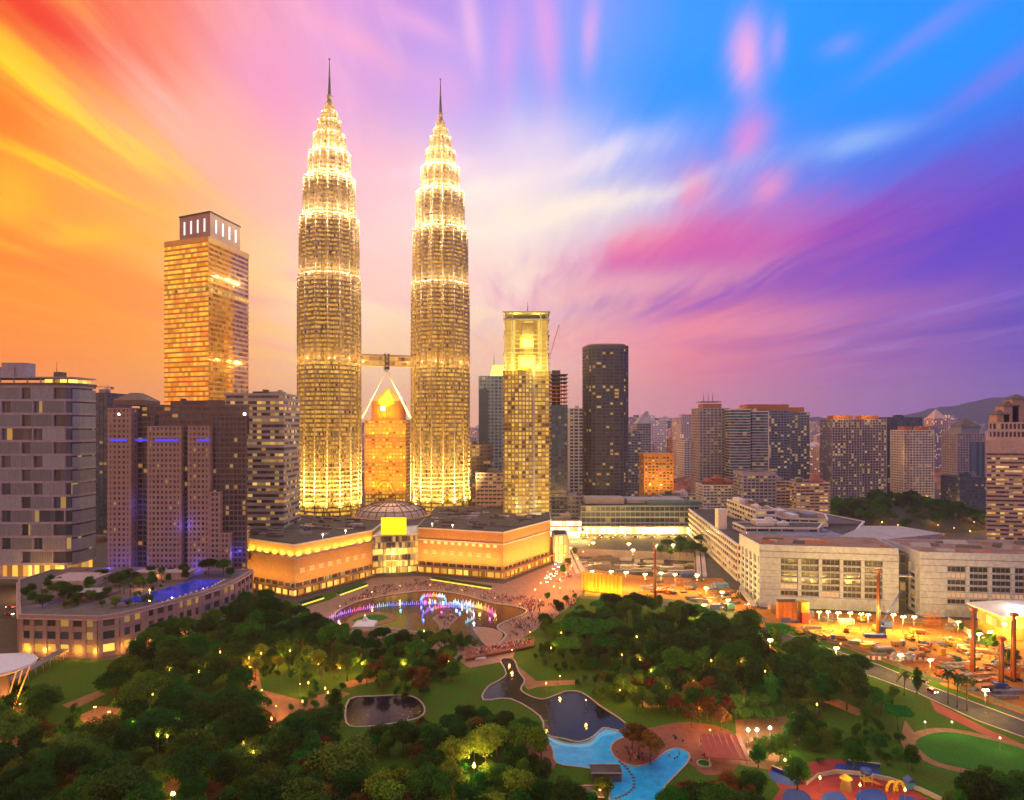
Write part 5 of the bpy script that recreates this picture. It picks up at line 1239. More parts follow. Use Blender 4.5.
container(942, 660, (2.4, 2.4), 5.4, 'site_yellow', 'upright yellow tank near the heap of steel', 0)
container(940, 662, (11, 3), 2.4, 'rig_orange', 'long orange skip beside the upright yellow tank', .05)
container(875, 637, (11, 2.4), 1.4, 'site_blue', 'flat blue steel frame lying before the floodlight row', -.1)
container(1000, 690, (5, 3), 3, 'site_blue', 'dark blue cabin at the foot of the rigs by the road', 0)
container(962, 685, (8, 3), 2.6, 'rig_orange', 'orange open box near the thick-masted rig', .2)
container(985, 690, (7, 3), 2.2, 'terracotta', 'brown-orange box behind the red path', .2)
container(688, 577, (10, 4), 2.6, 'site_blue', 'bright blue covered shed inside the pit rim', 0)
M['site_light_blue'] = mat('light_blue_tarp', (.10, .32, .62), .6, .15, .5)
container(721, 552 + 36, (9, 4), 3, 'site_light_blue', 'light blue tarpaulin shed at the pit corner by the decked building', 0)
container(760, 605, (7, 3), 2.8, 'conc_white', 'white site cabin with two lit windows under the hall corner', .1, name='site_cabin', windows=2)
container(775, 610, (7, 3), 2.8, 'conc', 'grey site cabin with lit windows before the hall wall', .1, name='site_cabin', windows=2)
container(846, 624, (8, 3), 2.8, 'conc_white', 'white cabin with two lit windows behind the dazzling floodlights', 0, name='site_cabin', windows=2)
# machines
def excavator(px, py, rz, m, label, group):
    x, y = G(px, py); t = thing('excavator', label, 'excavator', (x, y, 0), group, rz); o = Vector((x, y, 0))
    # built square to the axes about the origin, then turned with its Empty
    def P(nm, mm, fn):
        b = MB(); fn(b); return b.build(nm, M[mm], t)
    for q in (-1.1, 1.1): P('track', 'steel_dark', lambda b: b.prism(rect(0, q, 4.0, .6), .05, .9))
    P('body', m, lambda b: (b.box((-.6, 0), (3.2, 2.5), .95, 1.2), b.box((-1.7, 0), (1.0, 2.5), 1.0, 1.7)))
    cb = P('cab', m, lambda b: b.box((.7, .7), (1.4, 1.1), .95, 1.9)); bb = MB(); bb.box((.75, .7), (1.46, 1.0), 1.9, .75); bb.build('window', M['pane_hall'], cb)
    P('boom', m, lambda b: (b.tube((.8, -.3, 1.6), (3.2, -.3, 4.4), .32, .26, 4), b.tube((3.2, -.3, 4.4), (5.2, -.3, 3.6), .26, .2, 4)))
    P('arm', m, lambda b: b.tube((5.2, -.3, 3.6), (5.9, -.3, 1.2), .22, .16, 4)); P('bucket', 'steel_dark', lambda b: b.prism(rect(5.7, -.3, 1.0, 1.1), .3, 1.2, poly2=rect(5.95, -.3, .5, 1.1)))
EX = [(800, 634, .4), (826, 640, 2.6), (846, 632, 1.2), (760, 628, 3.6), (735, 598, .8), (668, 594, 2.2), (910, 640, 5.0), (925, 652, .3), (950, 646, 2.0), (988, 674, 3.9), (1006, 664, 1.0), (700, 598, 4.2), (862, 622, .2), (940, 676, 2.9)]
for k, (px, py, rz) in enumerate(EX): excavator(px, py, rz, ('site_yellow', 'rig_orange')[k % 2], f'{("yellow", "orange")[k % 2]} tracked excavator with a bent boom on the orange earth', f'{("yellow", "orange")[k % 2]} excavators on the site')
def truck(px, py, rz, m, k):
    x, y = G(px, py); t = thing('dump_truck', f'dump truck with a {k} cab parked on the orange earth', 'truck', (x, y, 0), f'{k} cab dump trucks on the site', rz)
    def P(nm, mm, fn): b = MB(); fn(b); return b.build(nm, M[mm], t)
    c_ = P('cab', m, lambda b: (b.box((2.6, 0), (1.8, 2.3), .7, 2.0),)); bb = MB(); bb.box((3.5, 0), (.1, 1.9), 1.7, .8); bb.build('window', M['pane_hall'], c_)
    P('tipper', 'terracotta', lambda b: b.prism(rect(-.9, 0, 4.6, 2.4), 1.0, 2.5, poly2=rect(-.9, 0, 5.0, 2.6))); P('chassis', 'steel_dark', lambda b: b.box((0, 0), (6.6, 1.0), .55, .4))
    for a in (2.5, -1.0, -2.4):
        for q in (-1.0, 1.0): P('wheel', 'steel_dark', lambda b: b.tube((a, q - .15, .5), (a, q + .15, .5), .5, n=10))
for k, (px, py, rz) in enumerate(((812, 645, .3), (838, 640, 2.9), (780, 632, .5), (745, 610, 1.0), (898, 646, .2), (918, 634, 3.0), (962, 652, 1.3), (690, 590, .1), (656, 598, 3.0), (1010, 676, .8))): truck(px, py, rz, ('site_white', 'site_blue', 'site_yellow')[k % 3], ('white', 'blue', 'yellow')[k % 3])
# scaffold frames and heaps of earth
def scaffold(px, py, wd, h, rz):
    x, y = G(px, py); b = MB((x, y, 0)); nx, nz = max(2, int(wd/2.2)), max(2, int(h/2)); ca, sa = math.cos(rz), math.sin(rz)
    Pt = lambda u, v, z: (x + u*ca - v*sa, y + u*sa + v*ca, z)
    for i in range(nx + 1):
        for v in (0, 1.3): b.tube(Pt(i*wd/nx, v, 0), Pt(i*wd/nx, v, h), .08, n=4)
    for k in range(1, nz + 1):
        for v in (0, 1.3): b.tube(Pt(0, v, k*h/nz), Pt(wd, v, k*h/nz), .07, n=4)
        c = Pt(wd/2, .65, 0); b.box(c[:2], (wd, 1.2), k*h/nz - .1, .08, rz)
    for i in range(nx): b.tube(Pt(i*wd/nx, 0, 0), Pt((i+1)*wd/nx, 0, h), .06, n=3)
    tag(b.build('scaffold', M['metal_g' if wd > 9 else 'rig_orange']), ('long grey' if wd > 9 else 'short orange') + ' scaffold frame with plank decks standing on the site earth', 'scaffold', ('long grey' if wd > 9 else 'short orange') + ' scaffold frames on the site')
for k, (px, py, wd, h, rz) in enumerate(((752, 603, 10, 7, .2), (768, 614, 8, 5, .1), (905, 626, 12, 6, -.1), (925, 628, 8, 8, -.1), (946, 634, 11, 5, .3), (935, 668, 8, 4, .1), (955, 672, 10, 4, .2), (978, 686, 7, 5, .2), (820, 622, 10, 4, 0), (640, 592, 10, 4, 0), (676, 586, 8, 5, 0), (706, 594, 12, 6, .1), (915, 660, 7, 3, .4), (893, 664, 10, 3, .1), (990, 660, 9, 6, -.4), (1018, 672, 8, 5, .2))): scaffold(px, py, wd, h, rz)
hm = MB(); r2 = random.Random(8); n = 14; vs = [(0, 0, 1.0)]
for j in (1, 2, 3): vs += [(j/3*(1 + r2.uniform(-.15, .15))*math.cos(6.283*i/n), j/3*(1 + r2.uniform(-.15, .15))*math.sin(6.283*i/n), (1 - j/3)**1.1*r2.uniform(.8, 1.1) - .02) for i in range(n)]
hm.mesh(vs, [(0, 1 + i, 1 + (i+1) % n) for i in range(n)] + [(1 + j*n + i, 1 + (j+1)*n + i, 1 + (j+1)*n + (i+1) % n, 1 + j*n + (i+1) % n) for j in (0, 1) for i in range(n)], True)
hm0 = None
for k in range(42):
    px, py = (rr.uniform(740, 880), rr.uniform(615, 652)) if k % 2 else (rr.uniform(880, 1015), rr.uniform(640, 700))
    x, y = G(px, py)
    if not inside((x, y), ccw(SITE)): continue
    o = hm.build('earth_heap', M['soil']) if hm0 is None else hm0.copy()
    if hm0 is None: hm0 = tag(o, 'heap of dug orange earth on the building site', 'earth heap', 'heaps of earth on the site')
    else: col.objects.link(o)
    o.location = (x, y, .02); q = rr.uniform(1.5, 4.5); o.scale = (q*1.5, q, q*.55); o.rotation_euler = (0, 0, rr.uniform(0, 6))
# red-white barriers
bp = None
for k in range(26):
    px = 868 + k*2.9; x, y = G(px, 659.5 + k*.08)
    m = 'site_red' if k % 2 else 'site_white'
    b = MB((x, y, 0)); b.prism(rect(x, y, 1.7, .7), .02, 1.5, poly2=rect(x, y, 1.5, .25)); b.box((x, y), (1.5, .2), 1.5, .12)
    tag(b.build('barrier', M[m]), f'{"red" if k % 2 else "white"} plastic barrier block in the red-and-white row on the earth', 'barrier', f'{"red" if k % 2 else "white"} barrier blocks')
tb = MB((*G(952, 661), 0)); x, y = G(952, 661); tb.box((x, y), (8, 2), .02, 1.6); tb.box((x, y), (8.3, .3), 1.62, .3)
tag(tb.build('netted_fence', M['green_net']), 'short green netted fence at the end of the red-white barriers', 'fence')
# heaps of stuff: materials lying about
SL = ['flat stack of orange formwork sheets lying on the site earth', 'grey bundle of steel beams lying on the site earth', 'pale heap of concrete blocks on the site earth', 'dark stack of timber on the site earth']
SM = ['terracotta', 'metal_g', 'conc', 'conc_dark']
protos = []
for k in range(4):
    b = MB(); r2 = random.Random(k)
    if k in (0, 3):
        for q in range(5): b.box((r2.uniform(-.2, .2), r2.uniform(-.2, .2)), (4.6, 1.9), .03 + q*.22, .18, r2.uniform(-.06, .06))
    elif k == 1:
        for q in range(9): b.box((0, -1 + (q % 4)*.6), (6, .28), .03 + (q//4)*.34, .3, r2.uniform(-.05, .05))
    else:
        for q in range(14): b.box((r2.uniform(-1.6, 1.6), r2.uniform(-1, 1)), (1.1, .7), .03 + (q % 3)*.45, .43, r2.uniform(-.4, .4))
    protos.append(b)
first = {}
srcs = [(rr.uniform(815, 1015), rr.uniform(640, 700)) for _ in range(150)] + [(rr.uniform(735, 830), rr.uniform(605, 655)) for _ in range(40)] + [(rr.uniform(630, 735), rr.uniform(580, 606)) for _ in range(60)]
SITEc = ccw(SITE); ROADP = PX([(640, 590), (760, 615), (876, 655), (978, 695), (1070, 728), (1070, 760), (978, 726), (873, 680), (740, 632), (640, 606)])
for px, py in srcs:
    x, y = G(px, py)
    if not inside((x, y), SITEc) or inside((x, y), ROADP): continue
    k = rr.randrange(4)
    if k not in first:
        o = protos[k].build('material_stack', M[SM[k]]); first[k] = o; tag(o, SL[k], 'material stack', f'{SL[k].split(" lying")[0].split(" on the")[0]}s on the site')
    else: o = first[k].copy(); col.objects.link(o)
    o.location = (x, y, .02); o.rotation_euler = (0, 0, rr.uniform(-.5, .8)); q = rr.uniform(.8, 1.9); o.scale = (q, q, q)
# site fence, viaduct-like ramp beside the decked building
fp = [(163, 470), (149, 440), (147, 412)]
rp = thing('scaffold_ramp', 'long covered site ramp sloping down beside the yellow-lit earth', 'ramp', (150, 445, 0))
for a, b_, h0, h1 in ((fp[0], fp[1], 6, 4.2), (fp[1], fp[2], 4.2, 1.6)):
    p, q = Vector((*a, h0)), Vector((*b_, h1)); n_ = Vector(((q-p).y, -(q-p).x, 0)).normalized()*1.8
    part('deck', 'conc', rp, lambda b: b.mesh([p+n_, q+n_, q-n_, p-n_, p+n_-Vector((0,0,.5)), q+n_-Vector((0,0,.5)), q-n_-Vector((0,0,.5)), p-n_-Vector((0,0,.5))], [(3,2,1,0), (4,5,6,7), (0,1,5,4), (1,2,6,5), (2,3,7,6), (3,0,4,7)]))
    part('rail_frame', 'metal_g', rp, lambda b: [b.tube(p + (q-p)*k/8 + n_*sg, p + (q-p)*k/8 + n_*sg + Vector((0, 0, 1.6)), .1, n=4) for k in range(9) for sg in (-1, 1)] + [b.tube(p + n_*sg + Vector((0, 0, 1.6)), q + n_*sg + Vector((0, 0, 1.6)), .1, n=4) for sg in (-1, 1)])
    part('leg_frame', 'steel_dark', rp, lambda b: [b.tube((*((p + (q-p)*k/4 + n_*sg*.8)[:2]), 0), p + (q-p)*k/4 + n_*sg*.8 - Vector((0, 0, .5)), .16, n=4) for k in range(5) for sg in (-1, 1)])
def fence(name, label, pts, h, m, post=3.0):
    t = thing(name, label, 'fence', (*pts[len(pts)//2], 0))
    for a, b_ in zip(pts, pts[1:]):
        p, q = Vector(a), Vector(b_); e = q - p; L = e.length; e.normalize(); rz = math.atan2(e.y, e.x)
        part('panel', m, t, lambda b: b.box((p+q)/2, (L, .08), .1, h, rz))
        part('post_frame', 'metal_g', t, lambda b: [b.box(p + e*k*post, (.16, .2), 0, h + .2, rz) for k in range(int(L/post) + 1)])
fence('site_fence', 'white slatted site fence running between the young trees and the rigs', [G(948, 622), G(985, 645), G(1012, 662), G(1060, 690)], 3.0, 'site_white')
fence('site_fence', 'low metal fence along the service road at the orange earth', PX([(760, 618), (820, 638.5), (876, 658), (934, 680.5), (978, 696), (1060, 727)]), 1.6, 'metal_g')
# lit canopy building at the right edge
ex = thing('exhibition_tent', 'white-roofed lit canopy building at the frame edge before the pink-lit hall', 'canopy', (262, 355, 0))
x0, y0 = G(1004, 642)
part('wall', 'yellow_wall', ex, lambda b: b.box((x0 + 14, y0 + 12), (26, 18), 0, 12)); part('window_band', 'glass_lobby', ex, lambda b: b.prism(rect(x0 + 14, y0 + 12, 26.5, 18.5), 6, 10, top=False, bot=False))
part('roof', 'metal_w', ex, lambda b: (b.prism(rect(x0 + 14, y0 + 12, 34, 26), 13, 13.8), b.prism(rect(x0 + 14, y0 + 12, 34, 26), 13.8, 17, poly2=rect(x0 + 16, y0 + 12, 12, 10))))
part('roof_lamp', 'white_glow', ex, lambda b: [b.ball((x0 + q, y0, 12.4), .5) for q in (0, 6, 12, 18)]); lamp('canopy_light', (x0 + 6, y0 - 4, 10), 6000, (1, .7, .2), .6, ex); lamp('canopy_light', (x0 + 9, y0 + 4, 20), 5000, (1, .9, .7), .6, ex)
# ------------------------------------------------------------------ trees
def leafmat(name, c, trans=.3, var=1.0):
    m = bpy.data.materials.new(name); m.use_nodes = True; t = NT(m.node_tree); m.node_tree.nodes.clear()
    gi = t.n('ShaderNodeNewGeometry'); rnd = t.n('ShaderNodeObjectInfo').outputs['Random']
    isl = gi.outputs['Random Per Island']
    nz = t.noise(gi.outputs['Position'], .35, 3, .6)
    k = t.m('ADD', .45, t.m('ADD', t.m('MULTIPLY', rnd, var), t.m('ADD', t.m('MULTIPLY', isl, .5), t.m('MULTIPLY', t.m('SUBTRACT', nz, .5), 1.8))))
    hs = t.n('ShaderNodeHueSaturation'); hs.inputs['Color'].default_value = (*c, 1); t.put(hs.inputs['Value'], k); t.put(hs.inputs['Hue'], t.m('ADD', .46, t.m('MULTIPLY', t.m('FRACT', t.m('MULTIPLY', rnd, 7.3)), .07)))
    d = t.n('ShaderNodeBsdfDiffuse'); tr = t.n('ShaderNodeBsdfTranslucent'); gl = t.n('ShaderNodeBsdfGlossy'); gl.inputs['Roughness'].default_value = .5
    for q in (d, tr): t.put(q.inputs['Color'], hs.outputs[0])
    gl.inputs['Color'].default_value = (.5, .5, .5, 1)
    mx1 = t.n('ShaderNodeMixShader'); mx1.inputs[0].default_value = trans; t.put(mx1.inputs[1], d.outputs[0]); t.put(mx1.inputs[2], tr.outputs[0])
    mx2 = t.n('ShaderNodeMixShader'); mx2.inputs[0].default_value = .006; t.put(mx2.inputs[1], mx1.outputs[0]); t.put(mx2.inputs[2], gl.outputs[0])
    t.put(t.n('ShaderNodeOutputMaterial').inputs[0], mx2.outputs[0]); return m
M['leaf_dark'] = leafmat('dark_foliage', (.022, .078, .010)); M['leaf_mid'] = leafmat('green_foliage', (.036, .125, .012))
M['leaf_light'] = leafmat('yellow_green_foliage', (.15, .24, .02)); M['leaf_bright'] = leafmat('bright_green_foliage', (.035, .20, .018))
M['leaf_rust'] = leafmat('rusty_foliage', (.17, .075, .018)); M['leaf_feather'] = leafmat('feathery_foliage', (.08, .16, .02)); M['leaf_palm'] = leafmat('palm_foliage', (.05, .09, .025))  # the orange leaf tone has lamplight put into its colour
M['bark'] = mat('bark', (.11, .075, .05), .9, .3, .6)
def rv(r_): 
    while True:
        v = Vector((r_.uniform(-1, 1), r_.uniform(-1, 1), r_.uniform(-1, 1)))
        if .05 < v.length < 1: return v.normalized()
def leaf(b, p, n_, s, r_):
    u = n_.cross(rv(r_)); u = u.normalized() if u.length > 1e-3 else n_.orthogonal().normalized(); v = n_.cross(u)
    a, c = s*r_.uniform(.7, 1.2), s*r_.uniform(.45, .8)
    b.face([p - u*a*.5, p + v*c*.5 + n_*s*.12, p + u*a*.5, p - v*c*.5 + n_*s*.1])
def proto_tree(name, seed, h, r, lobes, nleaf, ls, m, shape):
    r_ = random.Random(seed)
    t = thing(name, 'tree', 'tree', (0, 0, -500))
    ls_ = []
    for k in range(lobes):
        a = r_.uniform(0, 2*math.pi)
        if shape == 'broad': rad = r*.72*math.sqrt(r_.random()); z = h*(.52 + .33*(1 - (rad/r)**2)*r_.uniform(.6, 1.15)); lr = r*r_.uniform(.26, .44); fz = .62
        elif shape == 'round': d = rv(r_)*r*.6*r_.random()**.4; rad, z = math.hypot(d.x, d.y), h*.62 + d.z*1.05; lr = r*r_.uniform(.32, .5); fz = .85
        elif shape == 'column': rad = r*.5*r_.random(); z = h*r_.uniform(.26, .9); lr = r*r_.uniform(.42, .62)*(1.25 - z/h*.7); fz = 1.1
        elif shape == 'umbrella': rad = r*.82*math.sqrt(r_.random()); z = h*(.74 + .14*(1 - (rad/r)**2)) + r_.uniform(-.4, .4); lr = r*r_.uniform(.2, .34); fz = .45
        elif shape == 'ball': d = rv(r_)*r*.45; rad, z = math.hypot(d.x, d.y), h*.72 + d.z*.8; lr = r*r_.uniform(.42, .62); fz = .85
        else: rad = r*.75*math.sqrt(r_.random()); z = h*(.42 + .42*(1 - (rad/r)**2)*r_.uniform(.5, 1.1)); lr = r*r_.uniform(.22, .4); fz = .8
        ls_.append((Vector((rad*math.cos(a), rad*math.sin(a), z)), lr, fz))
    b = MB(); tot = sum(l[1]**2 for l in ls_)
    for c, lr, fz in ls_:
        for q in range(int(nleaf*lr*lr/tot)):
            d = rv(r_)
            if d.z < -.35 and r_.random() < .6: d.z = -d.z
            q_ = r_.random(); k = r_.uniform(.70, 1.06) if q_ < .70 else r_.uniform(1.0, 1.32) if q_ < .84 else r_.uniform(.3, .75)
            p = c + Vector((d.x, d.y, d.z*fz))*lr*k
            leaf(b, p, (d*.7 + rv(r_)*.6 + Vector((0, 0, .35))).normalized(), ls, r_)
    b.build('crown', M[m], t)
    T = MB(); th = h*(.5 if shape not in ('ball', 'umbrella') else .68); tr_ = max(.12, h*.022)
    lean = Vector((r_.uniform(-.05, .05)*h, r_.uniform(-.05, .05)*h, 0))
    T.tube((0, 0, -.6), tuple(lean*.6 + Vector((0, 0, th*.6))), tr_*1.3, tr_*.85, 7); T.tube(tuple(lean*.6 + Vector((0, 0, th*.58))), tuple(lean + Vector((0, 0, th))), tr_*.85, tr_*.5, 6)
    for c, lr, fz in ls_[:min(9, len(ls_))]:
        s0 = lean*.6 + Vector((0, 0, th*r_.uniform(.55, .95))); m_ = (s0 + c)/2 + Vector((0, 0, -.06*h))
        T.tube(tuple(s0), tuple(m_), tr_*.42, tr_*.3, 5); T.tube(tuple(m_), tuple(c), tr_*.3, tr_*.1, 4)
    T.build('trunk', M['bark'], t)
    return t, h, r
def proto_palm(seed, h, fr, name='palm_tree'):
    r_ = random.Random(seed); t = thing(name, 'palm', 'palm', (0, 0, -500)); b = MB()
    for k in range(20):
        a = k*2.4 + r_.uniform(-.2, .2); up = r_.uniform(-.25, .9); prev = None
        for s in range(7):
            q = s/6; rad = fr*q*(1 - .12*q); z = h + fr*(up*q - .75*q*q)
            p = Vector((rad*math.cos(a), rad*math.sin(a), z))
            if prev is not None:
                w_ = Vector((-math.sin(a), math.cos(a), 0))*fr*.17*math.sin(math.pi*min(1, q*.9 + .08)); dr = Vector((0, 0, -fr*.07))
                b.face([prev, p, p + w_ + dr, prev + w_*.95 + dr]); b.face([p, prev, prev - w_*.95 + dr, p - w_ + dr])
            prev = p
    b.build('crown', M['leaf_palm'], t)
    T = MB(); T.tube((0, 0, -.5), (.15, 0, h*.5), .24, .19, 7); T.tube((.15, 0, h*.49), (0, 0, h + .1), .19, .15, 7); T.build('trunk', M['bark'], t)
    return t, h + fr*.3, fr
KIND = {
 'broad': [proto_tree('broadleaf_tree', 1, 14, 7.6, 26, 4600, .85, 'leaf_dark', 'broad'), proto_tree('broadleaf_tree', 2, 13, 7.0, 22, 4200, .85, 'leaf_dark', 'broad'), proto_tree('broadleaf_tree', 12, 15, 7.2, 24, 4400, .85, 'leaf_mid', 'broad')],
 'round': [proto_tree('round_tree', 3, 11, 5.0, 16, 3000, .7, 'leaf_dark', 'round'), proto_tree('round_tree', 4, 10, 4.6, 14, 2800, .7, 'leaf_mid', 'round')],
 'mid': [proto_tree('green_tree', 14, 10, 4.8, 15, 2900, .7, 'leaf_mid', 'round'), proto_tree('green_tree', 15, 9, 4.2, 13, 2500, .65, 'leaf_feather', 'round')],
 'column': [proto_tree('columnar_tree', 5, 16, 4.4, 20, 3200, .75, 'leaf_dark', 'column'), proto_tree('columnar_tree', 16, 14, 4.0, 18, 3000, .75, 'leaf_mid', 'column')],
 'umbrella': [proto_tree('umbrella_tree', 6, 13, 9, 30, 4600, .8, 'leaf_bright', 'umbrella'), proto_tree('umbrella_tree', 7, 12, 8, 26, 4000, .8, 'leaf_bright', 'umbrella')],
 'ball': [proto_tree('ball_crowned_tree', 8, 8, 2.9, 9, 1700, .55, 'leaf_light', 'ball'), proto_tree('ball_crowned_tree', 9, 8.5, 3.2, 10, 1900, .55, 'leaf_light', 'ball')],
 'rust': [proto_tree('rusty_tree', 10, 10, 4.6, 16, 2400, .65, 'leaf_rust', 'loose')],
 'feather': [proto_tree('feathery_tree', 11, 13, 7.8, 30, 4600, .7, 'leaf_feather', 'loose')],
 'palm': [proto_palm(1, 8.5, 3.4), proto_palm(2, 10, 3.2)],
 'bush': [proto_tree('garden_bush', 17, 2.6, 1.9, 8, 900, .35, 'leaf_mid', 'round')],
}
used = set()
DESC = {'broad': 'broad dark-crowned tree', 'round': 'round-crowned dark tree', 'mid': 'mid-green bushy tree', 'column': 'tall narrow dark tree', 'umbrella': 'flat-topped bright green tree', 'ball': 'small yellow-green ball-crowned tree', 'rust': 'rusty orange-leaved tree', 'feather': 'feathery pale green tree', 'palm': 'slender palm', 'bush': 'low clipped bush'}
trr = random.Random(99)
def plant_tree(kind, x, y, z, sca, where, label=None, group=None, var=None, squash=None):
    protos = KIND[kind]; k = trr.randrange(len(protos)) if var is None else var
    p, h, r = protos[k]
    label = label or f'{DESC[kind]} {where}'; group = group or f'{DESC[kind]}s {where}'
    sz = sca*trr.uniform(.85, 1.28) if squash is None else squash
    t = copy_tree(p, (x, y, z), trr.uniform(0, 6.28), (sca*trr.uniform(.86, 1.14), sca*trr.uniform(.86, 1.14), sz), label, group)
    return t
# areas of the park that lie open to view (no crown may stand in front of them)
KEEP = [[(347, 698), (424, 698), (424, 712), (347, 724)], RIVER_PX if 'RIVER_PX' in globals() else [(486, 690), (520, 690), (567, 692), (600, 706), (628, 730), (600, 740), (560, 740), (541, 716)],
        [(503, 660), (516, 662), (526, 682), (510, 690), (495, 690)], [(545, 736), (620, 732), (612, 756), (655, 764), (690, 752), (664, 785), (612, 785), (556, 762)], [(466, 648), (534, 640), (534, 655), (466, 664)],
        [(915, 742), (950, 732), (1024, 750), (1024, 770), (960, 762)], [(432, 690), (440, 680), (500, 672), (490, 700), (440, 706)], [(340, 612), (365, 602), (430, 594), (500, 605), (520, 610), (490, 626), (350, 616)],
        [(530, 690), (590, 684), (575, 690)], [(620, 750), (680, 735), (735, 745), (735, 765), (640, 764)], [(60, 684), (100, 684), (104, 692), (64, 706)], [(85, 702), (118, 702), (118, 722), (85, 722)],
        [(255, 676), (300, 690), (300, 700), (262, 690)], [(880, 672), (1024, 722), (1024, 736), (880, 682)], [(822, 710), (862, 716), (850, 730), (826, 728)], [(20, 600), (100, 620), (98, 655), (20, 655)], [(150, 605), (230, 588), (228, 606), (150, 625)],
        [(770, 770), (930, 790), (930, 800), (770, 800)], [(700, 742), (735, 742), (735, 762), (700, 762)], [(540, 672), (600, 668), (600, 674), (545, 680)], [(742, 722), (776, 722), (776, 736), (742, 736)]]
def blocks_view(x, y, h, r, z=0):
    py = HZ + (H - z)*F/y; cx = 512 + x*F/y; k = F/y
    for u in (-.75, -.35, 0, .35, .75):
        for v in (.25, .5, .75, .95):
            if any(inside((cx + u*r*k, py - v*h*k), q) for q in KEEP): return True
    return False
placed = []
NOPLANT = [ccw(LAKE), ccw(RIVER), ccw(POOL), ccw(OV), ccw(SITE)]
def zone(pts, n, kinds, where, smin=.75, smax=1.1, gap=.62, tries=30, check=True, z=0):
    n = int(n*1.3); gap *= .92
    poly = PX(pts); xs, ys = [p[0] for p in poly], [p[1] for p in poly]; made = 0
    for _ in range(n*tries):
        if made >= n: break
        x, y = trr.uniform(min(xs), max(xs)), trr.uniform(min(ys), max(ys))
        if not inside((x, y), poly) or any(inside((x, y), q) for q in NOPLANT): continue
        kd = trr.choices([k[0] for k in kinds], [k[1] for k in kinds])[0]
        v = trr.randrange(len(KIND[kd])); _p, h, r = KIND[kd][v]; s = trr.uniform(smin, smax)
        if any((x-a)**2 + (y-b_)**2 < (gap*(r*s + c))**2 for a, b_, c in placed): continue
        if HZ + (H - z - h*s)*F/y > 806 or abs(x)*F/y - r*s*F/y > 518: continue        # wholly outside the frame
        if check and blocks_view(x, y, h*s, r*s): continue
        placed.append((x, y, r*s)); plant_tree(kd, x, y, z, s, where, var=v); made += 1
    return made
def at_tree(kind, px, py, s, where, label=None, z=0, **kw):
    x, y = G(px, py, z); placed.append((x, y, KIND[kind][0][2]*s)); return plant_tree(kind, x, y, z, s, where, label=label, group=kw.pop('group', None), **kw)
# single trees one can point to
at_tree('column', 336, 726, 1.15, 'standing at the end of the dark pond', 'big dark drooping tree standing against the end of the dark pond', squash=1.0)
at_tree('feather', 346, 790, 1.45, '', 'large feathery pale green tree below the dark pond, broadest of the lower park', squash=1.25)
at_tree('umbrella', 588, 652, 1.5, '', 'widest bright green flat-topped tree, beside the yellow hoarding', squash=1.2, var=0)
at_tree('umbrella', 566, 664, 1.0, '', 'lower bright green spreading tree between the crowded bridge and the widest green tree', squash=1.0, var=1)
at_tree('umbrella', 418, 668, .85, 'among the lamps of the grassy bank', 'bright green spreading tree between two orange lamps on the grassy bank', squash=1.0, var=1)
at_tree('rust', 422, 700, 1.0, '', 'thin rusty-leaved tree on the grass just above the dark pond')
at_tree('mid', 604, 796, .8, '', 'round clipped green tree rising beside the blue pool edge', squash=.62)
for px, py, s in ((638, 758, 1.2), (650, 764, 1.1), (632, 748, .9)): at_tree('rust', px, py, s, 'on the brick plaza inside the bend of the blue pool', squash=s)  # orange-lit trees, the light put into their leaf colour
for px, py, s in ((692, 728, .9), (708, 724, 1.0), (722, 730, .9), (676, 716, .8)): at_tree('rust', px, py, s, 'above the brick plaza along the sandy path')
for px, py in ((245, 672), (263, 664), (278, 670), (292, 662), (307, 670), (321, 674), (334, 676), (347, 678), (367, 684), (382, 688), (255, 678), (300, 682)): at_tree('ball', px, py + 3, 1.15, 'in the row along the lamp-lit path', var=px % 2)
for px, py in ((450, 766), (474, 762), (497, 758), (517, 760), (541, 768), (460, 776), (485, 772)): at_tree('ball', px, py + 6, 1.55, 'in the clump between the dark pond and the blue pool', var=px % 2)
for px, py in ((378, 818), (402, 806), (430, 812), (452, 806), (520, 812), (492, 826), (388, 832)): at_tree('ball', px, py, 1.5, 'in the clump along the bottom of the park', var=px % 2)
for px, py, s in ((881, 716, .85), (898, 730, .9), (872, 706, .8)): at_tree('umbrella', px, py, s*.75, 'on the slope above the oval lawn', squash=s*.8)
for px, py, s in ((879, 752, .6), (854, 770, .95), (797, 790, .95), (912, 770, .75), (836, 742, .5)): at_tree('mid', px, py, s, 'dotted round the playground', var=0)
for px, py, s in ((948, 704, .95), (957, 708, .9), (967, 711, .9), (904, 696, .8), (988, 705, .6)): at_tree('palm', px, py, s*1.25, 'along the service road by the site')
at_tree('column', 917, 694, .62, '', 'thin brown bare-looking tree beside the service road', squash=.8)
for px, py, s in ((978, 642, .7), (992, 652, .8), (1004, 660, .8), (986, 648, .65), (960, 632, .55), (1014, 668, .7)): at_tree('mid', px, py, s, 'young and lamp-lit along the site fence')
for px, py, s in ((765, 758, .8), (780, 762, .85), (758, 768, .7), (790, 748, .8), (808, 744, .7)): at_tree('mid', px, py, s, 'around the white lamps beside the red path')
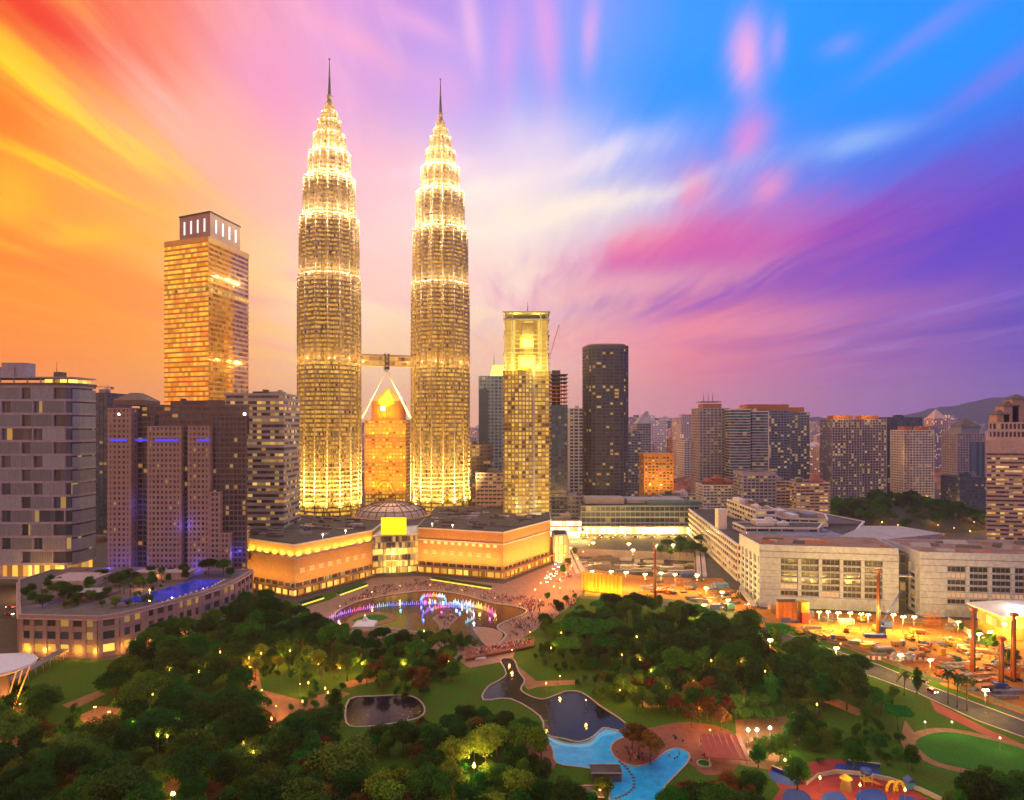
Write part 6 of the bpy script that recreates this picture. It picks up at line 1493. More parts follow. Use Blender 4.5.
# stands
zone([(104, 690), (128, 662), (180, 640), (236, 612), (262, 612), (310, 632), (338, 650), (332, 668), (240, 676), (246, 740), (180, 748), (130, 742), (112, 716)], 80, [('broad', 5), ('round', 2), ('column', 1), ('mid', 1.2), ('feather', .6)], 'in the big dark grove before the hotel podium', .75, 1.1, .5)
zone([(228, 606), (262, 606), (318, 636), (345, 636), (330, 648), (240, 628)], 20, [('broad', 2), ('round', 2)], 'at the corner of the frieze-lit mall wing', .6, .85, .5)
zone([(-30, 770), (30, 752), (130, 745), (246, 745), (300, 770), (310, 880), (-40, 880)], 66, [('broad', 5), ('round', 2), ('rust', .9), ('mid', 1), ('feather', .8)], 'filling the lower corner by the lit pavilion', .75, 1.1, .5)
zone([(-20, 705), (40, 712), (60, 735), (0, 760)], 10, [('round', 2), ('broad', 1)], 'between the lit pavilion and the striped lawn', .7, .95, .5)
zone([(110, 720), (246, 720), (250, 760), (120, 760)], 22, [('broad', 4), ('round', 2)], 'in the big dark grove before the hotel podium', .8, 1.1, .5)
zone([(250, 740), (330, 740), (345, 800), (440, 800), (440, 880), (240, 880)], 34, [('broad', 3), ('round', 3), ('rust', 1.3)], 'below the dark pond', .7, 1.0, .5)
zone([(365, 735), (440, 728), (475, 715), (535, 742), (520, 760), (440, 775), (370, 765)], 30, [('round', 4), ('broad', 1), ('rust', .8)], 'on the near bank of the dark pond', .6, .85, .48)
zone([(430, 780), (560, 772), (600, 805), (600, 880), (430, 880)], 26, [('round', 2), ('mid', 3), ('broad', 1)], 'along the bottom of the park by the blue pool', .65, .95, .5)
zone([(300, 644), (345, 640), (430, 644), (470, 660), (456, 676), (400, 672), (330, 662)], 30, [('round', 3), ('mid', 2), ('broad', 1)], 'between the fountain lake and the lamp-lit path', .6, .85, .48)
zone([(340, 672), (400, 668), (470, 668), (466, 690), (436, 696), (392, 690)], 20, [('mid', 4), ('rust', 2), ('round', 1)], 'on the grassy bank above the dark pond', .6, .85, .5)
zone([(445, 640), (462, 634), (480, 650), (470, 660), (452, 654)], 7, [('round', 2), ('mid', 1)], 'at the near end of the crowded bridge', .5, .7, .5)
zone([(536, 640), (552, 618), (600, 604), (660, 612), (700, 640), (690, 664), (620, 672), (552, 664)], 48, [('round', 3), ('mid', 2), ('umbrella', .6), ('broad', 2)], 'between the crowded bridge and the yellow hoarding', .65, .95, .5)
zone([(650, 652), (668, 626), (720, 628), (780, 644), (868, 690), (872, 708), (810, 718), (720, 706), (660, 694)], 85, [('broad', 5), ('column', 2.5), ('round', 2), ('mid', 1), ('umbrella', .3)], 'in the dark wood along the orange building site', .75, 1.1, .48)
zone([(600, 700), (640, 676), (700, 690), (760, 708), (765, 724), (690, 716), (640, 712)], 34, [('mid', 4), ('ball', 1.5), ('rust', 1.6)], 'on the slope below the dark wood', .7, .95, .48)
zone([(740, 716), (820, 720), (830, 752), (780, 765), (745, 752)], 16, [('mid', 3), ('round', 2), ('rust', .5)], 'between the dark wood and the playground', .6, .85, .5)
zone([(668, 812), (740, 790), (775, 810), (780, 880), (650, 880)], 18, [('broad', 2), ('round', 2), ('rust', 2)], 'at the lower end of the blue pool', .65, .95, .5)
zone([(925, 800), (985, 786), (1050, 790), (1060, 880), (925, 880)], 20, [('broad', 2), ('round', 3), ('mid', 1)], 'below the oval lawn', .6, .9, .5)
zone([(560, 640), (680, 668), (680, 690), (600, 690)], 16, [('mid', 3), ('rust', 1)], 'beside the orange footpath near the river', .5, .75, .5)
# bushes dotted over the lawns
for pts, nn_, wh in (([(230, 650), (470, 650), (470, 700), (240, 740)], 46, 'on the lamp-lit slope above the dark pond'), ([(520, 650), (700, 650), (740, 720), (600, 700)], 46, 'on the lawns between the river and the dark wood'), ([(740, 700), (900, 690), (900, 770), (760, 760)], 34, 'on the lawns round the playground'), ([(30, 690), (120, 690), (120, 740), (20, 740)], 16, 'edging the striped lawn')):
    zone(pts, nn_, [('bush', 1)], wh, .7, 1.3, .8)
# street trees
zone([(655, 552), (704, 546), (712, 556), (664, 562)], 11, [('broad', 1), ('round', 2)], 'lining the lit street at the far end of the pit', .7, 1.0, .55, check=False)
for px, py, s in ((582, 540, .8), (575, 556, .7), (568, 566, .7), (586, 533, .8), (563, 575, .6), (557, 560, .6)): at_tree('mid', px, py, s, 'on the busy street beside the mall wing')
for px, py in ((566, 603), (556, 608), (575, 600), (548, 602)): at_tree('round', px, py, .5, 'on the small lawn at the street loop')
# wooded hill beyond the halls
hb_ = MB(); hx_, hy_ = GX(898, 760), 760
for i in range(24):
    for j in range(5):
        def hp(i, j): a = i*math.pi/12; rr_ = 1 - j/5; return (hx_ + 92*rr_*math.cos(a), hy_ + 62*rr_*math.sin(a), 20*(1 - rr_**2)**1.1 - .2)
        hb_.face([hp(i, j), hp(i+1, j), hp(i+1, j+1), hp(i, j+1)] if j < 4 else [hp(i, j), hp(i+1, j), hp(0, 5)])
tag(hb_.build('wooded_hill', M['hill']), kind='structure')
for k in range(165):
    a, q = trr.uniform(0, 6.28), math.sqrt(trr.random())*.97
    x, y = hx_ + 92*q*math.cos(a), hy_ + 62*q*math.sin(a); z = 20*(1 - q*q)**1.1 - .3
    plant_tree(trr.choice(['broad', 'broad', 'round']), x, y, z, trr.uniform(.7, 1.25), 'covering the wooded hill beyond the concrete halls')
for k in range(46):
    px = trr.uniform(640, 1000); Y = trr.uniform(900, 1900); plant_tree(trr.choice(['broad', 'round']), GX(px, Y), Y, 0, trr.uniform(1.0, 1.6), 'in far green patches among the hazy houses')
# terrace trees on the podium
for x, y, s, k in ((-228, 352, .7, 'broad'), (-222, 346, .6, 'round'), (-212, 350, .6, 'round'), (-236, 356, .7, 'broad'), (-200, 356, .8, 'palm'), (-196, 362, .8, 'palm'), (-204, 364, .9, 'palm'), (-192, 400, .7, 'mid'), (-184, 412, .8, 'broad'), (-176, 414, .7, 'broad'),
                   (-200, 412, .7, 'mid'), (-216, 392, .6, 'round'), (-226, 398, .7, 'round'), (-236, 380, .7, 'mid'), (-206, 388, .6, 'mid'), (-192, 350, .7, 'palm'), (-170, 410, .6, 'round'), (-232, 412, .6, 'mid'), (-211, 370, .8, 'palm'), (-200, 396, .5, 'mid')):
    plant_tree(k, x, y, 19.2, s, 'growing on the pool terrace of the hotel podium', squash=s)
for k in range(95):
    x, y = trr.uniform(-262, -186), trr.uniform(340, 418)
    if inside((x, y), offset(ccw(PP), -3)) and not inside((x, y), [(-208, 350), (-182, 350), (-170, 384), (-170, 406), (-190, 406), (-198, 376)]):
        plant_tree(trr.choice(['round', 'mid', 'bush', 'palm', 'mid']), x, y, 19.2, s_ := trr.uniform(.4, .75), 'growing on the pool terrace of the hotel podium', squash=s_)
for p in [v[0] for l in KIND.values() for v in l]:
    for c in list(p.children): bpy.data.objects.remove(c)
    bpy.data.objects.remove(p)
# ------------------------------------------------------------------ park furniture, lamps, water jets, people, cars, far city
M['lamp_amber'] = mat('amber_globe', (1, .7, .4), .4, 0, emit=(1, .42, .06), es=3.0)
M['lamp_yellow'] = mat('yellow_globe', (1, .9, .5), .4, 0, emit=(1, .72, .14), es=4.5)
M['lamp_white'] = mat('white_globe', (1, 1, .9), .4, 0, emit=(1, .86, .52), es=6)
lp = {}
def park_lamp(px, py, h, watts, m, where, s=1.0, lc=None):
    x, y = G(px, py, h)
    c = {'lamp_amber': (1, .40, .06), 'lamp_yellow': (1, .66, .12), 'lamp_white': (1, .80, .40)}[m]
    word = {'lamp_amber': 'amber', 'lamp_yellow': 'yellow', 'lamp_white': 'white'}[m]
    label, group = f'{word} globe lamp {where}', f'{word} globe lamps {where}'
    if m not in lp:
        t = thing('park_lamp', label, 'lamp', (x, y, 0), group)
        part('pole', 'metal_g', t, lambda b: (b.tube((x, y, 0), (x, y, h - .3), .09, .06, 6), b.box((x, y), (.4, .4), 0, .3)))
        part('globe', m, t, lambda b: b.ball((x, y, h), .42, 8, 6)); part('lamp_cap', 'metal_g', t, lambda b: b.tube((x, y, h + .5), (x, y, h + .68), .3, .05, 6))
        lp[m] = (t, h)
    else: copy_tree(lp[m][0], (x, y, 0), 0, (s, s, h/lp[m][1]), label, group)
    lamp('lamp_light', (x, y - .2, h + 1.0), watts, lc or c, .4)
park_lamp(365, 616, 5, 1500, 'lamp_yellow', 'on the round lawn by the fountain lake')
for px, py in ((143, 653), (199, 672)): park_lamp(px, py, 9, 1500, 'lamp_amber', 'rising out of the big dark grove')
for px, py, wt in ((109, 712, 6500), (95, 707, 3000)): park_lamp(px, py, 4.5, wt, 'lamp_amber', 'on the reddish patch below the striped lawn', 1.3)
for px, py in ((286, 655), (290, 652), (404, 664), (448, 661), (318, 664), (362, 664), (250, 667), (340, 668)): park_lamp(px, py, 5, 5000, 'lamp_amber', 'along the path with the ball-crowned trees')  # some lamps added here to brighten the ball-crowned trees
park_lamp(424, 632, 6, 1200, 'lamp_white', 'among the trees at the fountain shore')
park_lamp(474, 766, 7, 9000, 'lamp_yellow', 'shining in the ball-crowned clump', 1.4); park_lamp(460, 787, 5, 1500, 'lamp_amber', 'shining in the ball-crowned clump')
park_lamp(173, 794, 5, 6000, 'lamp_yellow', 'by the bare lit tree at the bottom of the park', 1.7); park_lamp(190, 797, 5, 2500, 'lamp_amber', 'by the bare lit tree at the bottom of the park')
for px, py in ((748, 730), (757, 730), (770, 728)): park_lamp(px, py, 6, 6500, 'lamp_white', 'in the bright trio beside the red path', 1.5)
for px, py in ((600, 790), (586, 700), (640, 690), (560, 676), (700, 712), (730, 716), (665, 690), (620, 690), (710, 730)): park_lamp(px, py, 4.5, 2200, 'lamp_amber', 'along the sandy paths round the blue pool', .8)
for px, py in ((925, 722), (952, 722), (1000, 738)): park_lamp(px, py, 4, 900, 'lamp_white', 'along the oval running path', .7)
for px, py in ((262, 690), (300, 684), (276, 706), (256, 726)): park_lamp(px, py, 4, 2600, 'lamp_amber', 'on the earthy slope under the row of trees', .7)
for px, py in ((640, 660), (700, 672), (720, 655), (760, 690), (820, 690)): park_lamp(px, py, 5, 2600, 'lamp_amber', 'glowing inside the dark wood', .8)
for px, py in ((340, 606), (372, 592), (400, 586), (430, 585), (462, 590), (495, 598), (520, 604), (540, 600), (560, 588), (548, 572), (530, 632), (512, 650)): park_lamp(px, py, 5, 2600, 'lamp_amber', 'along the crowded promenade round the lake', .8)
for px, py in ((820, 778), (860, 785), (905, 790), (785, 760)): park_lamp(px, py, 4.5, 2200, 'lamp_yellow', 'over the playground', .8)
for px, py in ((20, 704), (10, 722), (34, 730)): park_lamp(px, py, 4.5, 2000, 'lamp_amber', 'beside the lit pavilion', .8)
# street lamps on the busy street and the far road
for k in range(16):
    s_ = k/15; py = 590 - 52*s_; px = 545 + 44*s_ + (6 if k % 2 else -10)
    park_lamp(px, py, 9, 11000, 'lamp_amber', 'on the busy street beside the mall wing', 1.1, (1, .30, .04))
for k in range(10): park_lamp(20 + k*7, 585 - k*1.0, 8, 3200, 'lamp_amber', 'on the road under the screen-clad block', .9)
for k in range(14): park_lamp(830 + k*12 + (k % 3)*4, 522 + (k % 4)*3, 9, 4500, 'lamp_amber', 'on the far road behind the concrete halls', 1.3)
for k in range(8): park_lamp(940 + k*7, 494 + k*4, 9, 9000, 'lamp_amber', 'on the street by the pyramid-roofed tower', 1.3)

lr = random.Random(14)  # extra lamps strewn through grove and wood to brighten the trees
for k in range(26):
    px, py = lr.uniform(110, 330), lr.uniform(640, 760)
    park_lamp(px, py, 10, 1300, 'lamp_amber', 'rising out of the big dark grove', .8)
for k in range(18):
    px, py = lr.uniform(540, 860), lr.uniform(620, 710)
    park_lamp(px, py, 9, 1300, 'lamp_amber', 'glowing inside the dark wood', .8)
# bridge
P1b, P2b, P3b, P4b = G(465, 662), G(534, 648), G(534, 641.5), G(466, 654)
bd = thing('footbridge', 'flat pink-lit footbridge packed with people across the narrow river', 'footbridge', (*cen([P1b, P2b, P3b, P4b]), 0))
BRP = ccw([P1b, P2b, P3b, P4b])
part('deck', 'brick_plaza', bd, lambda b: b.prism(BRP, .9, 1.5))
for a, c in ((P1b, P2b), (P4b, P3b)):
    part('railing', 'kerb', bd, lambda b: [b.tube((a[0] + (c[0]-a[0])*k/16, a[1] + (c[1]-a[1])*k/16, 1.5), (a[0] + (c[0]-a[0])*k/16, a[1] + (c[1]-a[1])*k/16, 2.5), .07, n=4) for k in range(17)] + [b.tube((*a, q), (*c, q), .06, n=4) for q in (2.0, 2.5)])
part('abutment', 'conc', bd, lambda b: b.prism(ccw(rect(*((Vector(P1b)*.8 + Vector(P3b)*.2)[:]), 5, 8, .15)), 0, .9)); part('abutment', 'conc', bd, lambda b: b.prism(ccw(rect(*((Vector(P1b)*.2 + Vector(P3b)*.8)[:]), 5, 8, .15)), 0, .9))
for k in range(4): lamp('bridge_light', (P4b[0] + (P3b[0]-P4b[0])*(k+.5)/4, P4b[1] + 3, 7), 900, (1, .35, .2), .4, bd)
# musical fountain: jets along curves in the lake
def curve_px(pts, n):
    ps = [Vector(p) for p in pts]; seg = [0]
    for a, b_ in zip(ps, ps[1:]): seg.append(seg[-1] + (b_-a).length)
    out = []
    for i in range(n):
        d = seg[-1]*i/(n-1)
        for k in range(len(ps)-1):
            if d <= seg[k+1] + 1e-6: out.append(tuple(ps[k].lerp(ps[k+1], (d - seg[k])/max(1e-6, seg[k+1]-seg[k])))); break
    return out
JC = {'violet': (.35, .12, 1), 'blue': (.05, .22, 1), 'cyan': (.25, .8, 1), 'white': (.85, .92, 1), 'pink': (1, .08, .5), 'yellow': (1, .8, .1), 'orange': (1, .35, .03)}
for k, c in JC.items(): M['jet_' + k] = mat(f'{k}_lit_water', tuple(.5 + .5*v for v in c), .3, 0, emit=c, es=.8)  # jets emit their colour themselves in place of lamps under the water
def fountain(label, pts, n, colours, hj):
    q = curve_px(pts, n); w0 = G(*q[n//2]); t = thing('fountain', label, 'fountain', (*w0, .1))
    for i, p in enumerate(q):
        x, y = G(*p); cn = colours[int(i/n*len(colours))]; h = hj*(.55 + .9*(((i*7919) % 101)/101))
        part('jet', 'jet_' + cn, t, lambda b: (b.tube((x, y, .1), (x, y, .1 + h*.6), .34, .22, 5), b.tube((x, y, .1 + h*.6), (x, y, .1 + h), .22, .05, 5)))
    for f_ in (.1, .35, .6, .85):
        i = int(f_*n); x, y = G(*q[i]); lamp('fountain_light', (x, y - 1, 3), 900, JC[colours[int(i/n*len(colours))]], .5, t)
fountain('long curved line of violet, blue and white lit jets across the lake', [(328, 620), (345, 614), (362, 610), (385, 606.5), (410, 605), (430, 604.5), (450, 605)], 64, ['violet', 'violet', 'pink', 'violet', 'cyan', 'blue', 'blue', 'violet', 'blue', 'cyan'], 2.2)
fountain('line of rainbow jets running from the loop to the lake end', [(452, 605), (466, 606), (478, 608.5), (488, 612), (495, 617)], 30, ['cyan', 'blue', 'white', 'yellow', 'orange', 'pink'], 3.4)
fountain('upper loop of blue, white and yellow lit jets', [(424, 605), (420, 601), (424, 597.5), (434, 596.5), (444, 598), (446, 602)], 30, ['blue', 'cyan', 'pink', 'orange', 'white', 'cyan'], 2.2)
fountain('lower horseshoe of lit jets round the small terrace', [(422, 621), (423, 615), (430, 610.5), (442, 608), (456, 607.5), (467, 609.5), (474, 614), (474, 619), (466, 623.5)], 46, ['blue', 'violet', 'orange', 'pink', 'violet', 'blue', 'cyan', 'white', 'white', 'cyan'], 2.4)
# stepping stones across the pool
st0 = None
for i, q in enumerate(curve_px([(620, 762), (628, 770), (634, 779), (634, 788), (626, 795), (616, 799)], 16)):
    x, y = G(*q)
    if st0 is None:
        b = MB((x, y, .12)); b.prism(ellipse(x, y, .55, .45, 9), .08, .42, poly2=ellipse(x, y, .45, .38, 9)); st0 = tag(b.build('stepping_stone', M['conc_dark']), 'dark stepping stone in the curved row crossing the blue pool', 'stepping stone', 'stepping stones in the blue pool')
    else: c = st0.copy(); col.objects.link(c); c.location = (x, y, .12)
# tents, pavilions
def peaked(name, label, px, py, wd, h, m, posts='metal_w', rz=0.0):
    x, y = G(px, py); t = thing(name, label, name.replace('_', ' '), (x, y, 0))
    part('canopy', m, t, lambda b: (b.prism(ccw(rect(x, y, wd, wd, rz)), h*.5, h*.62), b.prism(ccw(rect(x, y, wd, wd, rz)), h*.62, h*.8, poly2=ccw(rect(x, y, wd*.3, wd*.3, rz))), b.prism(ccw(rect(x, y, wd*.3, wd*.3, rz)), h*.8, h*1.1, poly2=ccw(rect(x, y, .1, .1, rz)))))
    part('pole_frame', posts, t, lambda b: [b.tube((*p, 0), (*p, h*.52), .1, n=5) for p in rect(x, y, wd*.94, wd*.94, rz)])
    return t
peaked('peaked_tent', 'small white peaked tent on the lake shore by the round lawn', 365, 634, 11, 9, 'metal_w')
peaked('peaked_tent', 'orange-red tarpaulin tent between the dark wood and the building site', 760, 660, 17, 6, 'rig_orange')
# big pavilion at the lower corner
x, y = G(-4, 716); pv = thing('lit_pavilion', 'white-roofed pavilion on slanting orange-lit columns, cut by the frame edge', 'pavilion', (x, y, 0))
part('roof', 'metal_w', pv, lambda b: (b.prism(ellipse(x, y, 13, 13, 20), 19, 19.8), b.prism(ellipse(x, y, 13, 13, 20), 19.8, 22.5, poly2=ellipse(x, y, 4, 4, 20)), b.prism(ellipse(x, y, 10, 10, 20), 17.6, 19, poly2=ellipse(x, y, 12.8, 12.8, 20))))
M['lit_column'] = mat('orange_lit_column', (.7, .35, .1), .5, 0, emit=(1, .28, .03), es=1.0)  # orange light on the columns is put in as their own glow
for k in range(8):
    a = k*math.pi/4 + .2; part('column', 'lit_column', pv, lambda b: b.tube((x + 5*math.cos(a), y + 5*math.sin(a), 0), (x + 11*math.cos(a + .25), y + 11*math.sin(a + .25), 18.2), .3, .22, 6))
part('core', 'brown', pv, lambda b: b.prism(ellipse(x, y, 4.4, 4.4, 12), 0, 17.6)); part('stair', 'path', pv, lambda b: [b.prism(ellipse(x, y, 8 - k*.5, 8 - k*.5, 16), k*.25, k*.25 + .24) for k in range(5)])
lamp('pavilion_light', (x + 9, y - 2, 8), 5000, (1, .42, .08), .5, pv); lamp('pavilion_light', (x + 6, y - 9, 8), 4000, (1, .42, .08), .5, pv)
cv = thing('covered_walk', 'grey covered walkway slanting from the hotel podium to the lit pavilion', 'walkway', (*G(45, 668), 0))
p, q = G(66, 656), G(8, 690)
dv_ = (Vector(q) - Vector(p)).normalized(); n_ = Vector((dv_.y, -dv_.x))*2
part('roof', 'metal_g', cv, lambda b: b.prism(ccw([tuple(Vector(p)+n_), tuple(Vector(q)+n_), tuple(Vector(q)-n_), tuple(Vector(p)-n_)]), 3.6, 4.0))
part('post_frame', 'metal_w', cv, lambda b: [b.tube((*(Vector(p).lerp(Vector(q), k/8) + n_*.9*sg), 0), (*(Vector(p).lerp(Vector(q), k/8) + n_*.9*sg), 3.6), .1, n=5) for k in range(9) for sg in (-1, 1)])
# red striped roof by the pool
x, y = G(722, 758); rc = thing('striped_roof_shelter', 'low shelter with a red striped sloping roof beside the pool plaza', 'shelter', (x, y, 0))
M['stripe_red'] = mat('red_painted_roof', (.42, .07, .02), .6, .15, .3)
part('roof', 'stripe_red', rc, lambda b: b.mesh([(x-7, y-6, 3.2), (x+7, y-8, 3.2), (x+8, y+6, 5.2), (x-6, y+6, 5.2), (x-7, y-6, 3.0), (x+7, y-8, 3.0), (x+8, y+6, 5.0), (x-6, y+6, 5.0)], [(0,1,2,3), (7,6,5,4), (0,4,5,1), (1,5,6,2), (2,6,7,3), (3,7,4,0)]))
part('roof_rib_trim', 'rig_orange', rc, lambda b: [b.tube((x - 6.5 + k*2, y - 6.2 - k*.3, 3.3), (x - 5.5 + k*2, y + 6, 5.3), .12, n=4) for k in range(7)])
part('post_frame', 'metal_w', rc, lambda b: [b.tube((x + a, y + c, 0), (x + a, y + c, 3.1 + (c > 0)*1.9), .12, n=5) for a in (-6, 6) for c in (-6, 5.5)])
x, y = G(704, 765); kp = thing('round_planter', 'pale round planter set in the brick plaza beside the red-roofed shelter', 'planter', (x, y, 0))
part('rim', 'kerb', kp, lambda b: b.prism(ellipse(x, y, 2.4, 2.4, 16), .08, .7)); part('planting', 'leaf_mid', kp, lambda b: b.prism(ellipse(x, y, 2.0, 2.0, 16), .7, 1.1, poly2=ellipse(x, y, 1.2, 1.2, 16)))
# stepped garden blocks by the pool
for px, py, s_, h, lab in ((606, 778, (9, 5), 2.5, 'dark flat-roofed pump house at the pool edge beside the clipped tree'), (586, 800, (9, 6), 2.2, 'white-rimmed dark flat roof in the lower bend of the pool terrace')):
    x, y = G(px, py); t = thing('pump_house', lab, 'pump house', (x, y, 0))
    part('wall', 'conc_dark', t, lambda b: b.box((x, y), s_, 0, h)); part('roof', 'roof', t, lambda b: b.box((x, y), (s_[0] + .6, s_[1] + .6), h, .25)); part('rim_trim', 'kerb', t, lambda b: [b.box((x, y + q*(s_[1]/2 + .3)), (s_[0] + 1, .3), h + .25, .3) for q in (-1, 1)])
# playground pieces
def at0(px, py): return G(px, py)
x, y = at0(892, 792); pl = thing('climbing_arch', 'yellow double climbing arch on the playground', 'climbing frame', (x, y, 0))
for o_ in (0, 2.2): part('arch', 'site_yellow', pl, lambda b: [b.tube((x + o_ + 1.6*math.cos(a), y, .05 + 3.2*math.sin(a)), (x + o_ + 1.6*math.cos(a + .35), y, .05 + 3.2*math.sin(a + .35)), .45, n=6) for a in [k*.35 for k in range(9)]])
x, y = at0(866, 785); pl = thing('play_hut', 'playground hut with a blue dome roof and slide', 'play hut', (x, y, 0))
part('roof', 'site_blue', pl, lambda b: b.ball((x, y, 4.2), 1.8, 10, 6, .7)); part('leg_frame', 'site_yellow', pl, lambda b: [b.tube((x + a, y + c, 0), (x + a, y + c, 4), .12, n=5) for a in (-1.2, 1.2) for c in (-1.2, 1.2)] + [b.box((x, y), (2.6, 2.6), 1.6, .2)]); part('slide', 'rig_orange', pl, lambda b: b.tube((x + 1.2, y - .5, 1.7), (x + 4.5, y - 1.5, .3), .5, n=6))
x, y = at0(846, 790); pl = thing('climbing_tower', 'sandy yellow climbing tower with a cap, next to the yellow arch', 'climbing tower', (x, y, 0))
part('wall', 'path', pl, lambda b: b.prism(ellipse(x, y, 1.8, 1.8, 10), 0, 3.6, poly2=ellipse(x, y, 1.2, 1.2, 10))); part('cap', 'site_yellow', pl, lambda b: b.prism(ellipse(x, y, 1.9, 1.9, 10), 3.6, 4.8, poly2=ellipse(x, y, .2, .2, 10)))
x, y = at0(910, 788); pl = thing('play_hut', 'light blue playground hut at the lawn side of the playground', 'play hut', (x, y, 0))
part('wall', 'site_light_blue', pl, lambda b: b.box((x, y), (2.6, 2.2), 0, 2.2)); part('roof', 'site_blue', pl, lambda b: b.prism(ccw(rect(x, y, 3.2, 2.8)), 2.2, 3.4, poly2=ccw(rect(x, y, .4, 2.8))))
for px, py, px2, py2, lab in ((772, 770, 800, 782, 'blue low curved wall at the red path end of the playground'), (846, 764, 880, 768, 'blue low wall at the upper rim of the playground')):
    p, q = Vector(at0(px, py)), Vector(at0(px2, py2)); t = thing('low_wall', lab, 'wall', (*((p+q)/2), 0)); e = q-p; rz = math.atan2(e.y, e.x)
    part('wall', 'play_blue', t, lambda b: b.box((p+q)/2, (e.length, .5), .05, 1.3, rz)); part('coping', 'kerb', t, lambda b: b.box((p+q)/2, (e.length + .2, .7), 1.35, .15, rz))
pw_ = thing('curved_wall', 'grey curved garden wall sweeping through the playground', 'wall', (*G(880, 784), 0))
cw = [G(*p) for p in ((806, 786), (816, 778), (836, 774), (862, 776), (890, 782), (920, 792), (945, 804))]
part('wall', 'conc', pw_, lambda b: [b.prism(ccw([cw[i], cw[i+1], (cw[i+1][0] + .5, cw[i+1][1] + .5), (cw[i][0] + .5, cw[i][1] + .5)]), .05, 1.1) for i in range(len(cw)-1)]); part('coping', 'kerb', pw_, lambda b: [b.prism(ccw([cw[i], cw[i+1], (cw[i+1][0] + .6, cw[i+1][1] + .6), (cw[i][0] + .6, cw[i][1] + .6)]), 1.1, 1.25) for i in range(len(cw)-1)])
# lit planters before the mall
M['strip_yellow'] = mat('yellow_light_strip', (.9, .7, .2), .5, 0, emit=(1, .72, .02), es=1.6)
for pts, lab in (([(432, 580), (492, 589.5)], 'low planter wall with a yellow light strip before the small-windowed wing'), ([(300, 606), (322, 599)], 'low planter with a yellow light strip at the frieze-lit wing corner'), ([(338, 596), (366, 586)], 'low planter with a yellow light strip along the frieze-lit wing')):
    p, q = Vector(G(*pts[0])), Vector(G(*pts[1])); t = thing('lit_planter', lab, 'planter', (*((p+q)/2), 0)); e = q-p; rz = math.atan2(e.y, e.x)
    part('wall', 'conc', t, lambda b: b.box((p+q)/2, (e.length, 3), .06, 1.1, rz)); part('hedge', 'leaf_mid', t, lambda b: b.box((p+q)/2 + Vector((0, .4)), (e.length - .6, 1.8), 1.16, 1.2, rz)); part('light_strip', 'strip_yellow', t, lambda b: b.box((p+q)/2 + Vector((e.y, -e.x)).normalized()*1.7*(1 if e.x > 0 else -1), (e.length, .3), .5, .5, rz))
# people: a crowd that reads as one mass
cr = MB(); cm = [mat('cloth_' + n_, c, .9, 0) for n_, c in (('white', (.6, .55, .5)), ('red', (.4, .06, .05)), ('blue', (.06, .08, .2)), ('black', (.03, .03, .03)), ('pink', (.5, .25, .22)))] + [mat('skin', (.30, .17, .11), .7, 0)]
def person(x, y, z, r_):
    h = r_.uniform(1.5, 1.8); a = r_.uniform(0, 6.28); n = 5
    cr.cur = r_.randrange(5); cr.tube((x - .1, y, z), (x - .08, y, z + h*.48), .08, .1, n); cr.tube((x + .1, y, z), (x + .08, y, z + h*.48), .08, .1, n)
    cr.cur = r_.randrange(5); cr.tube((x, y, z + h*.46), (x, y, z + h*.84), .17, .23, 6); cr.tube((x - .25, y, z + h*.82), (x - .3, y - .05, z + h*.5), .06, .05, 4); cr.tube((x + .25, y, z + h*.82), (x + .3, y - .05, z + h*.5), .06, .05, 4)
    cr.cur = 5; cr.ball((x, y, z + h*.93), .115, 6, 5, 1.2)
pr = random.Random(31)
def crowd_in(pts, n, z, bad=()):
    poly = PX(pts); xs, ys = [p[0] for p in poly], [p[1] for p in poly]; k = 0; tr_ = 0; lastp = (0, 0)
    while k < n and tr_ < n*20:
        tr_ += 1
        x, y = pr.uniform(min(xs), max(xs)), pr.uniform(min(ys), max(ys))
        if k and pr.random() < .72: x, y = lastp[0] + pr.gauss(0, 1.6), lastp[1] + pr.gauss(0, 1.6)
        else: lastp = (x, y)
        if inside((x, y), poly) and not any(inside((x, y), b_) for b_ in bad): person(x, y, z, pr); k += 1
LK = offset(ccw(LAKE), 1.2)
crowd_in([(330, 612), (372, 588), (420, 580), (500, 594), (545, 600), (540, 626), (510, 640), (500, 612), (460, 592), (400, 590), (345, 608)], 800, .07, (LK,))
crowd_in([(468, 661), (532, 647.5), (532, 643), (469, 655)], 150, 1.5)
crowd_in([(436, 617), (446, 614), (456, 618), (446, 628)], 70, .17)
crowd_in([(616, 756), (650, 735), (700, 740), (735, 760), (690, 762), (640, 766)], 40, .08)
crowd_in([(520, 640), (575, 605), (590, 590), (570, 590), (545, 606)], 110, .08)
tag(cr.build('crowd', cm), 'people thronging the pink promenade and the footbridge', 'crowd', kind='stuff')
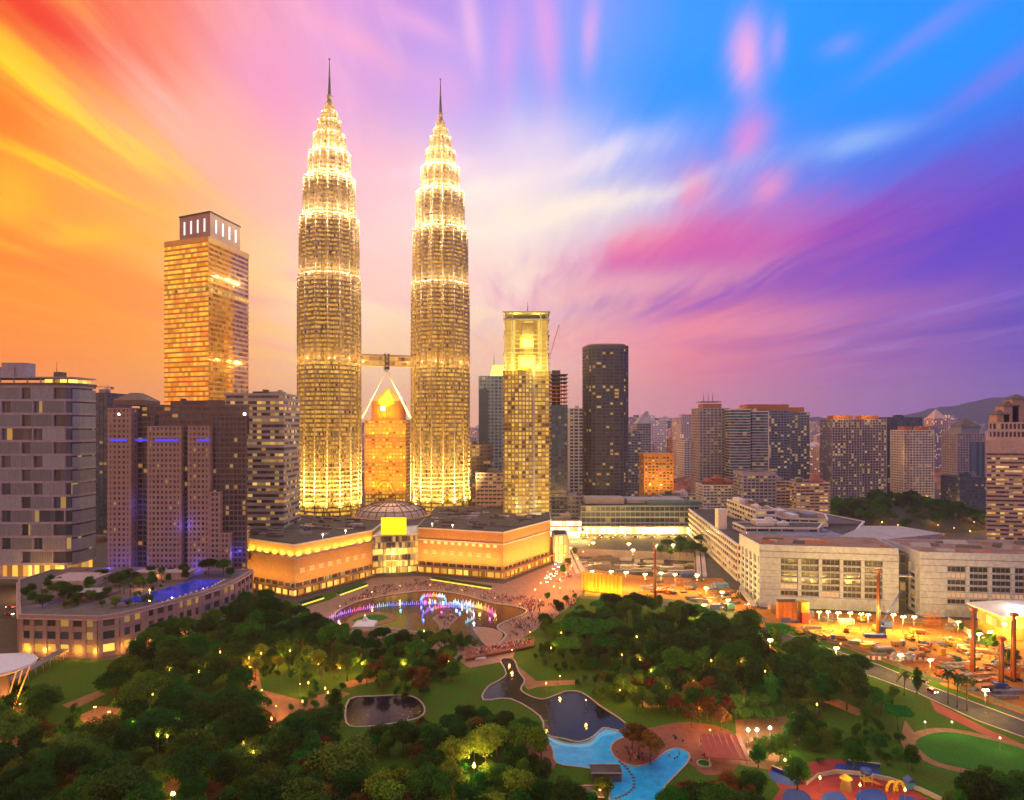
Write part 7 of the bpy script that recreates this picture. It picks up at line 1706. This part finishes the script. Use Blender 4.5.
# cars
M['car_glass'] = mat('car_glass', (.02, .02, .025), .1, 0); M['head'] = mat('headlamp', (1, 1, .9), .3, 0, emit=(1, .85, .6), es=28); M['tail'] = mat('tail_lamp', (.8, .05, .03), .3, 0, emit=(1, .06, .02), es=16)
CARC = {'white': (.6, .58, .56), 'silver': (.35, .35, .36), 'black': (.02, .02, .022), 'red': (.35, .03, .02), 'blue': (.03, .06, .2)}
for k, c in CARC.items(): M['car_' + k] = mat(k + '_car_paint', c, .3, 0)
def car_proto(cn):
    t = thing('car', f'{cn} car', 'car', (0, 0, -400)); o = t.location; b = MB(o)
    prof_ = [(-2.1, .35), (2.1, .35), (2.15, .75), (1.2, .95), (.55, 1.42), (-1.1, 1.45), (-1.8, .98), (-2.15, .9)]
    z0 = -400
    vs = [(s_*.85, y, z0 + z) for s_ in (-1, 1) for y, z in prof_]; n = len(prof_)
    b.mesh(vs, [tuple(range(n)), tuple(range(2*n-1, n-1, -1))] + [(i, n+i, n+(i+1) % n, (i+1) % n) for i in range(n)]); b.build('body', M['car_' + cn], t)
    part('window', 'car_glass', t, lambda b: b.mesh([(s_*.87, y, z0 + z) for s_ in (-1, 1) for y, z in ((-1.5, .98), (.95, .98), (.45, 1.36), (-1.05, 1.38))], [(0,1,2,3), (7,6,5,4)]))
    for s_ in (-1, 1):
        part('headlight', 'head', t, lambda b: b.box((s_*.6, 2.14), (.42, .2), z0 + .55, .22)); part('taillight', 'tail', t, lambda b: b.box((s_*.62, -2.16), (.4, .2), z0 + .65, .22))
        for q in (-1.35, 1.35): part('wheel', 'car_glass', t, lambda b: b.tube((s_*.8, q, z0 + .33), (s_*.92, q, z0 + .33), .33, n=10))
    return t
CP = {k: car_proto(k) for k in CARC}
def cars(path, n, where, z=.05, jit=1.4, both=True, seed=0):
    r_ = random.Random(seed)
    for i in range(n):
        s_ = (i + r_.uniform(.1, .9))/n*(len(path)-1); k = min(int(s_), len(path)-2); f_ = s_ - k
        p, q = Vector(path[k]), Vector(path[k+1]); d = (q-p).normalized(); c = p.lerp(q, f_); rev = both and i % 2
        side = Vector((d.y, -d.x))*(3.2 + r_.choice([0, 3.2]) + r_.uniform(-.3, .3))*(-1 if rev else 1); c = c - side
        cn = r_.choice(list(CARC)); ang = math.atan2(-d.x, d.y) + (math.pi if rev else 0)
        ang = math.atan2(d.y, d.x) - math.pi/2 + (0 if rev else math.pi)
        copy_tree(CP[cn], (c.x, c.y, z), ang, 1.0, f'{cn} car with its lamps on {where}', f'{cn} cars {where}')
cars([(28, 478), (36, 505), (44, 560), (46, 640), (50, 668)], 56, 'in the busy street beside the mall wing', seed=1)
cars([(60, 672), (120, 678), (190, 676)], 18, 'in front of the dazzling shop row', seed=2)
cars([(-420, 418), (-340, 413), (-290, 403)], 12, 'on the road under the screen-clad block', seed=3)
cars([(330, 660), (400, 668), (470, 720), (520, 800), (560, 1000), (600, 1300)], 44, 'on the far road behind the concrete halls', seed=4, jit=2)
cars(PX([(876, 670), (934, 689), (978, 711), (1060, 744)]), 3, 'on the grey service road by the site', seed=6)
cars([(166, 462), (159, 440), (152, 416)], 8, 'parked beside the site ramp', seed=7)
for t in CP.values():
    for c in list(t.children): bpy.data.objects.remove(c)
    bpy.data.objects.remove(t)
# ------------------------------------------------------------------ the far city
def citymat(name, c, p, e=(1, .6, .25), es=.9):
    m = bpy.data.materials.new(name); m.use_nodes = True; t = NT(m.node_tree); b = m.node_tree.nodes['Principled BSDF']
    gm = t.n('ShaderNodeNewGeometry'); sp = t.n('ShaderNodeSeparateXYZ'); t.put(sp.inputs[0], gm.outputs['Position']); ns = t.n('ShaderNodeSeparateXYZ'); t.put(ns.inputs[0], gm.outputs['Normal'])
    rnd = t.n('ShaderNodeObjectInfo').outputs['Random']
    u = t.m('DIVIDE', t.m('ADD', sp.outputs[0], sp.outputs[1]), 5.0); v = t.m('DIVIDE', sp.outputs[2], 4.0)
    wall = t.m('LESS_THAN', t.m('ABSOLUTE', ns.outputs[2]), .5)
    win = t.m('MULTIPLY', t.m('MULTIPLY', t.m('GREATER_THAN', t.m('FRACT', v), .42), t.m('GREATER_THAN', t.m('FRACT', u), .3)), wall)
    wn = t.n('ShaderNodeTexWhiteNoise', noise_dimensions='3D'); t.put(wn.inputs['Vector'], t.xyz(t.m('FLOOR', u), t.m('FLOOR', v), rnd))
    lit = t.m('MULTIPLY', win, t.m('LESS_THAN', wn.outputs['Value'], p))
    hs = t.n('ShaderNodeHueSaturation'); hs.inputs['Color'].default_value = (*c, 1); t.put(hs.inputs['Value'], t.m('ADD', .6, t.m('MULTIPLY', rnd, .8)))
    t.put(b.inputs['Base Color'], t.mix(t.m('MULTIPLY', win, .85), hs.outputs[0], (.13, .13, .17))); b.inputs['Roughness'].default_value = .6
    b.inputs['Emission Color'].default_value = (*e, 1); t.put(b.inputs['Emission Strength'], t.m('MULTIPLY', lit, es)); m.cycles.emission_sampling = 'NONE'; return m
CM = [citymat('far_wall_white', (.75, .70, .72), .10), citymat('far_wall_mauve', (.52, .46, .56), .12), citymat('far_wall_pink', (.62, .46, .46), .12), citymat('far_wall_grey', (.36, .38, .50), .14)]  # pale wall tones carry part of the distance haze in their colour
fp_ = []
for k in range(8):
    b = MB(); r_ = random.Random(k + 50)
    b.prism(rect(0, 0, 1, 1), 0, 1); 
    if k % 2: b.prism(rect(0, 0, .6, .5), 1, 1.06)
    else: b.prism(rect(-.2, .1, .3, .4), 1, 1.1); 
    if k in (3, 6): b.prism(rect(.56, 0, .3, .8), 0, .72)
    if k in (2, 5): b.prism(rect(0, 0, .9, .9), 1, 1.16, poly2=rect(0, 0, .05, .05))
    if k in (4,): b.prism(rect(0, -.56, .8, .3), 0, .5)
    fp_.append((b, {}))
FD = ['pale white', 'dusky mauve', 'rosy pink', 'cool grey']; FK = ['flat-topped', 'capped', 'hipped-roofed', 'stepped', 'two-tier', 'spired', 'winged', 'box-topped']
def far_block(px, Y, wd, dp, h, where, k=None, mi=None, r_=None):
    k = r_.randrange(8) if k is None else k; mi = r_.randrange(4) if mi is None else mi
    b, cache = fp_[k]
    if mi not in cache: o = cache[mi] = b.build('far_building', CM[mi])
    else: o = cache[mi].copy(); col.objects.link(o)
    o.location = (GX(px, Y), Y, 0); o.scale = (wd, dp, h); o.rotation_euler = (0, 0, r_.uniform(-.5, .5))
    tag(o, f'{FD[mi]} {FK[k]} high-rise {where}', 'building', f'{FD[mi]} {FK[k]} high-rises {where}')
fr = random.Random(77)
def fill(n, pxa, pxb, Ya, Yb, ha, hb_, where, wmin=24, wmax=60):
    for _ in range(n):
        Y = fr.uniform(Ya, Yb); far_block(fr.uniform(pxa, pxb), Y, fr.uniform(wmin, wmax), fr.uniform(20, 40), fr.uniform(ha, hb_), where, r_=fr)
fill(30, 630, 700, 1300, 3200, 40, 130, 'in the haze behind the squat orange block')
fill(26, 560, 640, 1500, 3400, 50, 120, 'in the haze past the dark rounded tower')
fill(36, 808, 836, 1300, 4200, 30, 95, 'in the haze between the slab cluster and the ribbed slabs')
fill(46, 930, 960, 1300, 4600, 30, 130, 'in the haze between the white-ribbed and pyramid-roofed towers')
fill(40, 780, 1040, 2600, 6000, 40, 140, 'far off below the blue hills')
fill(14, 462, 482, 1500, 3000, 40, 110, 'in the haze beyond the farther twin tower')
fill(16, 250, 305, 1700, 3600, 40, 110, 'in the haze behind the banded office')
fill(14, 362, 420, 1500, 3200, 30, 100, 'in the haze behind the pointed orange tower')
HM = [M['conc_white'], M['conc_pink']]; hps = []
for k in range(3):
    b = MB(); b.prism(rect(0, 0, 14, 9), 0, 6.5 + k*2); b.cur = 1; z = 6.5 + k*2
    b.mesh([(-7.6, -5.2, z), (7.6, -5.2, z), (7.6, 5.2, z), (-7.6, 5.2, z), (-5, 0, z + 3.4), (5, 0, z + 3.4)], [(0, 1, 5, 4), (2, 3, 4, 5), (1, 2, 5), (3, 0, 4), (3, 2, 1, 0)])
    hps.append((b.build('far_house', [HM[k % 2], M['tile_red']]), k))
HL = ['low white house with a red hipped roof', 'two-storey pink house with a red hipped roof', 'three-storey white house with a red hipped roof']
cnt = 0
for i in range(190):
    z_ = fr.random(); px, Y, where = (fr.uniform(935, 985), fr.uniform(1060, 1900), 'beyond the white-ribbed tower') if z_ < .4 else (fr.uniform(676, 704), fr.uniform(900, 1240), 'beside the gridded office') if z_ < .55 else (fr.uniform(808, 834), fr.uniform(950, 1300), 'beyond the slab cluster') if z_ < .75 else (fr.uniform(640, 1020), fr.uniform(1300, 2400), 'scattered through the far haze')
    h0, k = hps[i % 3]
    if i < 3: o = h0
    else: o = h0.copy(); col.objects.link(o)
    o.location = (GX(px, Y), Y, 0); o.rotation_euler = (0, 0, fr.uniform(0, 3.1)); q = fr.uniform(.9, 1.7); o.scale = (q*1.3, q, q)
    tag(o, f'{HL[k]} {where}', 'house', f'{HL[k].replace("house", "houses", 1)} {where}')
tower_crane(GX(108, 700), 700, ZZ(396, 700), 9, 16, R(180), R(2), 'small hammerhead crane on a roof behind the pink hotel')
# ------------------------------------------------------------------ the air
hz = MB(); hz.prism([(-8800, -250), (8800, -250), (8800, 7200), (-8800, 7200)], -8.5, 475)
hzm = bpy.data.materials.new('dusk_haze'); hzm.use_nodes = True; hzm.node_tree.nodes.clear(); ht = NT(hzm.node_tree)
pvn = ht.n('ShaderNodeVolumePrincipled'); pvn.inputs['Color'].default_value = (.84, .80, .92, 1); pvn.inputs['Density'].default_value = HAZE = .00009; pvn.inputs['Anisotropy'].default_value = .55
ht.put(ht.n('ShaderNodeOutputMaterial').inputs['Volume'], pvn.outputs[0])
tag(hz.build('haze', hzm), kind='stuff')
